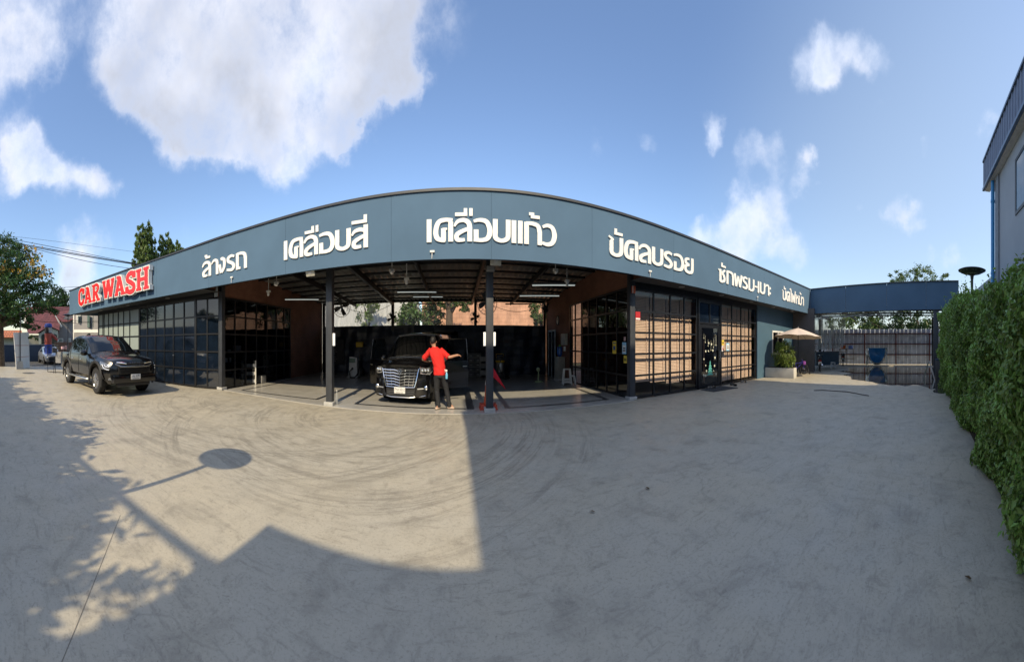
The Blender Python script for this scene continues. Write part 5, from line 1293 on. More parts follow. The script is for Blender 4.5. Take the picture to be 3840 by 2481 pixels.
    m = MB(); m.tube([(2.66, .70, .96), (2.74, .54, .885), (2.765, .2, .875), (2.765, -.2, .875), (2.74, -.54, .885), (2.66, -.70, .96)], .032, 8); m.build('grille_bar', mat('smoked_chrome', (.25, .26, .28), .15, .9), g)
    m = MB(); m.tube([(2.68, .66, 1.0), (2.74, .5, .99), (2.755, .34, .965)], .026, 8); m.build('grille_wing', M_chrome, g); m = MB(); m.tube([(2.68, -.66, 1.0), (2.74, -.5, .99), (2.755, -.34, .965)], .026, 8); m.build('grille_wing', M_chrome, g)
    put_text('ISUZU', .115, front_M(2.745, 0, .955), M_chrome, g, sx=1.25, depth=.012)
    m = MB(); m.box(2.50, 2.78, -.80, .80, .40, .64); m.build('bumper', M_paint, a, bevel=.04)
    m = MB(); m.box(2.55, 2.70, -.62, .62, .30, .40); m.build('skid_plate', M_bodyk, a, bevel=.02)
    plate(a, front_M(2.80, 0, .575), 'กบ  639')
    return a
t_ = truck()
d = Vector((10.45, -3.9)).normalized(); ph = math.atan2(d.y, d.x)+R(-19)*-1
TP = at(300, 12.55); t_.location = (-12.42, 4.55, 0); t_.rotation_euler = (0, 0, R(5))
t_.scale = (1.05, 1.12, 1.03)

# --- black people carrier being polished
def van():
    a = thing('minivan', 'glossy black people carrier with chrome grille, open front doors and raised tailgate in the garage', 'minivan')
    def sec(x, hw, zb, zt): return (x, [(0, zb), (hw*.86, zb), (hw-.02, zb+.10), (hw, .70), (hw-.02, zt-.17), (hw-.10, zt-.06), (hw*.70, zt-.02), (hw*.36, zt+.015), (0, zt+.02)])
    def cab(x, hw, zt, zb=.2): return (x, [(0, zb), (hw*.86, zb), (hw-.02, zb+.10), (hw, .72), (hw-.02, 1.06), (hw-.11, zt-.17), (hw-.22, zt-.045), (hw*.36, zt), (0, zt+.01)])
    B = Body([sec(2.45, .66, .30, .95), sec(2.40, .80, .24, 1.02), sec(2.25, .885, .2, 1.07), sec(1.95, .92, .2, 1.115), sec(1.62, .925, .2, 1.16),
              (1.56, [(0, .2), (.80, .2), (.905, .3), (.925, .72), (.905, 1.05), (.87, 1.12), (.68, 1.175), (.35, 1.20), (0, 1.205)]),
              (1.15, [(0, .2), (.80, .2), (.905, .3), (.925, .72), (.905, 1.06), (.84, 1.47), (.71, 1.57), (.35, 1.615), (0, 1.62)]),
              cab(.82, .925, 1.86), cab(.4, .925, 1.915), cab(-1.0, .925, 1.93), cab(-2.0, .925, 1.91), cab(-2.38, .90, 1.86), cab(-2.45, .86, 1.70)])
    o = B.mesh('body', M_paint, a); r = .33; XF, XR = 1.55, -1.45
    cut_arches(o, [(XF, r+.02, .40, .62, 1.2), (XF, r+.02, .40, -1.2, -.62), (XR, r+.02, .40, .62, 1.2), (XR, r+.02, .40, -1.2, -.62)])
    for x in (XF, XR):
        for s in (1, -1): wheel(a, x, s*.80, r, .22, s, 7)
    B.patch('windscreen', M_vglass, a, 1.52, .88, 5.2, 7.999, .006, 6, 6, (1, -1))
    m = MB(); m.tube([B.pt(.80, u, sd, .012) for sd, us in ((1, (6, 6.5, 7, 7.5, 8-1e-3)), (-1, (7.5, 7, 6.5, 6))) for u in us], .018, 6); m.build('roof_edge', mat('smoked_chrome', (.25, .26, .28), .15, .9), a)
    for s in (1, -1):
        B.patch('side_window', M_vglass, a, .95, .1, 4.08, 4.94, .006, 6, 4, (s,), -.22, 0)
        B.patch('side_window', M_vglass, a, .02, -1.1, 4.08, 4.94, .006, 6, 4, (s,))
        B.patch('side_window', M_vglass, a, -1.2, -2.2, 4.08, 4.94, .006, 6, 4, (s,))
    m = MB(); m.tube([B.pt(1.57, u, sd, .015) for sd, us in ((1, (5.2, 6, 6.6, 7.3, 8-1e-3)), (-1, (7.3, 6.6, 6, 5.2))) for u in us], .014, 6); m.build('wiper_cowl', M_chrome, a)
    m = MB(); m.tube([(1.63, .1, 1.225), (1.50, .45, 1.25), (1.42, .72, 1.28)], .010, 5); m.tube([(1.63, -.5, 1.215), (1.52, -.1, 1.25), (1.45, .15, 1.30)], .010, 5); m.build('wiper', M_bodyk, a)
    # grille: trapezoid chrome surround, six winged bars, uprights, emblem
    m = MB(); rows = [[(2.44, -.60, 1.0), (2.46, .0, 1.02), (2.44, .60, 1.0)], [(2.50, -.46, .50), (2.52, 0, .50), (2.50, .46, .50)]]; m.grid(rows)
    g = m.build('grille', M_bodyk, a, fix=False)
    m = MB(); m.tube([(2.44, -.64, .99), (2.50, -.60, .93), (2.52, -.52, .62), (2.53, -.47, .47)], .020, 8); m.tube([(2.44, .64, .99), (2.50, .60, .93), (2.52, .52, .62), (2.53, .47, .47)], .020, 8)
    m.tube([(2.53, -.47, .47), (2.55, 0, .455), (2.53, .47, .47)], .014, 8); m.build('grille_surround', M_chrome, g)
    m = MB(); m.grid([[(2.46, -.60, 1.01), (2.475, -.3, 1.022), (2.48, 0, 1.027), (2.475, .3, 1.022), (2.46, .60, 1.01)], [(2.50, -.60, .965), (2.52, -.3, .97), (2.525, 0, .972), (2.52, .3, .97), (2.50, .60, .965)]]); m.build('grille_top_bar', M_chrome, g, fix=False)
    for k in range(6):
        z = .90-.075*k; w_ = .57-.022*k; m = MB()
        for s in (1, -1):
            m.tube([(2.525, s*w_, z+.012), (2.53, s*.36, z), (2.545, s*.20, z+.005), (2.55, s*.11, z-.012), (2.55, s*.01, z-.030)], [.012, .017, .017, .013, .010], 7)
        m.build('grille_bar', M_chrome, g)
    m = MB()
    for y in (-.50, -.33, -.17, .17, .33, .50):
        k_ = 1-.16*(y != 0); m.bar((2.527, y, .95), (2.54, y*.82, .49), .010, .010)
    m.bar((2.555, 0, .80), (2.56, 0, .48), .012, .010); m.build('grille_upright', M_chrome, g)
    m = MB(); m.prism([(-.12, .95), (.12, .95), (.085, .80), (0, .775), (-.085, .80)], 2.548, 2.553, lambda x_, y_, h: (h, x_, y_)); em = m.build('emblem_panel', M_bodyk, g)
    m = MB(); S2 = [[S_, (-.045, .805, .026), (-.055, .86, .026), (-.01, .925, .026), (.03, .93, .02)], [S_, (.045, .925, .026), (.055, .87, .026), (.01, .80, .026), (-.03, .797, .02)], [V, (-.035, .815, .022), (.035, .915, .022)]]
    strokes(m, S2, 0, 1, 0, 1, 2.552, 2.566, .02, lambda X_, Z_, off: (off, X_, Z_)); m.build('emblem', M_chrome, em, sharp=30)
    for s in (1, -1):
        hl = MB(); rows = []
        for f in (0, .33, .66, 1):
            xa = 2.475-.02*f; rows.append([(2.47-.02*f, s*.63, .98-.16*f), (2.42-.03*f, s*.75, .975-.17*f), (2.30, s*(.875+.006*f), .97-.19*f), (2.10, s*.935, .99-.14*f)])
        hl.grid(rows); h = hl.build('headlight', M_lens, a, 60, fix=False)
        m = MB(); m.tube([(2.478, s*.64, .83), (2.42, s*.77, .81), (2.31, s*.89, .80), (2.18, s*.94, .88)], .012, 6)
        for yy, xx in ((.70, 2.455), (.78, 2.41), (.85, 2.345)): m.lathe([(0, .018), (.028, .012), (.036, 0)], (xx, s*yy, .90), 14, 'x')
        m.build('light_signature', M_led, h)
        # bumper cheek, fog lamp with chrome tail
        m = MB(); m.grid([[(2.50, s*.55, .62), (2.46, s*.72, .66), (2.36, s*.88, .68)], [(2.53, s*.53, .42), (2.50, s*.74, .42), (2.37, s*.915, .42)], [(2.52, s*.47, .22), (2.48, s*.74, .20), (2.34, s*.90, .20)]]); ch = m.build('bumper_cheek', M_paint, a, 60, fix=False)
        m = MB(); m.lathe([(.0, .03), (.04, .028), (.058, .012), (.062, -.03)], (2.455, s*.81, .46), 20, 'x'); m.bar((2.50, s*.75, .45), (2.525, s*.56, .435), .022, .03); m.build('fog_light', M_chrome, ch)
        m = MB(); m.tube([(2.45, s*.50, .23), (2.50, s*.62, .235), (2.47, s*.80, .27)], .010, 6); m.build('bumper_accent', M_chrome, ch)
    m = MB(); m.box(2.44, 2.50, -.48, .48, .22, .47); lo = m.build('lower_grille', M_bodyk, a, bevel=.015)
    for z in (.27, .31, .35): 
        m = MB(); m.bar((2.51, -.44, z), (2.51, .44, z), .012, .012); m.build('grille_bar', mat('smoked_chrome', (.25, .26, .28), .15, .9), lo)
    m = MB(); m.tube([(2.48, -.50, .225), (2.535, -.3, .205), (2.54, .3, .205), (2.48, .50, .225)], .016, 8); m.build('bumper_chin', M_alu, lo)
    plate(a, front_M(2.575, 0, .385), '7กฮ 5512', .36, .16)
    # front doors swung open, tailgate up
    for s in (1, -1):
        hx, hy_ = 1.22, s*.93; an = R(58 if s > 0 else 64)*s
        D = Matrix.Translation((hx, hy_, 0)) @ Matrix.Rotation(an*-1, 4, 'Z')
        m = MB(); m.M = D
        m.grid([[(0, 0, .30), (-.55, s*.02, .30), (-1.08, 0, .30)], [(0, s*.03, .70), (-.55, s*.055, .70), (-1.10, s*.03, .70)], [(0, 0, 1.05), (-.55, s*.02, 1.07), (-1.10, 0, 1.09)]])
        m.grid([[(0, -s*.07, .30), (-.55, -s*.07, .30), (-1.08, -s*.07, .30)], [(0, -s*.07, 1.05), (-.55, -s*.07, 1.07), (-1.10, -s*.07, 1.09)]])
        m.face([(-1.08, 0, .30), (-1.10, s*.03, .7), (-1.10, 0, 1.09), (-1.10, -s*.07, 1.09), (-1.08, -s*.07, .30)])
        m.face([(0, 0, .30), (-1.08, 0, .30), (-1.08, -s*.07, .30), (0, -s*.07, .30)])
        dr = m.build('front_door', M_paint, a, 50, fix=False)
        m = MB(); m.M = D; m.tube([(0, -s*.03, 1.06), (-.30, -s*.10, 1.55), (-.42, -s*.13, 1.72), (-1.08, -s*.13, 1.74), (-1.10, -s*.03, 1.09)], .022, 6); m.build('window_frame', M_paint, dr)
        if s < 0:
            m = MB(); m.M = D; m.face([(-.04, -s*.035, 1.08), (-1.08, -s*.035, 1.10), (-1.06, -s*.13, 1.72), (-.44, -s*.13, 1.70)]); m.build('door_glass', M_vglass, dr, fix=False)
        m = MB(); m.M = D; m.bar((-.85, s*.06, .92), (-1.02, s*.06, .92), .03, .025); m.build('door_handle', M_chrome, dr)
        m = MB(); m.M = D; m.lathe([(.0, -.10), (.06, -.09), (.09, -.03), (.09, .06), (.05, .10), (0, .11)], (-.12, s*.13, 1.17), 14, 'y'); m.build('mirror', mat('smoked_chrome', (.25, .26, .28), .15, .9), dr)
    m = MB(); m.M = Matrix.Translation((-2.30, 0, 1.93)) @ Matrix.Rotation(R(-6), 4, 'Y')
    m.grid([[(.0, -.72, .0), (0, 0, .03), (.0, .72, .0)], [(-.2, -.80, .16), (-.2, 0, .20), (-.2, .80, .16)], [(-1.0, -.84, .26), (-1.0, 0, .30), (-1.0, .84, .26)], [(-1.35, -.80, .16), (-1.4, 0, .20), (-1.35, .80, .16)], [(-1.36, -.78, .06), (-1.4, 0, .06), (-1.36, .78, .06)], [(-.2, -.76, .02), (-.2, 0, .05), (-.2, .76, .02)]])
    m.build('tailgate', M_paint, a, 40, fix=False)
    return a
v_ = van()
vh = math.atan2(-1, -.17)
fp = Vector((-1.72, 8.84)); dv = Vector((math.cos(vh), math.sin(vh)))
c = fp-dv*2.5
v_.location = (c.x, c.y, .012); v_.rotation_euler = (0, 0, vh)

# --- silver saloon nose behind the sign frame
def car():
    a = thing('parked_car', 'silver saloon car with black grille parked behind the tube figure', 'car')
    def hood(x, hw, zb, zt): return (x, [(0, zb), (hw*.86, zb), (hw-.02, zb+.10), (hw, .55), (hw-.03, zt-.12), (hw-.14, zt-.03), (hw*.6, zt), (hw*.3, zt+.015), (0, zt+.02)])
    def cab(x, hw, zt, zb=.2): return (x, [(0, zb), (hw*.86, zb), (hw-.02, zb+.10), (hw, .58), (hw-.03, .92), (hw-.22, zt-.08), (hw-.34, zt-.02), (hw*.3, zt), (0, zt+.005)])
    B = Body([hood(2.25, .60, .28, .66), hood(2.1, .80, .2, .76), hood(1.5, .88, .2, .88), hood(1.0, .89, .2, .95), cab(.2, .89, 1.40), cab(-.6, .89, 1.44), cab(-1.3, .88, 1.30), hood(-1.8, .88, .2, 1.03), hood(-2.2, .80, .25, .98)])
    B.mesh('body', mat('silver_car_paint', (.42, .45, .50), .25, .6, var=0, coat=.6), a)
    for x in (1.4, -1.35):
        for s in (1, -1): wheel(a, x, s*.80, .31, .2, s, 5)
    B.patch('windscreen', M_vglass, a, .96, .28, 5.0, 7.999, .006, 4, 4, (1, -1))
    for s in (1, -1):
        B.patch('side_window', M_vglass, a, .5, -1.1, 4.1, 4.94, .006, 4, 3, (s,), -.3, .2)
        B.patch('headlight', M_lens, a, 2.15, 1.75, 3.4, 4.4, .008, 4, 2, (s,))
    m = MB(); m.box(2.18, 2.30, -.55, .55, .30, .62); m.build('grille', M_bodyk, a, bevel=.03)
    return a
cr = car(); p = at(186, 29.6); cr.location = (p.x, p.y, -.03); cr.rotation_euler = (0, 0, math.atan2(-p.y, -p.x)+R(12))
# ------------------------------------------------------------------ the man polishing the minivan
def skin(name, chains, m, parent, sub=2):
    """chains: lists of (x,y,z,rx,ry) joined at shared points; first vertex of each island is the root"""
    verts = []; rad = []; edges = []; roots = []; idx = {}
    def vid(p):
        k = (round(p[0], 4), round(p[1], 4), round(p[2], 4))
        if k not in idx: idx[k] = len(verts); verts.append(p[:3]); rad.append(p[3:5])
        return idx[k]
    for isl in chains:
        first = len(verts)
        for ch in isl:
            ids = [vid(p) for p in ch]
            edges += [(a, b) for a, b in zip(ids, ids[1:]) if a != b]
        roots.append(first)
    me = bpy.data.meshes.new(name); me.from_pydata(verts, edges, [])
    o = bpy.data.objects.new(name, me); COL.objects.link(o); o.parent = None
    md = o.modifiers.new('skin', 'SKIN'); md.use_smooth_shade = True; md.branch_smoothing = .6
    bm = bmesh.new(); bm.from_mesh(me); lay = bm.verts.layers.skin.verify(); bm.verts.ensure_lookup_table()
    for i, v in enumerate(bm.verts):
        v[lay].radius = rad[i]; v[lay].use_root = i in roots
    bm.to_mesh(me); bm.free()
    if sub: s = o.modifiers.new('sub', 'SUBSURF'); s.levels = sub; s.render_levels = sub
    dg = bpy.context.evaluated_depsgraph_get(); dg.update()
    new = bpy.data.meshes.new_from_object(o.evaluated_get(dg)); new.name = name
    bpy.data.objects.remove(o); bpy.data.meshes.remove(me)
    new.shade_smooth(); new.materials.clear(); new.materials.append(m)
    q = bpy.data.objects.new(name, new); COL.objects.link(q); q.parent = parent
    return q
M_skin = mat('skin', (.42, .22, .14), .55, var=.06, scale=12)
M_shirt = mat('red_cotton', (.62, .018, .014), .85, var=.08, scale=10, bump=.25, bscale=9)
M_trou = mat('black_cotton', (.014, .015, .018), .85, var=.2, scale=10, bump=.3, bscale=11)
M_hair = mat('black_hair', (.008, .007, .007), .5, var=.3, scale=40, bump=.6, bscale=70)
M_clog = mat('beige_clog', (.48, .36, .28), .7, var=.1)
PO = Vector((-.46, 8.40, 0.012))
pm_ = thing('person', 'man in red t-shirt and black trousers leaning over the minivan with one arm out', 'person', PO)
def L3(x, y, z, a, b=None):
    if z > 1.5: z -= .035*min(1, (z-1.5)/.08)
    return (x-PO.x, y-PO.y, z, a, b or a)
pel = L3(-.48, 8.43, .93, .10, .075); wst = L3(-.50, 8.45, 1.08, .10, .075); che = L3(-.57, 8.50, 1.28, .11, .075); nb = L3(-.63, 8.54, 1.455, .055, .05)
nk = L3(-.655, 8.545, 1.53, .055); hd1 = L3(-.672, 8.56, 1.60, .078, .085); hd2 = L3(-.682, 8.565, 1.68, .088, .098); hd3 = L3(-.69, 8.56, 1.735, .060, .07)
lsh = L3(-.79, 8.53, 1.375, .055); lel = L3(-1.0, 8.60, 1.19, .042); lwr = L3(-.90, 8.82, 1.14, .031); lpm = L3(-.86, 8.90, 1.13, .040, .030)
rsh = L3(-.41, 8.51, 1.38, .055); rel = L3(-.205, 8.42, 1.25, .042); rwr = L3(.0, 8.47, 1.295, .031); rpm = L3(.065, 8.49, 1.30, .040, .030)
lhp = L3(-.56, 8.43, .86, .075); lkn = L3(-.565, 8.44, .47, .060); lan = L3(-.515, 8.37, .10, .042); lft = L3(-.56, 8.30, .05, .038, .03)
rhp = L3(-.39, 8.43, .86, .075); rkn = L3(-.285, 8.46, .47, .060); ran = L3(-.195, 8.43, .10, .042); rft = L3(-.08, 8.41, .05, .038, .03)
def mid(a, b, t, r=None): return tuple(a[i]+(b[i]-a[i])*t for i in range(3))+((r, r) if r else tuple(a[i]+(b[i]-a[i])*t for i in (3, 4)))
def fat(p, k, kk=None): return (p[0], p[1], p[2], p[3]*k, p[4]*(kk or k))
body = [[pel, wst, che, nb, nk, hd1, hd2, hd3], [nb, mid(nb, lsh, .5, .042), fat(lsh, .8), mid(lsh, lel, .5, .05), lel, mid(lel, lwr, .4, .041), lwr, mid(lwr, lpm, .55, .034), lpm],
        [nb, mid(nb, rsh, .5, .042), fat(rsh, .8), mid(rsh, rel, .5, .05), rel, mid(rel, rwr, .4, .041), rwr, mid(rwr, rpm, .55, .034), rpm],
        [pel, lhp, mid(lhp, lkn, .45, .065), lkn, mid(lkn, lan, .35, .056), lan, lft], [pel, rhp, mid(rhp, rkn, .45, .065), rkn, mid(rkn, ran, .35, .056), ran, rft]]
isl = [body]
# nose and ears grow from small chains rooted inside the head (face turned towards the bonnet, left and away)
isl.append([[L3(-.70, 8.61, 1.655, .018), L3(-.735, 8.672, 1.645, .013), L3(-.735, 8.66, 1.66, .006)]])
isl.append([[L3(-.60, 8.56, 1.655, .012, .02), L3(-.575, 8.55, 1.66, .008, .022)]]); isl.append([[L3(-.745, 8.53, 1.65, .012, .02), L3(-.772, 8.52, 1.655, .008, .022)]])
def hand(base, d, up, side, ln=1.0):
    d = Vector(d).normalized(); up = Vector(up).normalized(); s = d.cross(up).normalized()*side; b = Vector(base[:3]); out_ = []
    for k, (off, L_) in enumerate(((-.028, .062), (-.010, .074), (.009, .069), (.026, .054))):
        p = b+s*off-d*.004; seg = L_*ln/3
        q1 = p+d*(.022+seg); q2 = q1+(d-up*.55).normalized()*seg; q3 = q2+(d-up*1.3).normalized()*seg
        out_.append([[(*p, .0095, .0095), (*q1, .009, .009), (*q2, .0082, .0082), (*q3, .0066, .0066)]])
    p = b-d*.02-s*.02; q1 = p-s*.03+d*.02-up*.01; q2 = q1-s*.006+d*.03-up*.012
    out_.append([[(*p, .012, .012), (*q1, .0105, .0105), (*q2, .008, .008)]])
    return out_
isl += hand(rpm, (1, .15, -.15), (0, -.2, 1), 1); isl += hand(lpm, (.3, 1, -.1), (0, 0, 1), -1)
skin('body', isl, M_skin, pm_, 2)
# shirt and trousers: ringed tubes fused into one cloth surface, with creases
def cloth(name, tubes, m, vox=.012, crease=None, smooth=6):
    mb = MB()
    for tb in tubes:
        rings = []
        for k, (x, y, z, rx, ry, yaw, *tl) in enumerate(tb):
            tx = tl[0] if tl else 0; ty = tl[1] if len(tl) > 1 else 0      # tilt of the ring plane
            ring = []
            for q in range(24):
                a = 2*PI*q/24; v = Vector((math.cos(a)*rx, math.sin(a)*ry, 0)); v.rotate(Matrix.Rotation(tx, 3, 'X') @ Matrix.Rotation(ty, 3, 'Y')); v.rotate(Matrix.Rotation(yaw, 3, 'Z'))
                ring.append(mb.pt((x-PO.x+v.x, y-PO.y+v.y, z-PO.z*0+v.z-.012)))
            rings.append(ring)
        for A, B in zip(rings, rings[1:]):
            for q in range(24): mb.f.append([A[q], A[(q+1) % 24], B[(q+1) % 24], B[q]])
        mb.f.append(rings[0][::-1]); mb.f.append(rings[-1][:])
    me = mb.mesh(name); bm = bmesh.new(); bm.from_mesh(me); bmesh.ops.recalc_face_normals(bm, faces=bm.faces); bm.to_mesh(me); bm.free()
    o = bpy.data.objects.new(name, me); COL.objects.link(o)
    r = o.modifiers.new('r', 'REMESH'); r.mode = 'VOXEL'; r.voxel_size = vox
    sm_ = o.modifiers.new('s', 'SMOOTH'); sm_.iterations = smooth; sm_.factor = .6
    dg = bpy.context.evaluated_depsgraph_get(); dg.update(); new = bpy.data.meshes.new_from_object(o.evaluated_get(dg)); bpy.data.objects.remove(o); bpy.data.meshes.remove(me)
    if crease:
        nn = [v.normal.copy() for v in new.vertices]
        for v, n_ in zip(new.vertices, nn): v.co += n_*crease(v.co)
    new.shade_smooth(); new.materials.append(m); q = bpy.data.objects.new(name, new); COL.objects.link(q); q.parent = pm_; return q
Y0 = .15
torso = [(-.475, 8.42, .835, .180, .135, Y0), (-.478, 8.425, .90, .182, .137, Y0), (-.49, 8.44, 1.02, .168, .125, Y0), (-.52, 8.465, 1.16, .178, .125, Y0), (-.56, 8.49, 1.29, .205, .128, Y0), (-.59, 8.505, 1.39, .222, .120, Y0), (-.605, 8.52, 1.44, .200, .105, Y0), (-.62, 8.53, 1.475, .135, .09, Y0), (-.635, 8.535, 1.515, .078, .074, Y0)]
def arm(a, b, f, r0, r1, r2):
    A_, B_ = Vector(a), Vector(b); E_ = A_.lerp(B_, f); d = (E_-A_).normalized(); ty = math.atan2(math.hypot(d.x, d.y), d.z); yaw = math.atan2(d.y, d.x); out_ = []
    for k in range(6): t = k/5; p = (A_-d*.05).lerp(E_, t); r_ = r0+(r1-r0)*min(1, t*1.6) if t < .6 else r1+(r2-r1)*(t-.6)/.4; out_.append((p.x, p.y, p.z, r_, r_, yaw, 0, ty))
    return out_
LS, LE = (-.775, 8.525, 1.405), lel[:3]; RS, RE = (-.425, 8.505, 1.41), rel[:3]
LEw = (LE[0]+PO.x, LE[1]+PO.y, LE[2]); REw = (RE[0]+PO.x, RE[1]+PO.y, RE[2])
def cr(co):
    z = co.z; s_ = .005*math.sin(z*46+co.x*22+2*math.sin(co.x*13))*max(0, 1-abs(z-.98)/.22)+.004*math.sin((co.x*1.2+z)*60)*max(0, 1-abs(z-1.2)/.2)
    return s_+.003*math.sin(co.x*55+z*13)
cloth('t_shirt', [torso, arm(LS, LEw, .86, .080, .072, .080), arm(RS, REw, .90, .080, .072, .080)], M_shirt, .011, cr, 5)
def leg(h, k_, a_, sx):
    H, K, A_ = [Vector((p[0]+PO.x, p[1]+PO.y, p[2])) for p in (h, k_, a_)]; o = [(-.478+sx*.045, 8.425, .86, .10, .105, 0), (H.x+sx*.0, H.y, .78, .100, .112, 0)]
    for t, r_ in ((.35, .098), (.7, .084)): p = H.lerp(K, t); o.append((p.x, p.y, p.z, r_, r_*1.06, 0))
    o.append((K.x, K.y, K.z, .073, .078, 0))
    for t, r_ in ((.35, .070), (.75, .064)): p = K.lerp(A_, t); o.append((p.x, p.y, p.z, r_, r_*1.08, 0))
    o += [(A_.x, A_.y-.004, .11, .066, .074, 0), (A_.x, A_.y-.006, .075, .070, .078, 0)]; return o
def cr2(co): return .005*math.sin(co.z*75+co.x*30)*(max(0, 1-abs(co.z-.16)/.12)+max(0, 1-abs(co.z-.48)/.10)*.8+max(0, 1-abs(co.z-.78)/.08)*.6)
cloth('trousers', [[(-.478, 8.425, .95, .130, .10, Y0), (-.478, 8.425, .88, .158, .115, Y0), (-.478, 8.42, .80, .178, .132, Y0), (-.478, 8.42, .77, .15, .12, Y0)], leg(lhp, lkn, lan, -1), leg(rhp, rkn, ran, 1)], M_trou, .012, cr2, 5)
skin('hair', [[[L3(-.668, 8.520, 1.60, .066, .05), L3(-.676, 8.528, 1.655, .100, .082), L3(-.686, 8.545, 1.71, .106, .104), L3(-.695, 8.565, 1.755, .090, .095), L3(-.70, 8.58, 1.785, .05, .055)]]], M_hair, pm_, 2)
for a, b, nm in ((lan, (-.60, 8.27), 'l'), (ran, (-.045, 8.39), 'r')):
    a0 = Vector((a[0]+PO.x, a[1]+PO.y)); e = Vector(b); d = (e-a0).normalized(); hl_ = a0-d*.07
    skin('clog', [[[L3(hl_.x, hl_.y, .04, .040, .036), L3(a0.x+d.x*.02, a0.y+d.y*.02, .042, .046, .038), L3(*(a0.lerp(e, .6)), .036, .050, .034), L3(e.x, e.y, .028, .036, .022)]]], M_clog, pm_, 2)
m = MB(); bb = Vector((-.275, 8.285, .755)); m.lathe([(0, 0), (.030, 0), (.034, .01), (.034, .10), (.026, .13), (.013, .15), (.013, .17)], tuple(bb), 16)
bt = tag(m.build('spray_bottle', mat('blue_liquid_plastic', (.18, .50, .72), .12, var=.1)), 'spray bottle of blue liquid hooked on the back pocket of the man in red', 'spray bottle')
m = MB(); m.box(bb.x-.018, bb.x+.018, bb.y-.014, bb.y+.014, .93, .975); m.bar((bb.x, bb.y, .965), (bb.x-.06, bb.y, .972), .018, .02); m.bar((bb.x-.02, bb.y, .95), (bb.x-.05, bb.y, .92), .008, .012); m.build('trigger_head', M_white, bt)
m = MB(); c = Vector((-.81, 8.97, 1.14)); m.grid([[(c.x+.10*(i/4-.5), c.y+.12*(j/4-.5), 1.145+.012*math.sin(i*2+j*3)) for i in range(5)] for j in range(5)])
tag(m.build('polishing_cloth', mat('white_cloth', (.6, .6, .58), .9)), 'small white cloth under the left hand of the man on the bonnet', 'cloth')
# ------------------------------------------------------------------ things in and around the garage
def yl(px, py, Yw): """point on the plane y = Yw seen at a photo bearing"""; t = math.tan((px-X0)/FX); x = Yw*t; return Vector((x, Yw, zz(py, math.hypot(x, Yw))))
def xl(px, py, Xw): t = math.tan((px-X0)/FX); y = Xw/t; return Vector((Xw, y, zz(py, math.hypot(Xw, y))))
# bottle by the post
p = at(1263, 9.12); m = MB(); m.lathe([(0, 0), (.037, 0), (.042, .01), (.042, .10), (.037, .11), (.042, .12), (.042, .22), (.030, .28), (.014, .32), (.014, .345)], (p.x, p.y, .012), 18)
b_ = tag(m.build('water_bottle', plastic('bottle_plastic', .35)), 'clear plastic water bottle standing at the foot of the post', 'bottle'); m = MB(); m.cyl((p.x, p.y, .357), (p.x, p.y, .38), .017, n=12); m.build('cap', M_white, b_)
# traffic cone behind the post with a red cloth over it
t = thing('traffic_cone', 'tall red traffic cone with white bands behind the garage post', 'traffic cone', (.93, 8.44, .012))
m = MB(); m.box(-.24, .24, -.2, .2, 0, .12); m.box(-.26, .26, -.22, .22, 0, .03); m.build('base', mat('faded_red_plastic', (.48, .07, .04), .6), t, bevel=.01)
m = MB(); m.lathe([(.13, .12), (.105, .30), (.045, 1.0), (.03, 1.02), (0, 1.02)], n=24, cap=False); m.build('cone', mat('cone_orange', (.62, .10, .04), .5), t)
for z, r_ in ((.58, .091), (.82, .069)):
    m = MB(); m.lathe([(r_+.004-.0, z), (r_-.011, z+.10)], n=24, cap=False); m.build('reflective_band', M_white, t)
m = MB(); rows = []
for j in range(9):
    f = j/8; row = []
    for i in range(7):
        g_ = i/6; x = -.03+.06*g_+(.42*f+.02)*g_**.9; y = -.07+.05*math.sin(g_*5+f*4)*f; z = 1.06-.50*f*(.42+.58*g_)-.10*g_*f
        row.append((x, y-.02, z))
    rows.append(row)
m.grid(rows); m.grid([[(-.10+.1*i, -.05-.01*math.sin(j), 1.05-.28*j/5) for i in range(2)] for j in range(6)])
o = m.build('red_cloth', mat('red_cloth', (.60, .012, .03), .8, var=.1, scale=6), None, 80); o.location = (.98, 8.44, .012); tag(o, 'bright red cloth draped over the traffic cone behind the post', 'cloth')
# plastic step stool
def stool(name, loc, rz, label, h=.62, two=True, m_=None):
    m_ = m_ or M_white; t = thing(name, label, 'stool', loc, rz, None)
    m = MB(); m.box(-.17, .17, -.14, .14, h-.04, h); m.build('seat', m_, t, bevel=.012)
    for sx in (1, -1):
        for sy in (1, -1):
            m = MB(); m.bar((sx*.14, sy*.11, h-.04), (sx*.20, sy*.17, 0), .05, .05); m.build('leg', m_, t, bevel=.008)
    m = MB()
    for sy in (1, -1):
        for z in (.10, .20): m.bar((-.18, sy*.16, z), (.18, sy*.16, z), .03, .045)
    m.bar((-.18, -.15, .2), (-.18, .15, .2), .03, .045); m.bar((.18, -.15, .2), (.18, .15, .2), .03, .045); m.build('crossbar', m_, t)
    if two:
        m = MB(); m.box(.18, .36, -.14, .14, h*.5, h*.5+.035); m.bar((.34, .12, h*.5), (.40, .15, 0), .05, .05); m.bar((.34, -.12, h*.5), (.40, -.15, 0), .05, .05); m.build('lower_step', m_, t, bevel=.008)
    return t
p = at(2126, 13.6); stool('step_stool', (p.x, p.y, .012), R(-12), 'white plastic two step stool beside the right glass wall of the garage')
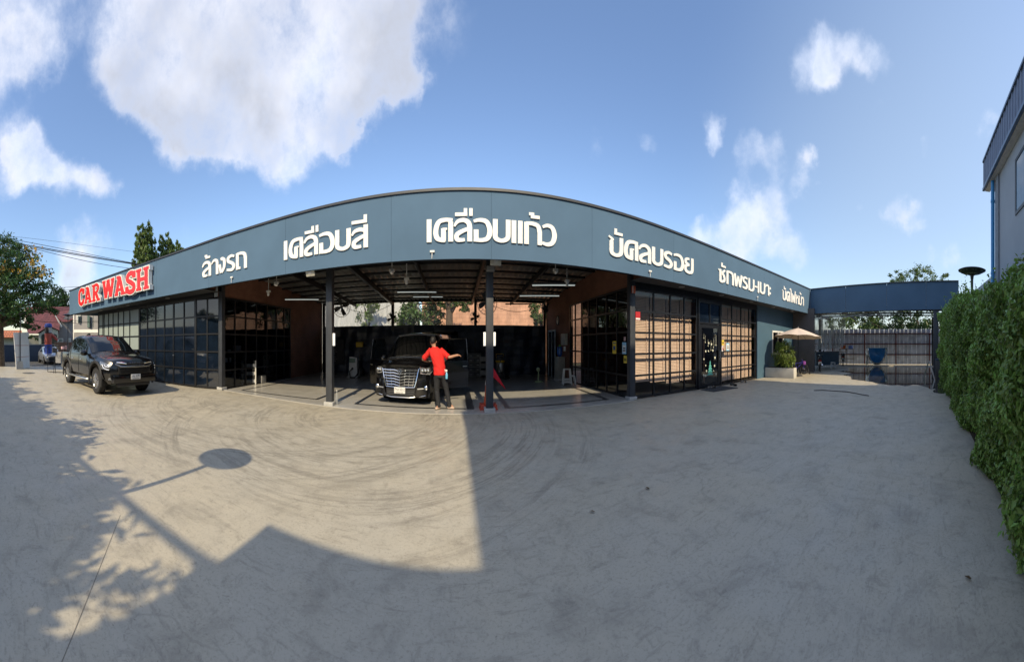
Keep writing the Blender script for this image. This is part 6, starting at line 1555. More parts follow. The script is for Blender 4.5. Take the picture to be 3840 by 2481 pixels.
# water dispenser
p = at(2099, 15.1); t = thing('water_dispenser', 'beige water dispenser with blue bottle against the brick wall', 'water dispenser', (p.x, p.y, .012), R(15))
m = MB(); m.box(-.21, .21, -.19, .19, .05, 1.02); m.build('cabinet', mat('beige_metal', (.35, .34, .30), .5), t, bevel=.015)
m = MB(); m.box(-.24, .24, -.22, .22, 0, .08); m.build('plinth', M_lgrey, t, bevel=.01)
m = MB(); m.lathe([(.0, 1.02), (.06, 1.03), (.135, 1.12), (.14, 1.2), (.13, 1.22), (.14, 1.25), (.14, 1.42), (.12, 1.46), (0, 1.47)], n=26); w = m.build('water_bottle', mat('blue_bottle', (.02, .10, .38), .12, spec=.8), t); m = MB(); m.lathe([(.05, 1.47), (.05, 1.54), (0, 1.55)], n=16, cap=False); m.build('cap', mat('green_cap', (.10, .35, .05), .5), w)
# door, power box, clock on the right brick wall (x = 5.46)
t = thing('side_door', 'white framed narrow door with dark glass in the brick wall behind the dispenser', 'door', (5.44, 15.9, .012))
m = MB(); m.box(-.05, .0, -.62, -.54, 0, 2.25); m.box(-.05, 0, .54, .62, 0, 2.25); m.box(-.05, 0, -.54, .54, 2.17, 2.25); m.box(-.05, 0, -.03, .03, 0, 2.17); m.build('frame', mat('pale_blue_frame', (.42, .48, .52), .4), t)
m = MB(); m.face([(-.02, -.54, .02), (-.02, .54, .02), (-.02, .54, 2.17), (-.02, -.54, 2.17)]); m.build('glazing', M_navyglass, t, fix=False)
p = xl(2120, 1272, 5.44); m = MB(); m.box(5.30, 5.44, p.y-.30, p.y+.30, p.z-.24, p.z+.24); o = tag(m.build('power_box', mat('grey_metal_box', (.40, .40, .38), .5), bevel=.01), 'pale grey electrical box on the brick wall', 'power box')
m = MB(); m.box(5.36, 5.44, p.y-.05, p.y+.05, p.z-.5, p.z-.3); m.build('switch', M_white, o)
p = xl(2092, 1201, 5.44); m = MB(); m.lathe([(.0, -.01), (.18, -.01), (.21, -.05), (.225, -.03), (.225, .0)], (5.44, p.y, p.z), 30, 'x'); o = tag(m.build('wall_clock', M_dgrey), 'round dark rimmed clock high on the brick wall', 'clock')
m = MB(); m.cyl((5.425, p.y, p.z), (5.42, p.y, p.z), .175, n=28); f_ = m.build('clock_face', M_lgrey, o); m = MB(); m.bar((5.415, p.y, p.z), (5.415, p.y+.09, p.z+.05), .01, .014); m.bar((5.415, p.y, p.z), (5.415, p.y-.02, p.z+.13), .01, .01); m.build('hands', M_dgrey, f_)
# desk fan
p = at(2018, 14.4); t = thing('desk_fan', 'small pale green table fan standing on the garage floor', 'fan', (p.x, p.y, .012)); M_pg = mat('pale_green_plastic', (.42, .52, .30), .45)
m = MB(); m.box(-.14, .16, -.13, .13, 0, .05); m.box(.13, .24, -.06, .05, 0, .03); m.build('base', M_pg, t, bevel=.015); m = MB(); m.bar((0, 0, .05), (.02, 0, .44), .06, .05); m.build('stem', M_pg, t, bevel=.01)
m = MB(); m.lathe([(0, -.09), (.06, -.08), (.09, -.02), (.09, .05), (.05, .08), (0, .09)], (0, 0, .52), 18, 'y'); m.build('motor_head', M_pg, t)
# drawer cabinet and shelves at the back
def drawers(px, rows_, label):
    p = at(px, 17.2); t = thing('drawer_unit', label, 'drawers', (p.x, 16.9, .012), 0, 'grey drawer units at the garage back'); m = MB(); m.box(-.2, .2, -.2, .2, 0, 1.14); m.build('carcass', M_dgrey, t)
    for k in range(rows_):
        z = .02+1.12*k/rows_; m = MB(); m.box(-.19, .19, -.225, -.2, z+.02, z+1.12/rows_-.02); d_ = m.build('drawer', mat('grey_drawer', (.13, .13, .135), .5), t, bevel=.008)
        m = MB(); m.box(-.07, .07, -.245, -.225, z+.08, z+.12); m.build('handle', M_lgrey, d_)
        m = MB(); m.box(-.2, .2, -.23, -.2, z, z+.018); m.build('rail', M_lgrey, d_)
drawers(1764, 5, 'left grey plastic drawer unit at the garage back'); drawers(1790, 5, 'right grey plastic drawer unit next to the garage post')
p = at(1813, 16.6); t = thing('storage_rack', 'white plastic rack of bins half hidden behind the garage post', 'rack', (p.x, 16.6, .012))
m = MB()
for x in (-.2, .2): m.box(x-.015, x+.015, -.15, -.12, 0, 1.05); m.box(x-.015, x+.015, .12, .15, 0, 1.05)
m.build('frame', M_lgrey, t)
for k, z in enumerate((.1, .42, .75)):
    m = MB(); m.prism([(-.19, -.16), (.19, -.16), (.19, .14), (-.19, .14)], z, z+.22); m.build('bin', M_lgrey if k != 1 else M_grey, t, bevel=.01)
# wet and dry vacuum cleaner
p = at(1875, 15.9); t = thing('wet_vacuum', 'upright vacuum cleaner with steel drum, yellow band and black top', 'vacuum cleaner', (p.x, p.y, .012))
m = MB(); m.lathe([(0, .30), (.20, .30), (.21, .34), (.21, .72), (.20, .74)], n=28, cap=False); m.build('drum', M_alu, t)
m = MB(); m.lathe([(.22, .74), (.25, .76), (.25, .83), (.22, .84)], n=28); m.build('band', M_yellow, t)
m = MB(); m.lathe([(.22, .84), (.22, .92), (.17, 1.02), (.06, 1.06), (0, 1.06)], n=28); m.build('motor_cover', M_dgrey, t)
m = MB(); m.box(-.24, .24, -.22, .22, .10, .28); m.build('trolley', M_dgrey, t, bevel=.02)
for sx in (1, -1): m = MB(); m.cyl((sx*.2, -.24, .08), (sx*.2, -.18, .08), .08, n=16); m.build('castor', M_rubber, t)
m = MB(); m.tube([(.02, -.22, .9), (-.12, -.36, .6), (.0, -.34, .3), (.25, -.25, .06), (.5, -.2, .04)], .025, 8); m.build('hose', M_rubber, t)
m = MB(); m.tube([(-.2, .1, .84), (-.2, .12, 1.12), (.2, .12, 1.12), (.2, .1, .84)], .015, 8); m.build('handle', M_yellow, t)
# extraction machine behind the van door
p = at(1328, 16.6); t = thing('extraction_machine', 'white upright cleaning machine with green screen and black hose', 'cleaning machine', (p.x, p.y, .012))
m = MB(); m.prism([(-.26, .0), (.26, .0), (.24, .92), (-.20, .98)], -.22, .22, lambda x, z, h: (x, h, z)); m.build('casing', M_white, t, bevel=.02)
m = MB(); m.box(-.20, .16, -.235, -.221, .70, .90); m.build('screen', mat('green_display', (.12, .22, .18), .3), t)
m = MB(); m.box(-.34, .32, -.3, .26, 0, .05); m.build('base', M_lgrey, t)
m = MB(); m.tube([(-.02, -.23, .42), (-.12, -.42, .30), (-.05, -.5, .02), (.2, -.5, -.0+.02), (.38, -.4, .2), (.40, -.25, .55), (.36, -.1, .8)], .03, 8); m.build('hose', M_rubber, t)
m = MB(); m.cyl((-.02, -.22, .42), (-.02, -.26, .42), .06, n=14); m.build('hose_socket', M_dgrey, t)
p = at(1319, 17.0); t = thing('polisher_trolley', 'dark trolley with yellow tank in front of the navy tarpaulin', 'trolley', (p.x+.1, 17.05, .012)); m = MB(); m.bar((0, 0, 0), (0, .0, 1.45), .05, .05); m.box(-.2, .2, -.1, .1, 0, .3); m.build('frame', M_dgrey, t); m = MB(); m.box(-.22, .22, -.12, .10, 1.42, 1.68); m.build('tank', M_yellow, t, bevel=.02)
# price board on the tarpaulin
p0, p1 = yl(1220, 1273, 17.25), yl(1289, 1366, 17.25); m = MB(); m.box(p0.x, p1.x, 17.25, 17.3, p1.z, p0.z); o = tag(m.build('price_board', mat('dark_board', (.015, .018, .03), .4)), 'dark board with rows of small white writing at the garage back', 'board')
for k in range(11):
    z = p0.z-.16-.10*k
    if k in (3, 7): continue
    put_text('บริการ '+'รถ'*(1+k % 2) if k % 2 else '฿ %d00' % (3+k), .085, Matrix.Translation((p0.x+.62, 17.245, z)) @ Matrix.Rotation(PI/2, 4, 'X'), M_grey, o, sx=1.1)
# light fittings on the posts
M_tube = mat('lit_post_tube', (.7, .7, .68), .4, emit=((1, .98, .92), .3))
for (x, y, lb) in ((-3.67, 8.20, 'white upright light on the right side of the left garage post'), (.79, 8.10, 'white upright light on the left side of the middle garage post'), (1.07, 8.10, 'white upright light on the right side of the middle garage post')):
    m = MB(); m.box(x-.03, x+.03, y-.03, y+.03, 1.54, 1.86); tag(m.build('post_light', M_tube, bevel=.006), lb, 'light', 'white upright lights on the garage posts')
# floodlights under the fascia
for px, py, lb in ((1164, 1021, 'square white floodlight under the fascia left of the garage bays'), (1859, 979, 'square white floodlight under the fascia over the middle post')):
    p = yl(px, py, 7.35); m = MB(); m.M = Matrix.Translation(p) @ Matrix.Rotation(R(24), 4, 'X'); m.box(-.14, .14, -.03, .02, -.09, .09); o = tag(m.build('floodlight', mat('floodlight_cream', (.45, .44, .38), .4), bevel=.01), lb, 'floodlight', 'floodlights under the fascia')
    m = MB(); m.M = Matrix.Translation(p) @ Matrix.Rotation(R(24), 4, 'X'); m.box(-.05, .05, -.036, -.031, -.035, .035); m.build('lens', M_lgrey, o)
    m = MB(); m.bar(p+Vector((0, .02, 0)), (p.x, p.y+.12, 3.5), .03, .03); m.build('bracket', M_dgrey, o)
p = yl(1839, 1010, 7.97); m = MB(); m.box(p.x-.11, p.x+.11, 7.90, 7.995, p.z-.05, p.z+.07); tag(m.build('junction_box', M_grey, bevel=.008), 'grey junction box at the top of the middle garage post', 'junction box')
# cameras on the header beam
for px, py, Yy, lb in ((1470, 1022, 7.95, 'white security camera on the beam over the minivan'), (1525, 1053, 8.7, 'white domed sensor hanging behind the beam over the minivan'), (1037, 1067, 8.0, 'white security camera near the left brick wall, upper of two'), (1007, 1098, 8.7, 'white security camera pointing down by the left brick wall'), (2083, 1020, 7.95, 'white security camera on the beam over the right bay'), (2126, 1060, 8.7, 'white domed sensor hanging over the right bay')):
    p = yl(px, py, Yy); t = thing('security_camera', lb, 'camera', p, 0, 'cameras and sensors under the garage roof')
    m = MB(); m.box(-.07, .07, -.05, .05, .02, .08); m.bar((0, 0, .08), (0, 0, max(.12, 3.62-p.z)), .02, .02); m.build('mount', M_white, t, bevel=.004)
    m = MB(); m.lathe([(0, -.10), (.03, -.09), (.045, -.05), (.045, .03), (.03, .04), (0, .04)], (0, -.02, -.0), 16, 'z' if 'dom' in lb or 'down' in lb else 'y'); m.build('housing', M_white, t)
# fluorescent fittings
for px0, px1, py, Rr, lb in ((1490, 1636, 1094, 13.6, 'long white strip light over the minivan'), (1549, 1660, 1112, 16.0, 'dim strip light behind the one over the minivan'), (1949, 2097, 1108, 13.0, 'long white strip light over the right bay, rear one'), (1996, 2156, 1068, 10.2, 'long white strip light over the right bay, front one'), (1069, 1195, 1122, 14.4, 'white strip light near the left brick wall'), (1560, 1672, 1141, 16.8, 'dark hanging strip light before the plastic window, middle'), (1895, 1996, 1142, 16.8, 'dark hanging strip light before the orange wall')):
    a, b = P3(px0, py, Rr), P3(px1, py, Rr); b.z = a.z; t = thing('strip_light', lb, 'strip light', a, 0, 'strip lights under the garage roof'); dk = 'dark' in lb
    m = MB(); m.bar((0, 0, .03), b-a+Vector((0, 0, .03)), .12, .05); m.bar((b-a)*.2, (b-a)*.2+Vector((0, 0, .35)), .012, .012); m.bar((b-a)*.8, (b-a)*.8+Vector((0, 0, .35)), .012, .012); m.build('housing', M_dgrey, t)
    if not dk:
        m = MB(); m.tube([Vector((0, 0, -.01)), b-a+Vector((0, 0, -.01))], .02, 8); m.build('tube', mat('strip_tube', (.75, .77, .75), .4, emit=((.9, 1, .95), .2)), t)
# wall and ceiling fans
def wfan(px, py, Rr, r_, yaw, lb):
    p = P3(px, py, Rr); t = thing('wall_fan', lb, 'fan', p, yaw, 'black fans around the garage')
    m = MB()
    for q in (1.0, .72, .42): m.tube([(math.cos(a)*r_*q, -.08+.06*q, math.sin(a)*r_*q) for a in [2*PI*i/30 for i in range(31)]], .006 if q < 1 else .011, 5, cap=False)
    for i in range(14): a = 2*PI*i/14; m.tube([(0, -.10, 0), (math.cos(a)*r_*.6, -.08, math.sin(a)*r_*.6), (math.cos(a)*r_, -.02, math.sin(a)*r_), (math.cos(a)*r_*.6, .06, math.sin(a)*r_*.6)], .0035, 4)
    m.build('cage', M_dgrey, t)
    m = MB()
    for k in range(4):
        a = PI/2*k+.4; u = Vector((math.cos(a), 0, math.sin(a))); v = Vector((-math.sin(a), 0, math.cos(a)))
        m.grid([[u*r_*.12-v*.03*1, u*r_*.5-v*r_*.24+Vector((0, -.03, 0)), u*r_*.88-v*r_*.20+Vector((0, -.03, 0))], [u*r_*.12+v*.03, u*r_*.5+v*r_*.20+Vector((0, .02, 0)), u*r_*.9+v*r_*.22+Vector((0, .02, 0))]])
    m.build('blades', M_black, t, 60, fix=False)
    m = MB(); m.lathe([(0, -.04), (.05, -.03), (.06, .05), (.05, .14), (0, .15)], (0, 0, 0), 14, 'y'); m.bar((0, .1, 0), (0, .18, -.16), .04, .04); m.build('motor', M_black, t)
wfan(1469, 1193, 17.4, .30, 0, 'black fan on the left rear garage post'); wfan(1781, 1191, 16.9, .30, 0, 'black fan on the right rear garage post')
wfan(1281, 1150, 12.2, .36, R(25), 'black fan half hidden behind the left garage post'); wfan(1826, 1134, 10.2, .36, R(10), 'black fan behind the top of the middle garage post'); wfan(2046, 1150, 16.6, .30, R(-60), 'black fan by the right end of the plastic window')
for i, (x0, x1, py, lb) in enumerate(((1290, 1466, 1150, 'thin black wire sagging before the left plastic sheet'), (1520, 1760, 1140, 'thin black wire sagging before the middle plastic sheet'), (1850, 2040, 1146, 'thin black wire sagging before the orange wall'))):
    a, b = P3(x0, py, 16.9), P3(x1, py-8, 16.9); m = MB(); m.tube([a.lerp(b, k/14)+Vector((0, 0, -.35*math.sin(PI*k/14))) for k in range(15)], .011, 5); tag(m.build('hanging_wire', M_rubber), lb, 'wire', 'wires across the garage back')
# blue bins near the drawers
for px, h, lb in ((1735, .42, 'navy plastic bin on the floor behind the man'), (1713, .28, 'smaller grey blue tub on the floor behind the man')):
    p = at(px, 16.2); m = MB(); m.prism([(-.26, -.2), (.26, -.2), (.26, .2), (-.26, .2)], 0, h); o = m.build('plastic_bin', mat('navy_plastic', (.02, .04, .12), .5), bevel=.02); o.location = (p.x, p.y, .012); tag(o, lb, 'bin')
# behind the left side glass: white basket shelf, dark rack with boxes, tub
p = at(947, 13.6); t = thing('basket_shelf', 'white three tier basket shelf behind the left side glass', 'shelf', (p.x-.25, p.y, .02), R(50)); m = MB()
for x in (-.3, .3):
    for y in (-.2, .2): m.box(x-.025, x+.025, y-.025, y+.025, 0, .92)
m.build('frame', M_white, t)
for z in (.06, .36, .66):
    m = MB(); m.box(-.29, .29, -.2, .2, z, z+.02); m.box(-.29, .29, -.215, -.2, z, z+.13); m.box(.29, .305, -.2, .2, z, z+.13); m.box(-.305, -.29, -.2, .2, z, z+.13); m.build('basket', M_white, t)
p = at(893, 13.2); t = thing('storage_rack', 'black rack with white boxes behind the left side glass', 'rack', (p.x-.3, p.y, .02), R(48)); m = MB()
for x in (-.5, .5): m.box(x-.02, x+.02, -.2, -.16, 0, 1.3); m.box(x-.02, x+.02, .16, .2, 0, 1.3)
for z in (.45, .85, 1.28): m.box(-.5, .5, -.2, .2, z, z+.025)
m.build('frame', mat('worn_black_metal', (.05, .05, .055), .4), t)
for x, z, w, h in ((-.32, .875, .12, .15), (-.14, .875, .08, .16), (.18, 1.305, .34, .2), (-.2, 1.305, .16, .05)): m = MB(); m.box(x-w/2, x+w/2, -.12, .08, z, z+h); m.build('box', M_white if x < .1 else M_lgrey, t, bevel=.01)
p = at(993, 14.0); m = MB(); m.prism([(-.2, -.17), (.2, -.17), (.2, .17), (-.2, .17)], 0, .3); o = m.build('plastic_tub', M_grey, bevel=.015); o.location = (p.x-.25, p.y, .02); tag(o, 'grey plastic tub on the floor behind the left side glass', 'tub')
# stickers and notices on the glass
def notice(p, w, h, m_, label, plane='x', items=(), txt=None):
    mb = MB(); d = Vector((0, -1, 0)) if plane == 'x' else Vector((1, 0, 0))
    if plane == 'x': mb.box(p.x-.004, p.x, p.y-w/2, p.y+w/2, p.z-h/2, p.z+h/2)
    else: mb.box(p.x-w/2, p.x+w/2, p.y-.004, p.y, p.z-h/2, p.z+h/2)
    o = tag(mb.build('notice', m_), label, 'notice', 'notices stuck on the glass')
    for (u, v, a, b, mm) in items:
        mb = MB()
        if plane == 'x': mb.box(p.x-.007, p.x-.0045, p.y-u-a/2, p.y-u+a/2, p.z+v-b/2, p.z+v+b/2)
        else: mb.box(p.x+u-a/2, p.x+u+a/2, p.y-.007, p.y-.0045, p.z+v-b/2, p.z+v+b/2)
        mb.build('print', mm, o)
M_ylw = mat('yellow_paper', (.72, .52, .06), .6, var=.03); M_lb = mat('light_blue_paper', (.28, .55, .75), .6, var=.03); M_wp = mat('white_paper', (.75, .76, .76), .6, var=.03); M_nv = mat('dark_blue_print', (.03, .08, .22), .6, var=0)
M_rd = mat('red_print', (.45, .02, .03), .5, var=0)
notice(xl(2304, 1302, 5.53), .26, .38, M_ylw, 'yellow notice on the right side glass of the garage', 'x', ((0, -.02, .16, .12, M_nv), (0, .13, .2, .03, M_nv)))
notice(xl(2341, 1305, 5.53), .26, .34, M_lb, 'light blue notice on the right side glass beside the corner post', 'x', ((0, -.02, .2, .22, M_wp), (0, .0, .14, .04, M_nv), (0, -.07, .16, .04, M_nv)))
notice(xl(2345, 1347, 5.53), .2, .22, M_ylw, 'small yellow notice with black pictures low on the side glass by the corner post', 'x', ((-.04, -.01, .05, .08, M_ink), (.04, -.01, .05, .08, M_ink)))
notice(xl(2343, 1270, 5.53), .12, .12, mat('pale_pink_paper', (.55, .35, .33), .6), 'small pink round-ish sticker above the light blue notice on the side glass', 'x')
notice(yl(2392, 1184, 8.12), .20, .24, M_rd, 'red and white sign at the top of the blinds by the corner post', 'y', ((0, -.085, .18, .05, M_wp),))
notice(yl(2711, 1284, 8.12), .17, .20, M_ylw, 'small yellow notice with black pictures left on the second blinds', 'y', ((-.035, -.01, .04, .07, M_ink), (.035, -.01, .04, .07, M_ink)))
notice(yl(2729, 1300, 8.12), .25, .30, M_lb, 'light blue notice on the second blinds beside the entrance', 'y', ((0, -.01, .2, .2, M_wp), (0, .02, .14, .035, M_nv), (0, -.05, .15, .035, M_nv)))
notice(yl(2709, 1307, 8.12), .10, .20, M_wp, 'narrow white and red sticker beside the second light blue notice', 'y', ((.02, 0, .05, .12, M_rd),))
p = yl(2374, 1086, 8.05); m = MB(); m.box(p.x-.06, p.x+.06, 7.98, 8.05, p.z-.10, p.z+.10); o = tag(m.build('alarm_box', mat('alarm_orange', (.55, .10, .03), .4), bevel=.01), 'small orange alarm box at the top of the corner post', 'alarm'); m = MB(); m.box(p.x-.07, p.x-.05, 7.97, 7.98, p.z-.11, p.z+.10); m.build('edge', M_white, o)
# cable stubs left on the fascia
for px, py, lb in ((873, 1040, 'white cable stub on the fascia under the first white word'), (1621, 944, 'white cable stub on the fascia under the widest white word'), (2434, 1017, 'white cable stub on the fascia over the first blinds'), (2841, 1113, 'white cable stub on the fascia under the hyphenated word')):
    x = 7.2*math.tan((px-X0)/FX); y = FY(x); p = Vector((x, y, zz(py, math.hypot(x, y)))); m = MB(); m.box(p.x-.05, p.x+.06, y-.05, y-.005, p.z-.02, p.z+.02); m.tube([(p.x, y-.03, p.z-.02), (p.x, y-.05, p.z-.10), (p.x-.005, y-.04, p.z-.15)], .008, 6)
    tag(m.build('cable_stub', M_white), lb, 'cable stub', 'cable stubs on the fascia')
# door mat and shoes
m = MB(); m.prism([(8.95, 8.02), (8.9, 7.28), (10.35, 7.1), (10.4, 8.02)], .002, .016); tag(m.build('door_mat', mat('dark_mat', (.035, .038, .045), .95, var=.2, scale=30, bump=.5, bscale=80)), 'dark rectangular mat in front of the entrance door', 'mat')
def shoe(x, y, rz, m_, lb, gp):
    mb = MB(); mb.M = Matrix.Translation((x, y, .018)) @ Matrix.Rotation(rz, 4, 'Z')
    mb.grid([[(-.13, -.035, .0), (-.05, -.045, 0), (.05, -.05, 0), (.13, -.03, 0)], [(-.135, -.03, .05), (-.05, -.04, .045), (.04, -.04, .055), (.135, -.02, .03)], [(-.13, 0, .075), (-.06, 0, .04), (.03, 0, .075), (.14, 0, .035)], [(-.135, .03, .05), (-.05, .04, .045), (.04, .04, .055), (.135, .02, .03)], [(-.13, .035, 0), (-.05, .045, 0), (.05, .05, 0), (.13, .03, 0)]])
    mb.face([(-.13, -.035, 0), (-.05, -.045, 0), (.05, -.05, 0), (.13, -.03, 0), (.13, .03, 0), (.05, .05, 0), (-.05, .045, 0), (-.13, .035, 0)]); tag(mb.build('shoe', m_, None, 60), lb, 'shoe', gp)
M_gs = mat('grey_shoe', (.22, .20, .18), .7); M_bs = mat('black_sandal', (.02, .02, .02), .6)
for px, py, rz, mm, lb in ((2656, 1454, .3, M_gs, 'grey shoe at the left of the door mat, the longer pair'), (2668, 1457, 1.2, M_gs, 'grey shoe lying crosswise on the mat'), (2678, 1455, .9, M_gs, 'grey shoe nearest the middle of the mat'), (2748, 1445, -.4, M_bs, 'black sandal at the right end of the mat, left one'), (2757, 1447, 1.0, M_bs, 'black sandal at the right end of the mat, right one'), (2783, 1434, .1, M_gs, 'pale grey shoe beyond the mat, left one'), (2797, 1434, .4, M_gs, 'pale grey shoe beyond the mat, right one')):
    p = at(px, FYV*EYE/(py-HZ)); shoe(p.x, p.y, rz, mm, lb, 'shoes left outside the entrance')
# planter with clipped bush
t = thing('planter', 'long pale concrete planter box against the blue wall', 'planter', (14.85, 7.25, 0), R(6))
m = MB(); m.box(-.27, .27, -.85, .85, 0, .47); m.box(-.23, .23, -.81, .81, .471, .475); m.build('box', M_wood, t, bevel=.012); m = MB(); m.box(-.21, .21, -.79, .79, .476, .49); m.build('soil', M_soil, t)
rg = np.random.default_rng(12); t = thing('clipped_bush', 'rounded light green bush growing in the pale planter', 'bush', (14.85, 7.25, .48))
n = 9000; P, Q = scatter([(0, -.28, .62, .42, .50, .60), (0, .15, .50, .36, .38, .5), (.0, -.52, .42, .36, .32, .42), (0, -.1, 1.02, .30, .38, .28)], n, rg, .62)
me = leaf_mesh('foliage', P, Q, .062*(.6+.7*rg.random(len(P))), .6, rg); link('foliage', me, leafmat('bush_leaf', (.17, .23, .045), .45, .4), t, 0)
m = MB(); 
for k in range(7): a = rnd.uniform(-.15, .15); b = rnd.uniform(-.5, .5); m.tube([(a*.4, b*.6, -.02), (a, b, .5), (a*1.4, b*1.3, .95)], [.02, .012, .006], 6)
m.build('branches', M_bark, t)
# parasol
t = thing('parasol', 'beige garden parasol on a black pole beside the planter', 'parasol', tuple(at(2993, 17.3)))
m = MB(); m.cyl((0, 0, .03), (0, 0, 2.36), .022, n=12); m.build('pole', M_black, t); m = MB(); m.lathe([(0, 0), (.27, 0), (.27, .03), (.20, .06), (.05, .08), (.04, .3), (0, .3)], n=28); m.build('base', M_dgrey, t)
m = MB(); rings = []; tilt = Matrix.Rotation(R(4), 4, 'Y')
for f in (0, .12, .25, .5, .75, 1):
    ring = []
    for k in range(49):
        a = 2*PI*k/48; c8 = abs(math.cos(4*a)); rr_ = 1.42*f*(1-.05*(1-c8)); z = 2.38-.44*f**1.15-.03*f*(1-c8)
        ring.append(tilt @ Vector((math.cos(a)*rr_, math.sin(a)*rr_, z-2.38))+Vector((0, 0, 2.38)))
    rings.append(ring)
m.grid(rings); m.build('canopy', mat('beige_canvas', (.62, .52, .45), .85, var=.05), t, 20)
m = MB()
for k in range(8): a = 2*PI*k/8; m.tube([tilt @ Vector((math.cos(a)*.02, math.sin(a)*.02, -.05))+Vector((0, 0, 2.38)), tilt @ Vector((math.cos(a)*1.36, math.sin(a)*1.36, -.47))+Vector((0, 0, 2.38))], .008, 5)
m.build('ribs', M_dgrey, t); m = MB(); m.lathe([(0, 2.38), (.03, 2.39), (.012, 2.42), (0, 2.46)], n=10); m.build('finial', M_lgrey, t)
m = MB(); m.tube([(.55, -1.25, 1.98), (.72, -1.2, 1.88), (.78, -1.2, 1.64)], .012, 5); m.build('strap', M_white, t)
# child bicycle
def bicycle(loc, rz):
    t = thing('bicycle', 'small purple and blue bicycle parked behind the parasol pole', 'bicycle', loc, rz); r_ = .25; wx = .42
    for s in (1, -1):
        m = MB(); m.tube([(s*wx+math.cos(a)*r_, 0, r_+.02+math.sin(a)*r_) for a in [2*PI*i/28 for i in range(29)]], .022, 8, cap=False); w = m.build('wheel', M_rubber, t)
        m = MB()
        for k in range(10): a = 2*PI*k/10; m.tube([(s*wx, 0, r_+.02), (s*wx+math.cos(a)*r_, 0, r_+.02+math.sin(a)*r_)], .003, 4)
        m.tube([(s*wx, -.04, r_+.02), (s*wx, .04, r_+.02)], .025, 8); m.build('spokes', M_alu, w)
    m = MB(); m.tube([(wx-.0, 0, r_+.02), (wx-.10, 0, .62), (wx-.13, 0, .78)], .016, 8); m.tube([(wx-.10, 0, .60), (-.05, 0, .30), (-wx, 0, r_+.02), (-.16, 0, .62), (-.05, 0, .30)], .018, 8); m.tube([(wx-.10, 0, .62), (-.16, 0, .56)], .016, 8)
    m.build('frame', mat('purple_frame', (.06, .05, .42), .3), t); m = MB(); m.tube([(wx-.13, -.25, .82), (wx-.13, 0, .78), (wx-.13, .25, .82)], .013, 8); m.build('handlebar', M_dgrey, t)
    m = MB(); m.lathe([(0, .62), (.06, .62), (.09, .66), (.05, .69), (0, .69)], (-.18, 0, 0), 12); m.build('saddle', M_dgrey, t); m = MB(); m.box(wx-.06, wx+.10, -.10, .10, .50, .68); m.build('basket', mat('violet_basket', (.30, .08, .42), .5), t, bevel=.02)
    m = MB(); m.tube([(-.05, -.12, .2), (-.05, 0, .30), (-.05, .12, .4)], .012, 6); m.build('pedal_crank', M_dgrey, t)
p = at(2996, 18.3); bicycle((p.x, p.y+.1, 0), R(-60))
t = thing('kick_scooter', 'small black kick scooter lying by the charcoal wall', 'scooter', tuple(at(3018, 18.4)), R(-70)); m = MB(); m.box(-.25, .25, -.06, .06, .07, .10); m.build('deck', M_dgrey, t, bevel=.01)
for x in (-.3, .3): m = MB(); m.cyl((x, -.03, .06), (x, .03, .06), .06, n=16); m.build('wheel', M_rubber, t)
m = MB(); m.tube([(.27, 0, .1), (.20, .08, .28), (.16, .1, .34)], .014, 8); m.tube([(.16, -.06, .34), (.16, .24, .34)], .013, 8); m.build('handle', M_dgrey, t)
# ------------------------------------------------------------------ wash bay contents
# rolled and hanging plastic curtains
t = thing('plastic_curtain', 'long sagging clear plastic sheet rolled under the canopy edge', 'plastic curtain', (18.5, 2.5, 3.0)); m = MB(); rows = []
a, b = Vector((18.85, 6.7, 0)), Vector((18.0, .6, 0))
for j in range(7):
    f = j/6; rows.append([(*(a.lerp(b, i/30)+Vector((.14+.10*math.sin(f*5), 0, 0)))[:2], 3.34-(.36*(1-.45*i/30))*f+.03*math.sin(i*.8+f*3)*f) for i in range(31)])
m.grid([[(x-18.5, y-2.5, z-3.0) for x, y, z in r] for r in rows]); m.build('sheet', M_foggy, t, 60, fix=False)
def curtain(name, lb, c0, c1, ztop, zb0, zb1, m_, n=46):
    o_ = Vector((c0.x, c0.y, 0)); t = thing(name, lb, 'plastic curtain', o_); m = MB(); rows = []; d = (c1-c0); nr = Vector((-d.y, d.x, 0)).normalized()
    for j in range(9):
        f = j/8; rows.append([(c0.lerp(c1, (i/n)*(1-.10*f)))-o_+nr*(.07*math.sin(i*.95)+.04*math.sin(i*2.3+f*2))*(.6+.5*f)+Vector((0, 0, ztop+((zb0+(zb1-zb0)*i/n)-ztop)*f)) for i in range(n+1)])
    m.grid(rows); m.build('sheet', m_, t, 60, fix=False)
curtain('plastic_curtain', 'grey plastic curtain hanging in the wash bay beside the charcoal wall', at(3050, 21.5), at(3171, 23.5), 3.28, 1.2, 1.35, M_foggy)
# blue counter
p0, p1 = at(3052, 22.6), at(3137, 24.2); t = thing('blue_counter', 'dark blue counter under the hanging plastic curtain', 'counter', p0); d = p1-p0; m = MB(); m.bar((0, 0, .62), d+Vector((0, 0, .62)), .6, .86); m.build('body', mat('teal_blue_paint', (.02, .07, .12), .5, var=.1), t); m = MB(); m.bar((0, 0, 1.07), d+Vector((0, 0, 1.07)), .66, .04); m.build('top', mat('dark_blue_top', (.02, .04, .06), .3), t)
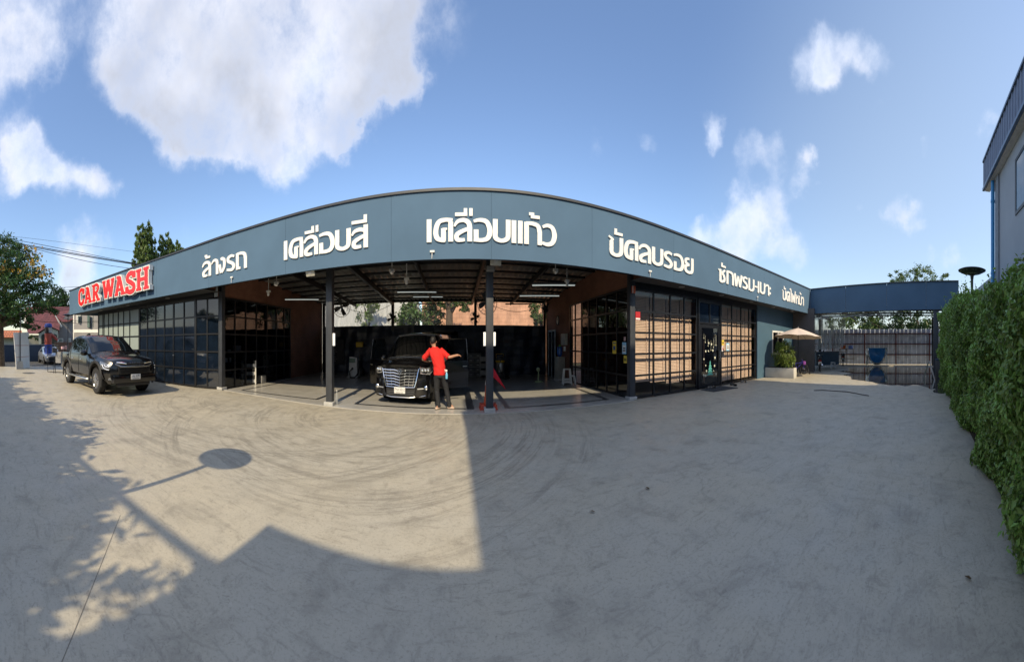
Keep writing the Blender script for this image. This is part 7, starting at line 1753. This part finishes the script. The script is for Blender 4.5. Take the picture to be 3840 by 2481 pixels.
# motorbikes seen from behind
def motorbike(loc, rz, lb, plate_txt=None):
    t = thing('motorbike', lb, 'motorbike', loc, rz)
    for x in (.60, -.60):
        m = MB(); m.lathe([(.19, -.045), (.27, -.045), (.29, 0), (.27, .045), (.19, .045), (.19, -.045)], (x, 0, .29), 28, 'y', cap=False); w = m.build('wheel', M_rubber, t); m = MB(); m.lathe([(0, -.02), (.19, -.03), (.19, .03), (0, .02)], (x, 0, .29), 20, 'y'); m.build('rim', M_dgrey, w)
    m = MB(); m.grid([[(.42, -.03, .62), (.42, 0, .68), (.42, .03, .62)], [(.2, -.10, .42), (.15, 0, .45), (.2, .10, .42)], [(-.1, -.13, .52), (-.1, 0, .60), (-.1, .13, .52)], [(-.62, -.10, .62), (-.64, 0, .72), (-.62, .10, .62)]]); m.box(-.5, .25, -.11, .11, .34, .58); m.box(.30, .46, -.17, .17, .45, .90); m.build('body', M_paint, t, 40)
    m = MB(); m.lathe([(0, -.42), (.09, -.40), (.13, -.2), (.11, .10), (.05, .16), (0, .17)], (-.12, 0, .76), 14, 'x'); m.build('seat', M_rubber, t)
    m = MB(); m.tube([(.60, -.06, .3), (.52, -.07, .75), (.45, 0, .95)], .025, 8); m.tube([(.60, .06, .3), (.52, .07, .75), (.45, 0, .95)], .025, 8); m.build('fork', M_alu, t)
    m = MB(); m.tube([(.38, -.33, 1.0), (.46, -.1, .98), (.46, .1, .98), (.38, .33, 1.0)], .015, 8); hb_ = m.build('handlebar', M_dgrey, t)
    for s in (1, -1): m = MB(); m.tube([(.42, s*.2, 1.0), (.40, s*.26, 1.14)], .006, 5); m.lathe([(0, -.006), (.05, 0), (0, .012)], (.38, s*.28, 1.17), 14, 'x'); m.build('mirror', M_dgrey, hb_)
    m = MB(); m.box(-.72, -.66, -.09, .09, .60, .68); m.build('tail_light', mat('tail_red', (.25, .01, .01), .25), t); m = MB(); m.tube([(-.1, -.12, .3), (-.5, -.15, .33), (-.72, -.15, .42)], [.03, .045, .05], 10); m.build('exhaust', M_alu, t)
    m = MB(); m.tube([(-.2, .10, .30), (-.25, .28, .02)], .012, 6); m.build('stand', M_dgrey, t)
    M = Matrix.Translation((-.75, 0, .50)) @ Matrix.Rotation(-PI/2, 4, 'Z') @ Matrix.Rotation(PI/2+R(14), 4, 'X'); mb = MB(); mb.M = M; mb.box(-.11, .11, -.085, .085, -.006, 0); pl_ = mb.build('licence_plate', M_plate, t)
    if plate_txt: put_text(plate_txt, .06, M @ Matrix.Translation((0, 0, .001)), M_ink, pl_)
    return t
p = at(3080, 20.1); motorbike((p.x+.25, p.y+.2, 0), R(20), 'black motorbike with white plate parked just inside the wash bay', '1กก 21')
p = at(3158, 25.6); motorbike((p.x+.3, p.y, 0), R(14), 'dark motorbike farther back in the wash bay by the metal fence')
p = at(3124, 21.9); stool('plastic_stool', (p.x, p.y, 0), R(30), 'low white plastic stool between the two motorbikes', .46, False, M_lgrey)
for px, py, mm, lb in ((3162, 1301, M_orange, 'round orange basin on the rack by the metal fence'), (3190, 1302, mat('pale_blue_plastic', (.20, .32, .75), .4), 'pale blue tub on the rack by the metal fence')):
    p = P3(px, py, 26.2); m = MB(); m.lathe([(0, -.12), (.20, -.12), (.25, .12), (.26, .13), (.23, .12), (.18, -.10)], n=24, cap=False) if 'basin' in lb else m.prism([(-.22, -.16), (.22, -.16), (.22, .16), (-.22, .16)], -.12, .14)
    o = m.build('wash_tub', mm, bevel=0); o.location = p; tag(o, lb, 'tub')
pa = at(3150, 26.4); t = thing('wash_rack', 'thin metal rack holding the orange and pale blue tubs', 'rack', pa); m = MB(); zt = zz(1301, 26.2)-.14; d = at(3200, 26.0)-pa
for f in (0, .5, 1): q = d*f; m.box(q.x-.015, q.x+.015, q.y-.015, q.y+.015, 0, zt); 
m.bar(Vector((0, 0, zt)), d+Vector((0, 0, zt)), .4, .02); m.bar(Vector((0, 0, zt*.4)), d+Vector((0, 0, zt*.4)), .4, .02); m.build('frame', M_dgrey, t)
# blue and silver sheet slung on a rail
p = at(3288, 26.0); t = thing('hanging_sheet', 'blue sheet with silver edges slung like a bag on a rail before the fence', 'sheet', (p.x, p.y, 0), math.atan2(p.y, p.x)-PI/2+PI/2+R(0))
def sheet(w0, w1, z0, z1, dx, m_, nm, bulge=.12, par=None):
    m = MB(); rows = []
    for j in range(15):
        f = j/14; w = w0*math.sqrt(max(0, 1-(f*.985)**2.2))+.02; w = w0+(w-w0)*(1 if w1 else 1)
        rows.append([(dx-bulge*math.sin(PI*f)*(1-(u/6-1)**2)+.02*math.sin(u*2+j), w*(u/6-1), z0+(z1-z0)*f) for u in range(13)])
    m.grid(rows); return m.build(nm, m_, t, 50, fix=False)
sheet(.72, 1, 1.27, .20, -.06, mat('bright_blue_sheet', (.015, .20, .55), .3, var=.15, scale=3), 'blue_lining'); sheet(.86, 1, 1.29, .04, .05, mat('silver_foil', (.55, .58, .58), .22, .75, var=.3, scale=5, bump=.6, bscale=6), 'silver_cover', .10)
m = MB(); m.tube([(0, -.92, 1.29), (0, .92, 1.29)], .018, 8); m.tube([(0, -.86, 1.28), (.05, -.9, 0)], .016, 8); m.tube([(0, .86, 1.28), (.05, .9, 0)], .016, 8); m.build('rail', mat('cyan_pipe', (.03, .30, .45), .4), t)
m = MB(); m.grid([[(-.05+.02*math.sin(j), .78+.03*math.sin(j*1.3), 1.28-1.2*j/8), (-.02, .96+.05*math.sin(j*.9), 1.28-1.2*j/8)] for j in range(9)]); m.grid([[(-.05+.02*math.sin(j), -.72+.03*math.sin(j*1.3), 1.28-.5*j/5), (-.02, -.92-.02*math.sin(j*.9), 1.28-.5*j/5)] for j in range(6)]); m.build('silver_tail', MATS['silver_foil'], t, 60, fix=False)
# folding ladder
p = at(3484, 15.6); t = thing('folding_ladder', 'small aluminium step ladder folded out on the wet floor', 'ladder', (p.x, p.y, 0), math.atan2(p.y, p.x)+PI/2)
for s in (1, -1):
    for sy in (-.17, .17):
        m = MB(); m.bar((s*.03, sy, .80), (s*.30, sy*1.25, 0), .035, .06); m.build('rail', M_alu, t)
    m = MB()
    for f in (.3, .6, .9): m.bar((s*(.03+.27*f), -.17-.04*f, .80-.80*f), (s*(.03+.27*f), .17+.04*f, .80-.80*f), .05, .02)
    m.build('steps', M_alu, t)
m = MB(); m.box(-.06, .06, -.19, .19, .79, .82); m.build('top_step', M_alu, t)
p = at(3524, 16.0); t = thing('waste_bin', 'dark bin with blue lid tucked between the wash bay post and the hedge', 'bin', (p.x, p.y, 0)); m = MB(); m.prism([(-.22, -.22), (.22, -.22), (.22, .22), (-.22, .22)], 0, .85); m.build('body', M_dgrey, t, bevel=.02); m = MB(); m.box(-.24, .24, -.24, .24, .852, .90); m.build('lid', mat('dark_blue_lid', (.02, .06, .12), .4), t, bevel=.01)
# ------------------------------------------------------------------ left of the yard
def rlamp(px, Rr, lb, blk=True):
    p = at(px, Rr); t = thing('street_lamp', lb, 'lamp', p, rz=math.atan2(p.y, p.x), group='slim lamps at the road side')
    if blk: m = MB(); m.grid([[(-.26, -.26, 0), (.26, -.26, 0), (.26, .26, 0), (-.26, .26, 0), (-.26, -.26, 0)], [(-.17, -.17, .50), (.17, -.17, .50), (.17, .17, .50), (-.17, .17, .50), (-.17, -.17, .50)]]); m.face([(-.17, -.17, .5), (.17, -.17, .5), (.17, .17, .5), (-.17, .17, .5)]); m.build('concrete_block', mat('pale_block', (.42, .41, .37), .9, var=.15), t, 20)
    m = MB(); m.cyl((0, 0, .5 if blk else 0), (0, 0, 3.45), .045, .035, 10); m.build('pole', M_dgrey, t)
    m = MB(); m.lathe([(0, 3.62), (.30, 3.60), (.44, 3.54), (.30, 3.50), (.08, 3.45), (0, 3.43)], n=24); h = m.build('lamp_head', mat('dark_lamp_shell', (.04, .042, .045), .4), t); return t
rlamp(76, 22.3, 'slim lamp on a concrete block in front of the white panel'); rlamp(255, 23.5, 'slim lamp rising behind the sign frame', False)
p0, p1 = at(62, 22.0), at(111, 23.8); t = thing('white_panel', 'tall white panel propped upright behind the lamp block', 'panel', p0); d = p1-p0; lean = Vector((0, .25, 0))
m = MB(); m.face([Vector((0, 0, .02)), d+Vector((0, 0, .02)), d*.92+Vector((0, 0, 2.36)), d*-.18+Vector((0, 0, 2.28))]); m.build('sheet', mat('white_banner', (.68, .68, .67), .6, var=.04), t, fix=False)
m = MB()
for a, b in ((Vector((0, 0, .02)), d*-.18+Vector((0, 0, 2.28))), (d+Vector((0, 0, .02)), d*.92+Vector((0, 0, 2.36))), (d*-.18+Vector((0, 0, 2.28)), d*.92+Vector((0, 0, 2.36))), (Vector((0, 0, .02)), d+Vector((0, 0, .02)))): m.bar(a+Vector((.02, -.02, 0)), b+Vector((.02, -.02, 0)), .05, .05)
m.build('frame', M_white, t); m = MB()
for z in (.75, 1.5): m.bar(d*(-.08)*z/2+Vector((.03, -.03, z)), d*(1-.04*z)+Vector((.03, -.03, z)), .02, .03)
m.build('brace', mat('rusty_pink', (.42, .18, .15), .7), t)
# tube figure
p = at(181, 28.2); t = thing('tube_figure', 'tall inflated tube figure in blue, orange red and black bands', 'tube figure', (p.x, p.y, 0)); r_ = .36
for z0, z1, mm, nm in ((.12, 1.55, mat('tube_blue', (.03, .07, .35), .6), 'lower_band'), (1.55, 2.45, mat('tube_red', (.50, .10, .07), .6), 'middle_band'), (2.45, 2.95, mat('tube_black', (.02, .02, .025), .6), 'upper_band')):
    m = MB(); m.lathe([(r_*(.98 if k % 2 else 1.0), z0+(z1-z0)*k/6) for k in range(7)], n=24, cap=False); m.build(nm, mm, t, 60)
m = MB(); m.lathe([(r_, 2.95), (r_*1.04, 3.05), (r_*.95, 3.2), (r_*.6, 3.26), (0, 3.26)], n=24, cap=False); m.build('cap_band', MATS['tube_blue'], t, 60)
m = MB(); m.tube([(.1, .3, 2.32), (.28, .62, 2.1), (.36, .85, 1.9)], [.15, .13, .10], 12); o = m.build('arm', MATS['tube_red'], t, 60); m = MB(); m.lathe([(0, -.1), (.09, -.06), (.11, 0), (.07, .08), (0, .1)], (.38, .9, 1.84), 12); m.build('glove', M_lgrey, o)
m = MB(); m.box(.30, .40, -.02, .28, 2.5, 2.9); m.build('face_patch', M_lgrey, t); m = MB(); m.lathe([(.40, 0), (.40, .12), (.3, .13)], n=20); m.build('blower', M_dgrey, t)
# black sign frame on wheels with a grey board
p0, p1 = at(179, 19.4), at(243, 18.9); d = p1-p0; t = thing('advertising_sign', 'black wheeled sign frame with grey board reading UC, partly behind the pickup', 'sign', p0); m = MB()
zc = zz(1300, 19.3)
for a, b in ((Vector((0, 0, .05)), d+Vector((0, 0, .05))), (Vector((0, 0, zc)), d+Vector((0, 0, zc+.05))), (Vector((0, 0, .05)), Vector((0, 0, zc))), (d+Vector((0, 0, .05)), d+Vector((0, 0, zc+.05))), (Vector((0, 0, .85)), d+Vector((0, 0, .9)))): m.bar(a, b, .03, .035)
m.bar(d*.32+Vector((.2, 0, .0)), d*.40+Vector((0, 0, .85)), .03, .03); m.bar(d*.44+Vector((.15, 0, .0)), d*.40+Vector((0, 0, .85)), .03, .03); m.build('frame', M_black, t)
m = MB(); a, b = d*.46+Vector((.02, 0, .55)), d*1.02+Vector((.02, 0, .55)); m.face([a, b, b+Vector((0, 0, .62)), a+Vector((0, 0, .60))]); bd = m.build('board', mat('grey_board', (.30, .30, .30), .7), t, fix=False)
an = math.atan2(d.y, d.x); put_text('UC', .26, Matrix.Translation(d*.68+Vector((.035, -.02, .92))) @ Matrix.Rotation(an, 4, 'Z') @ Matrix.Rotation(PI/2, 4, 'X'), M_grey, bd)
m = MB(); m.box(d.x*.40-.06, d.x*.40+.14, d.y*.40-.15, d.y*.40+.15, 1.1, 1.36); m.build('control_box', M_dgrey, t)
m = MB(); m.lathe([(0, -.04), (.05, -.03), (.06, .0), (.05, .03), (0, .04)], (0, 0, .85), 12); m.build('knob', M_lgrey, t)
p = at(240, 21.0); t = thing('pink_tub', 'pale pink tub on a ledge behind the pickup bed', 'tub', (p.x, p.y, 1.28)); m = MB(); m.prism([(-.2, -.18), (.2, -.18), (.2, .18), (-.2, .18)], 0, .2); m.build('body', mat('pale_pink', (.60, .38, .42), .5), t, bevel=.01); m = MB(); m.box(-.05, .05, -.05, .05, -1.28, 0); m.build('stand', M_dgrey, t)
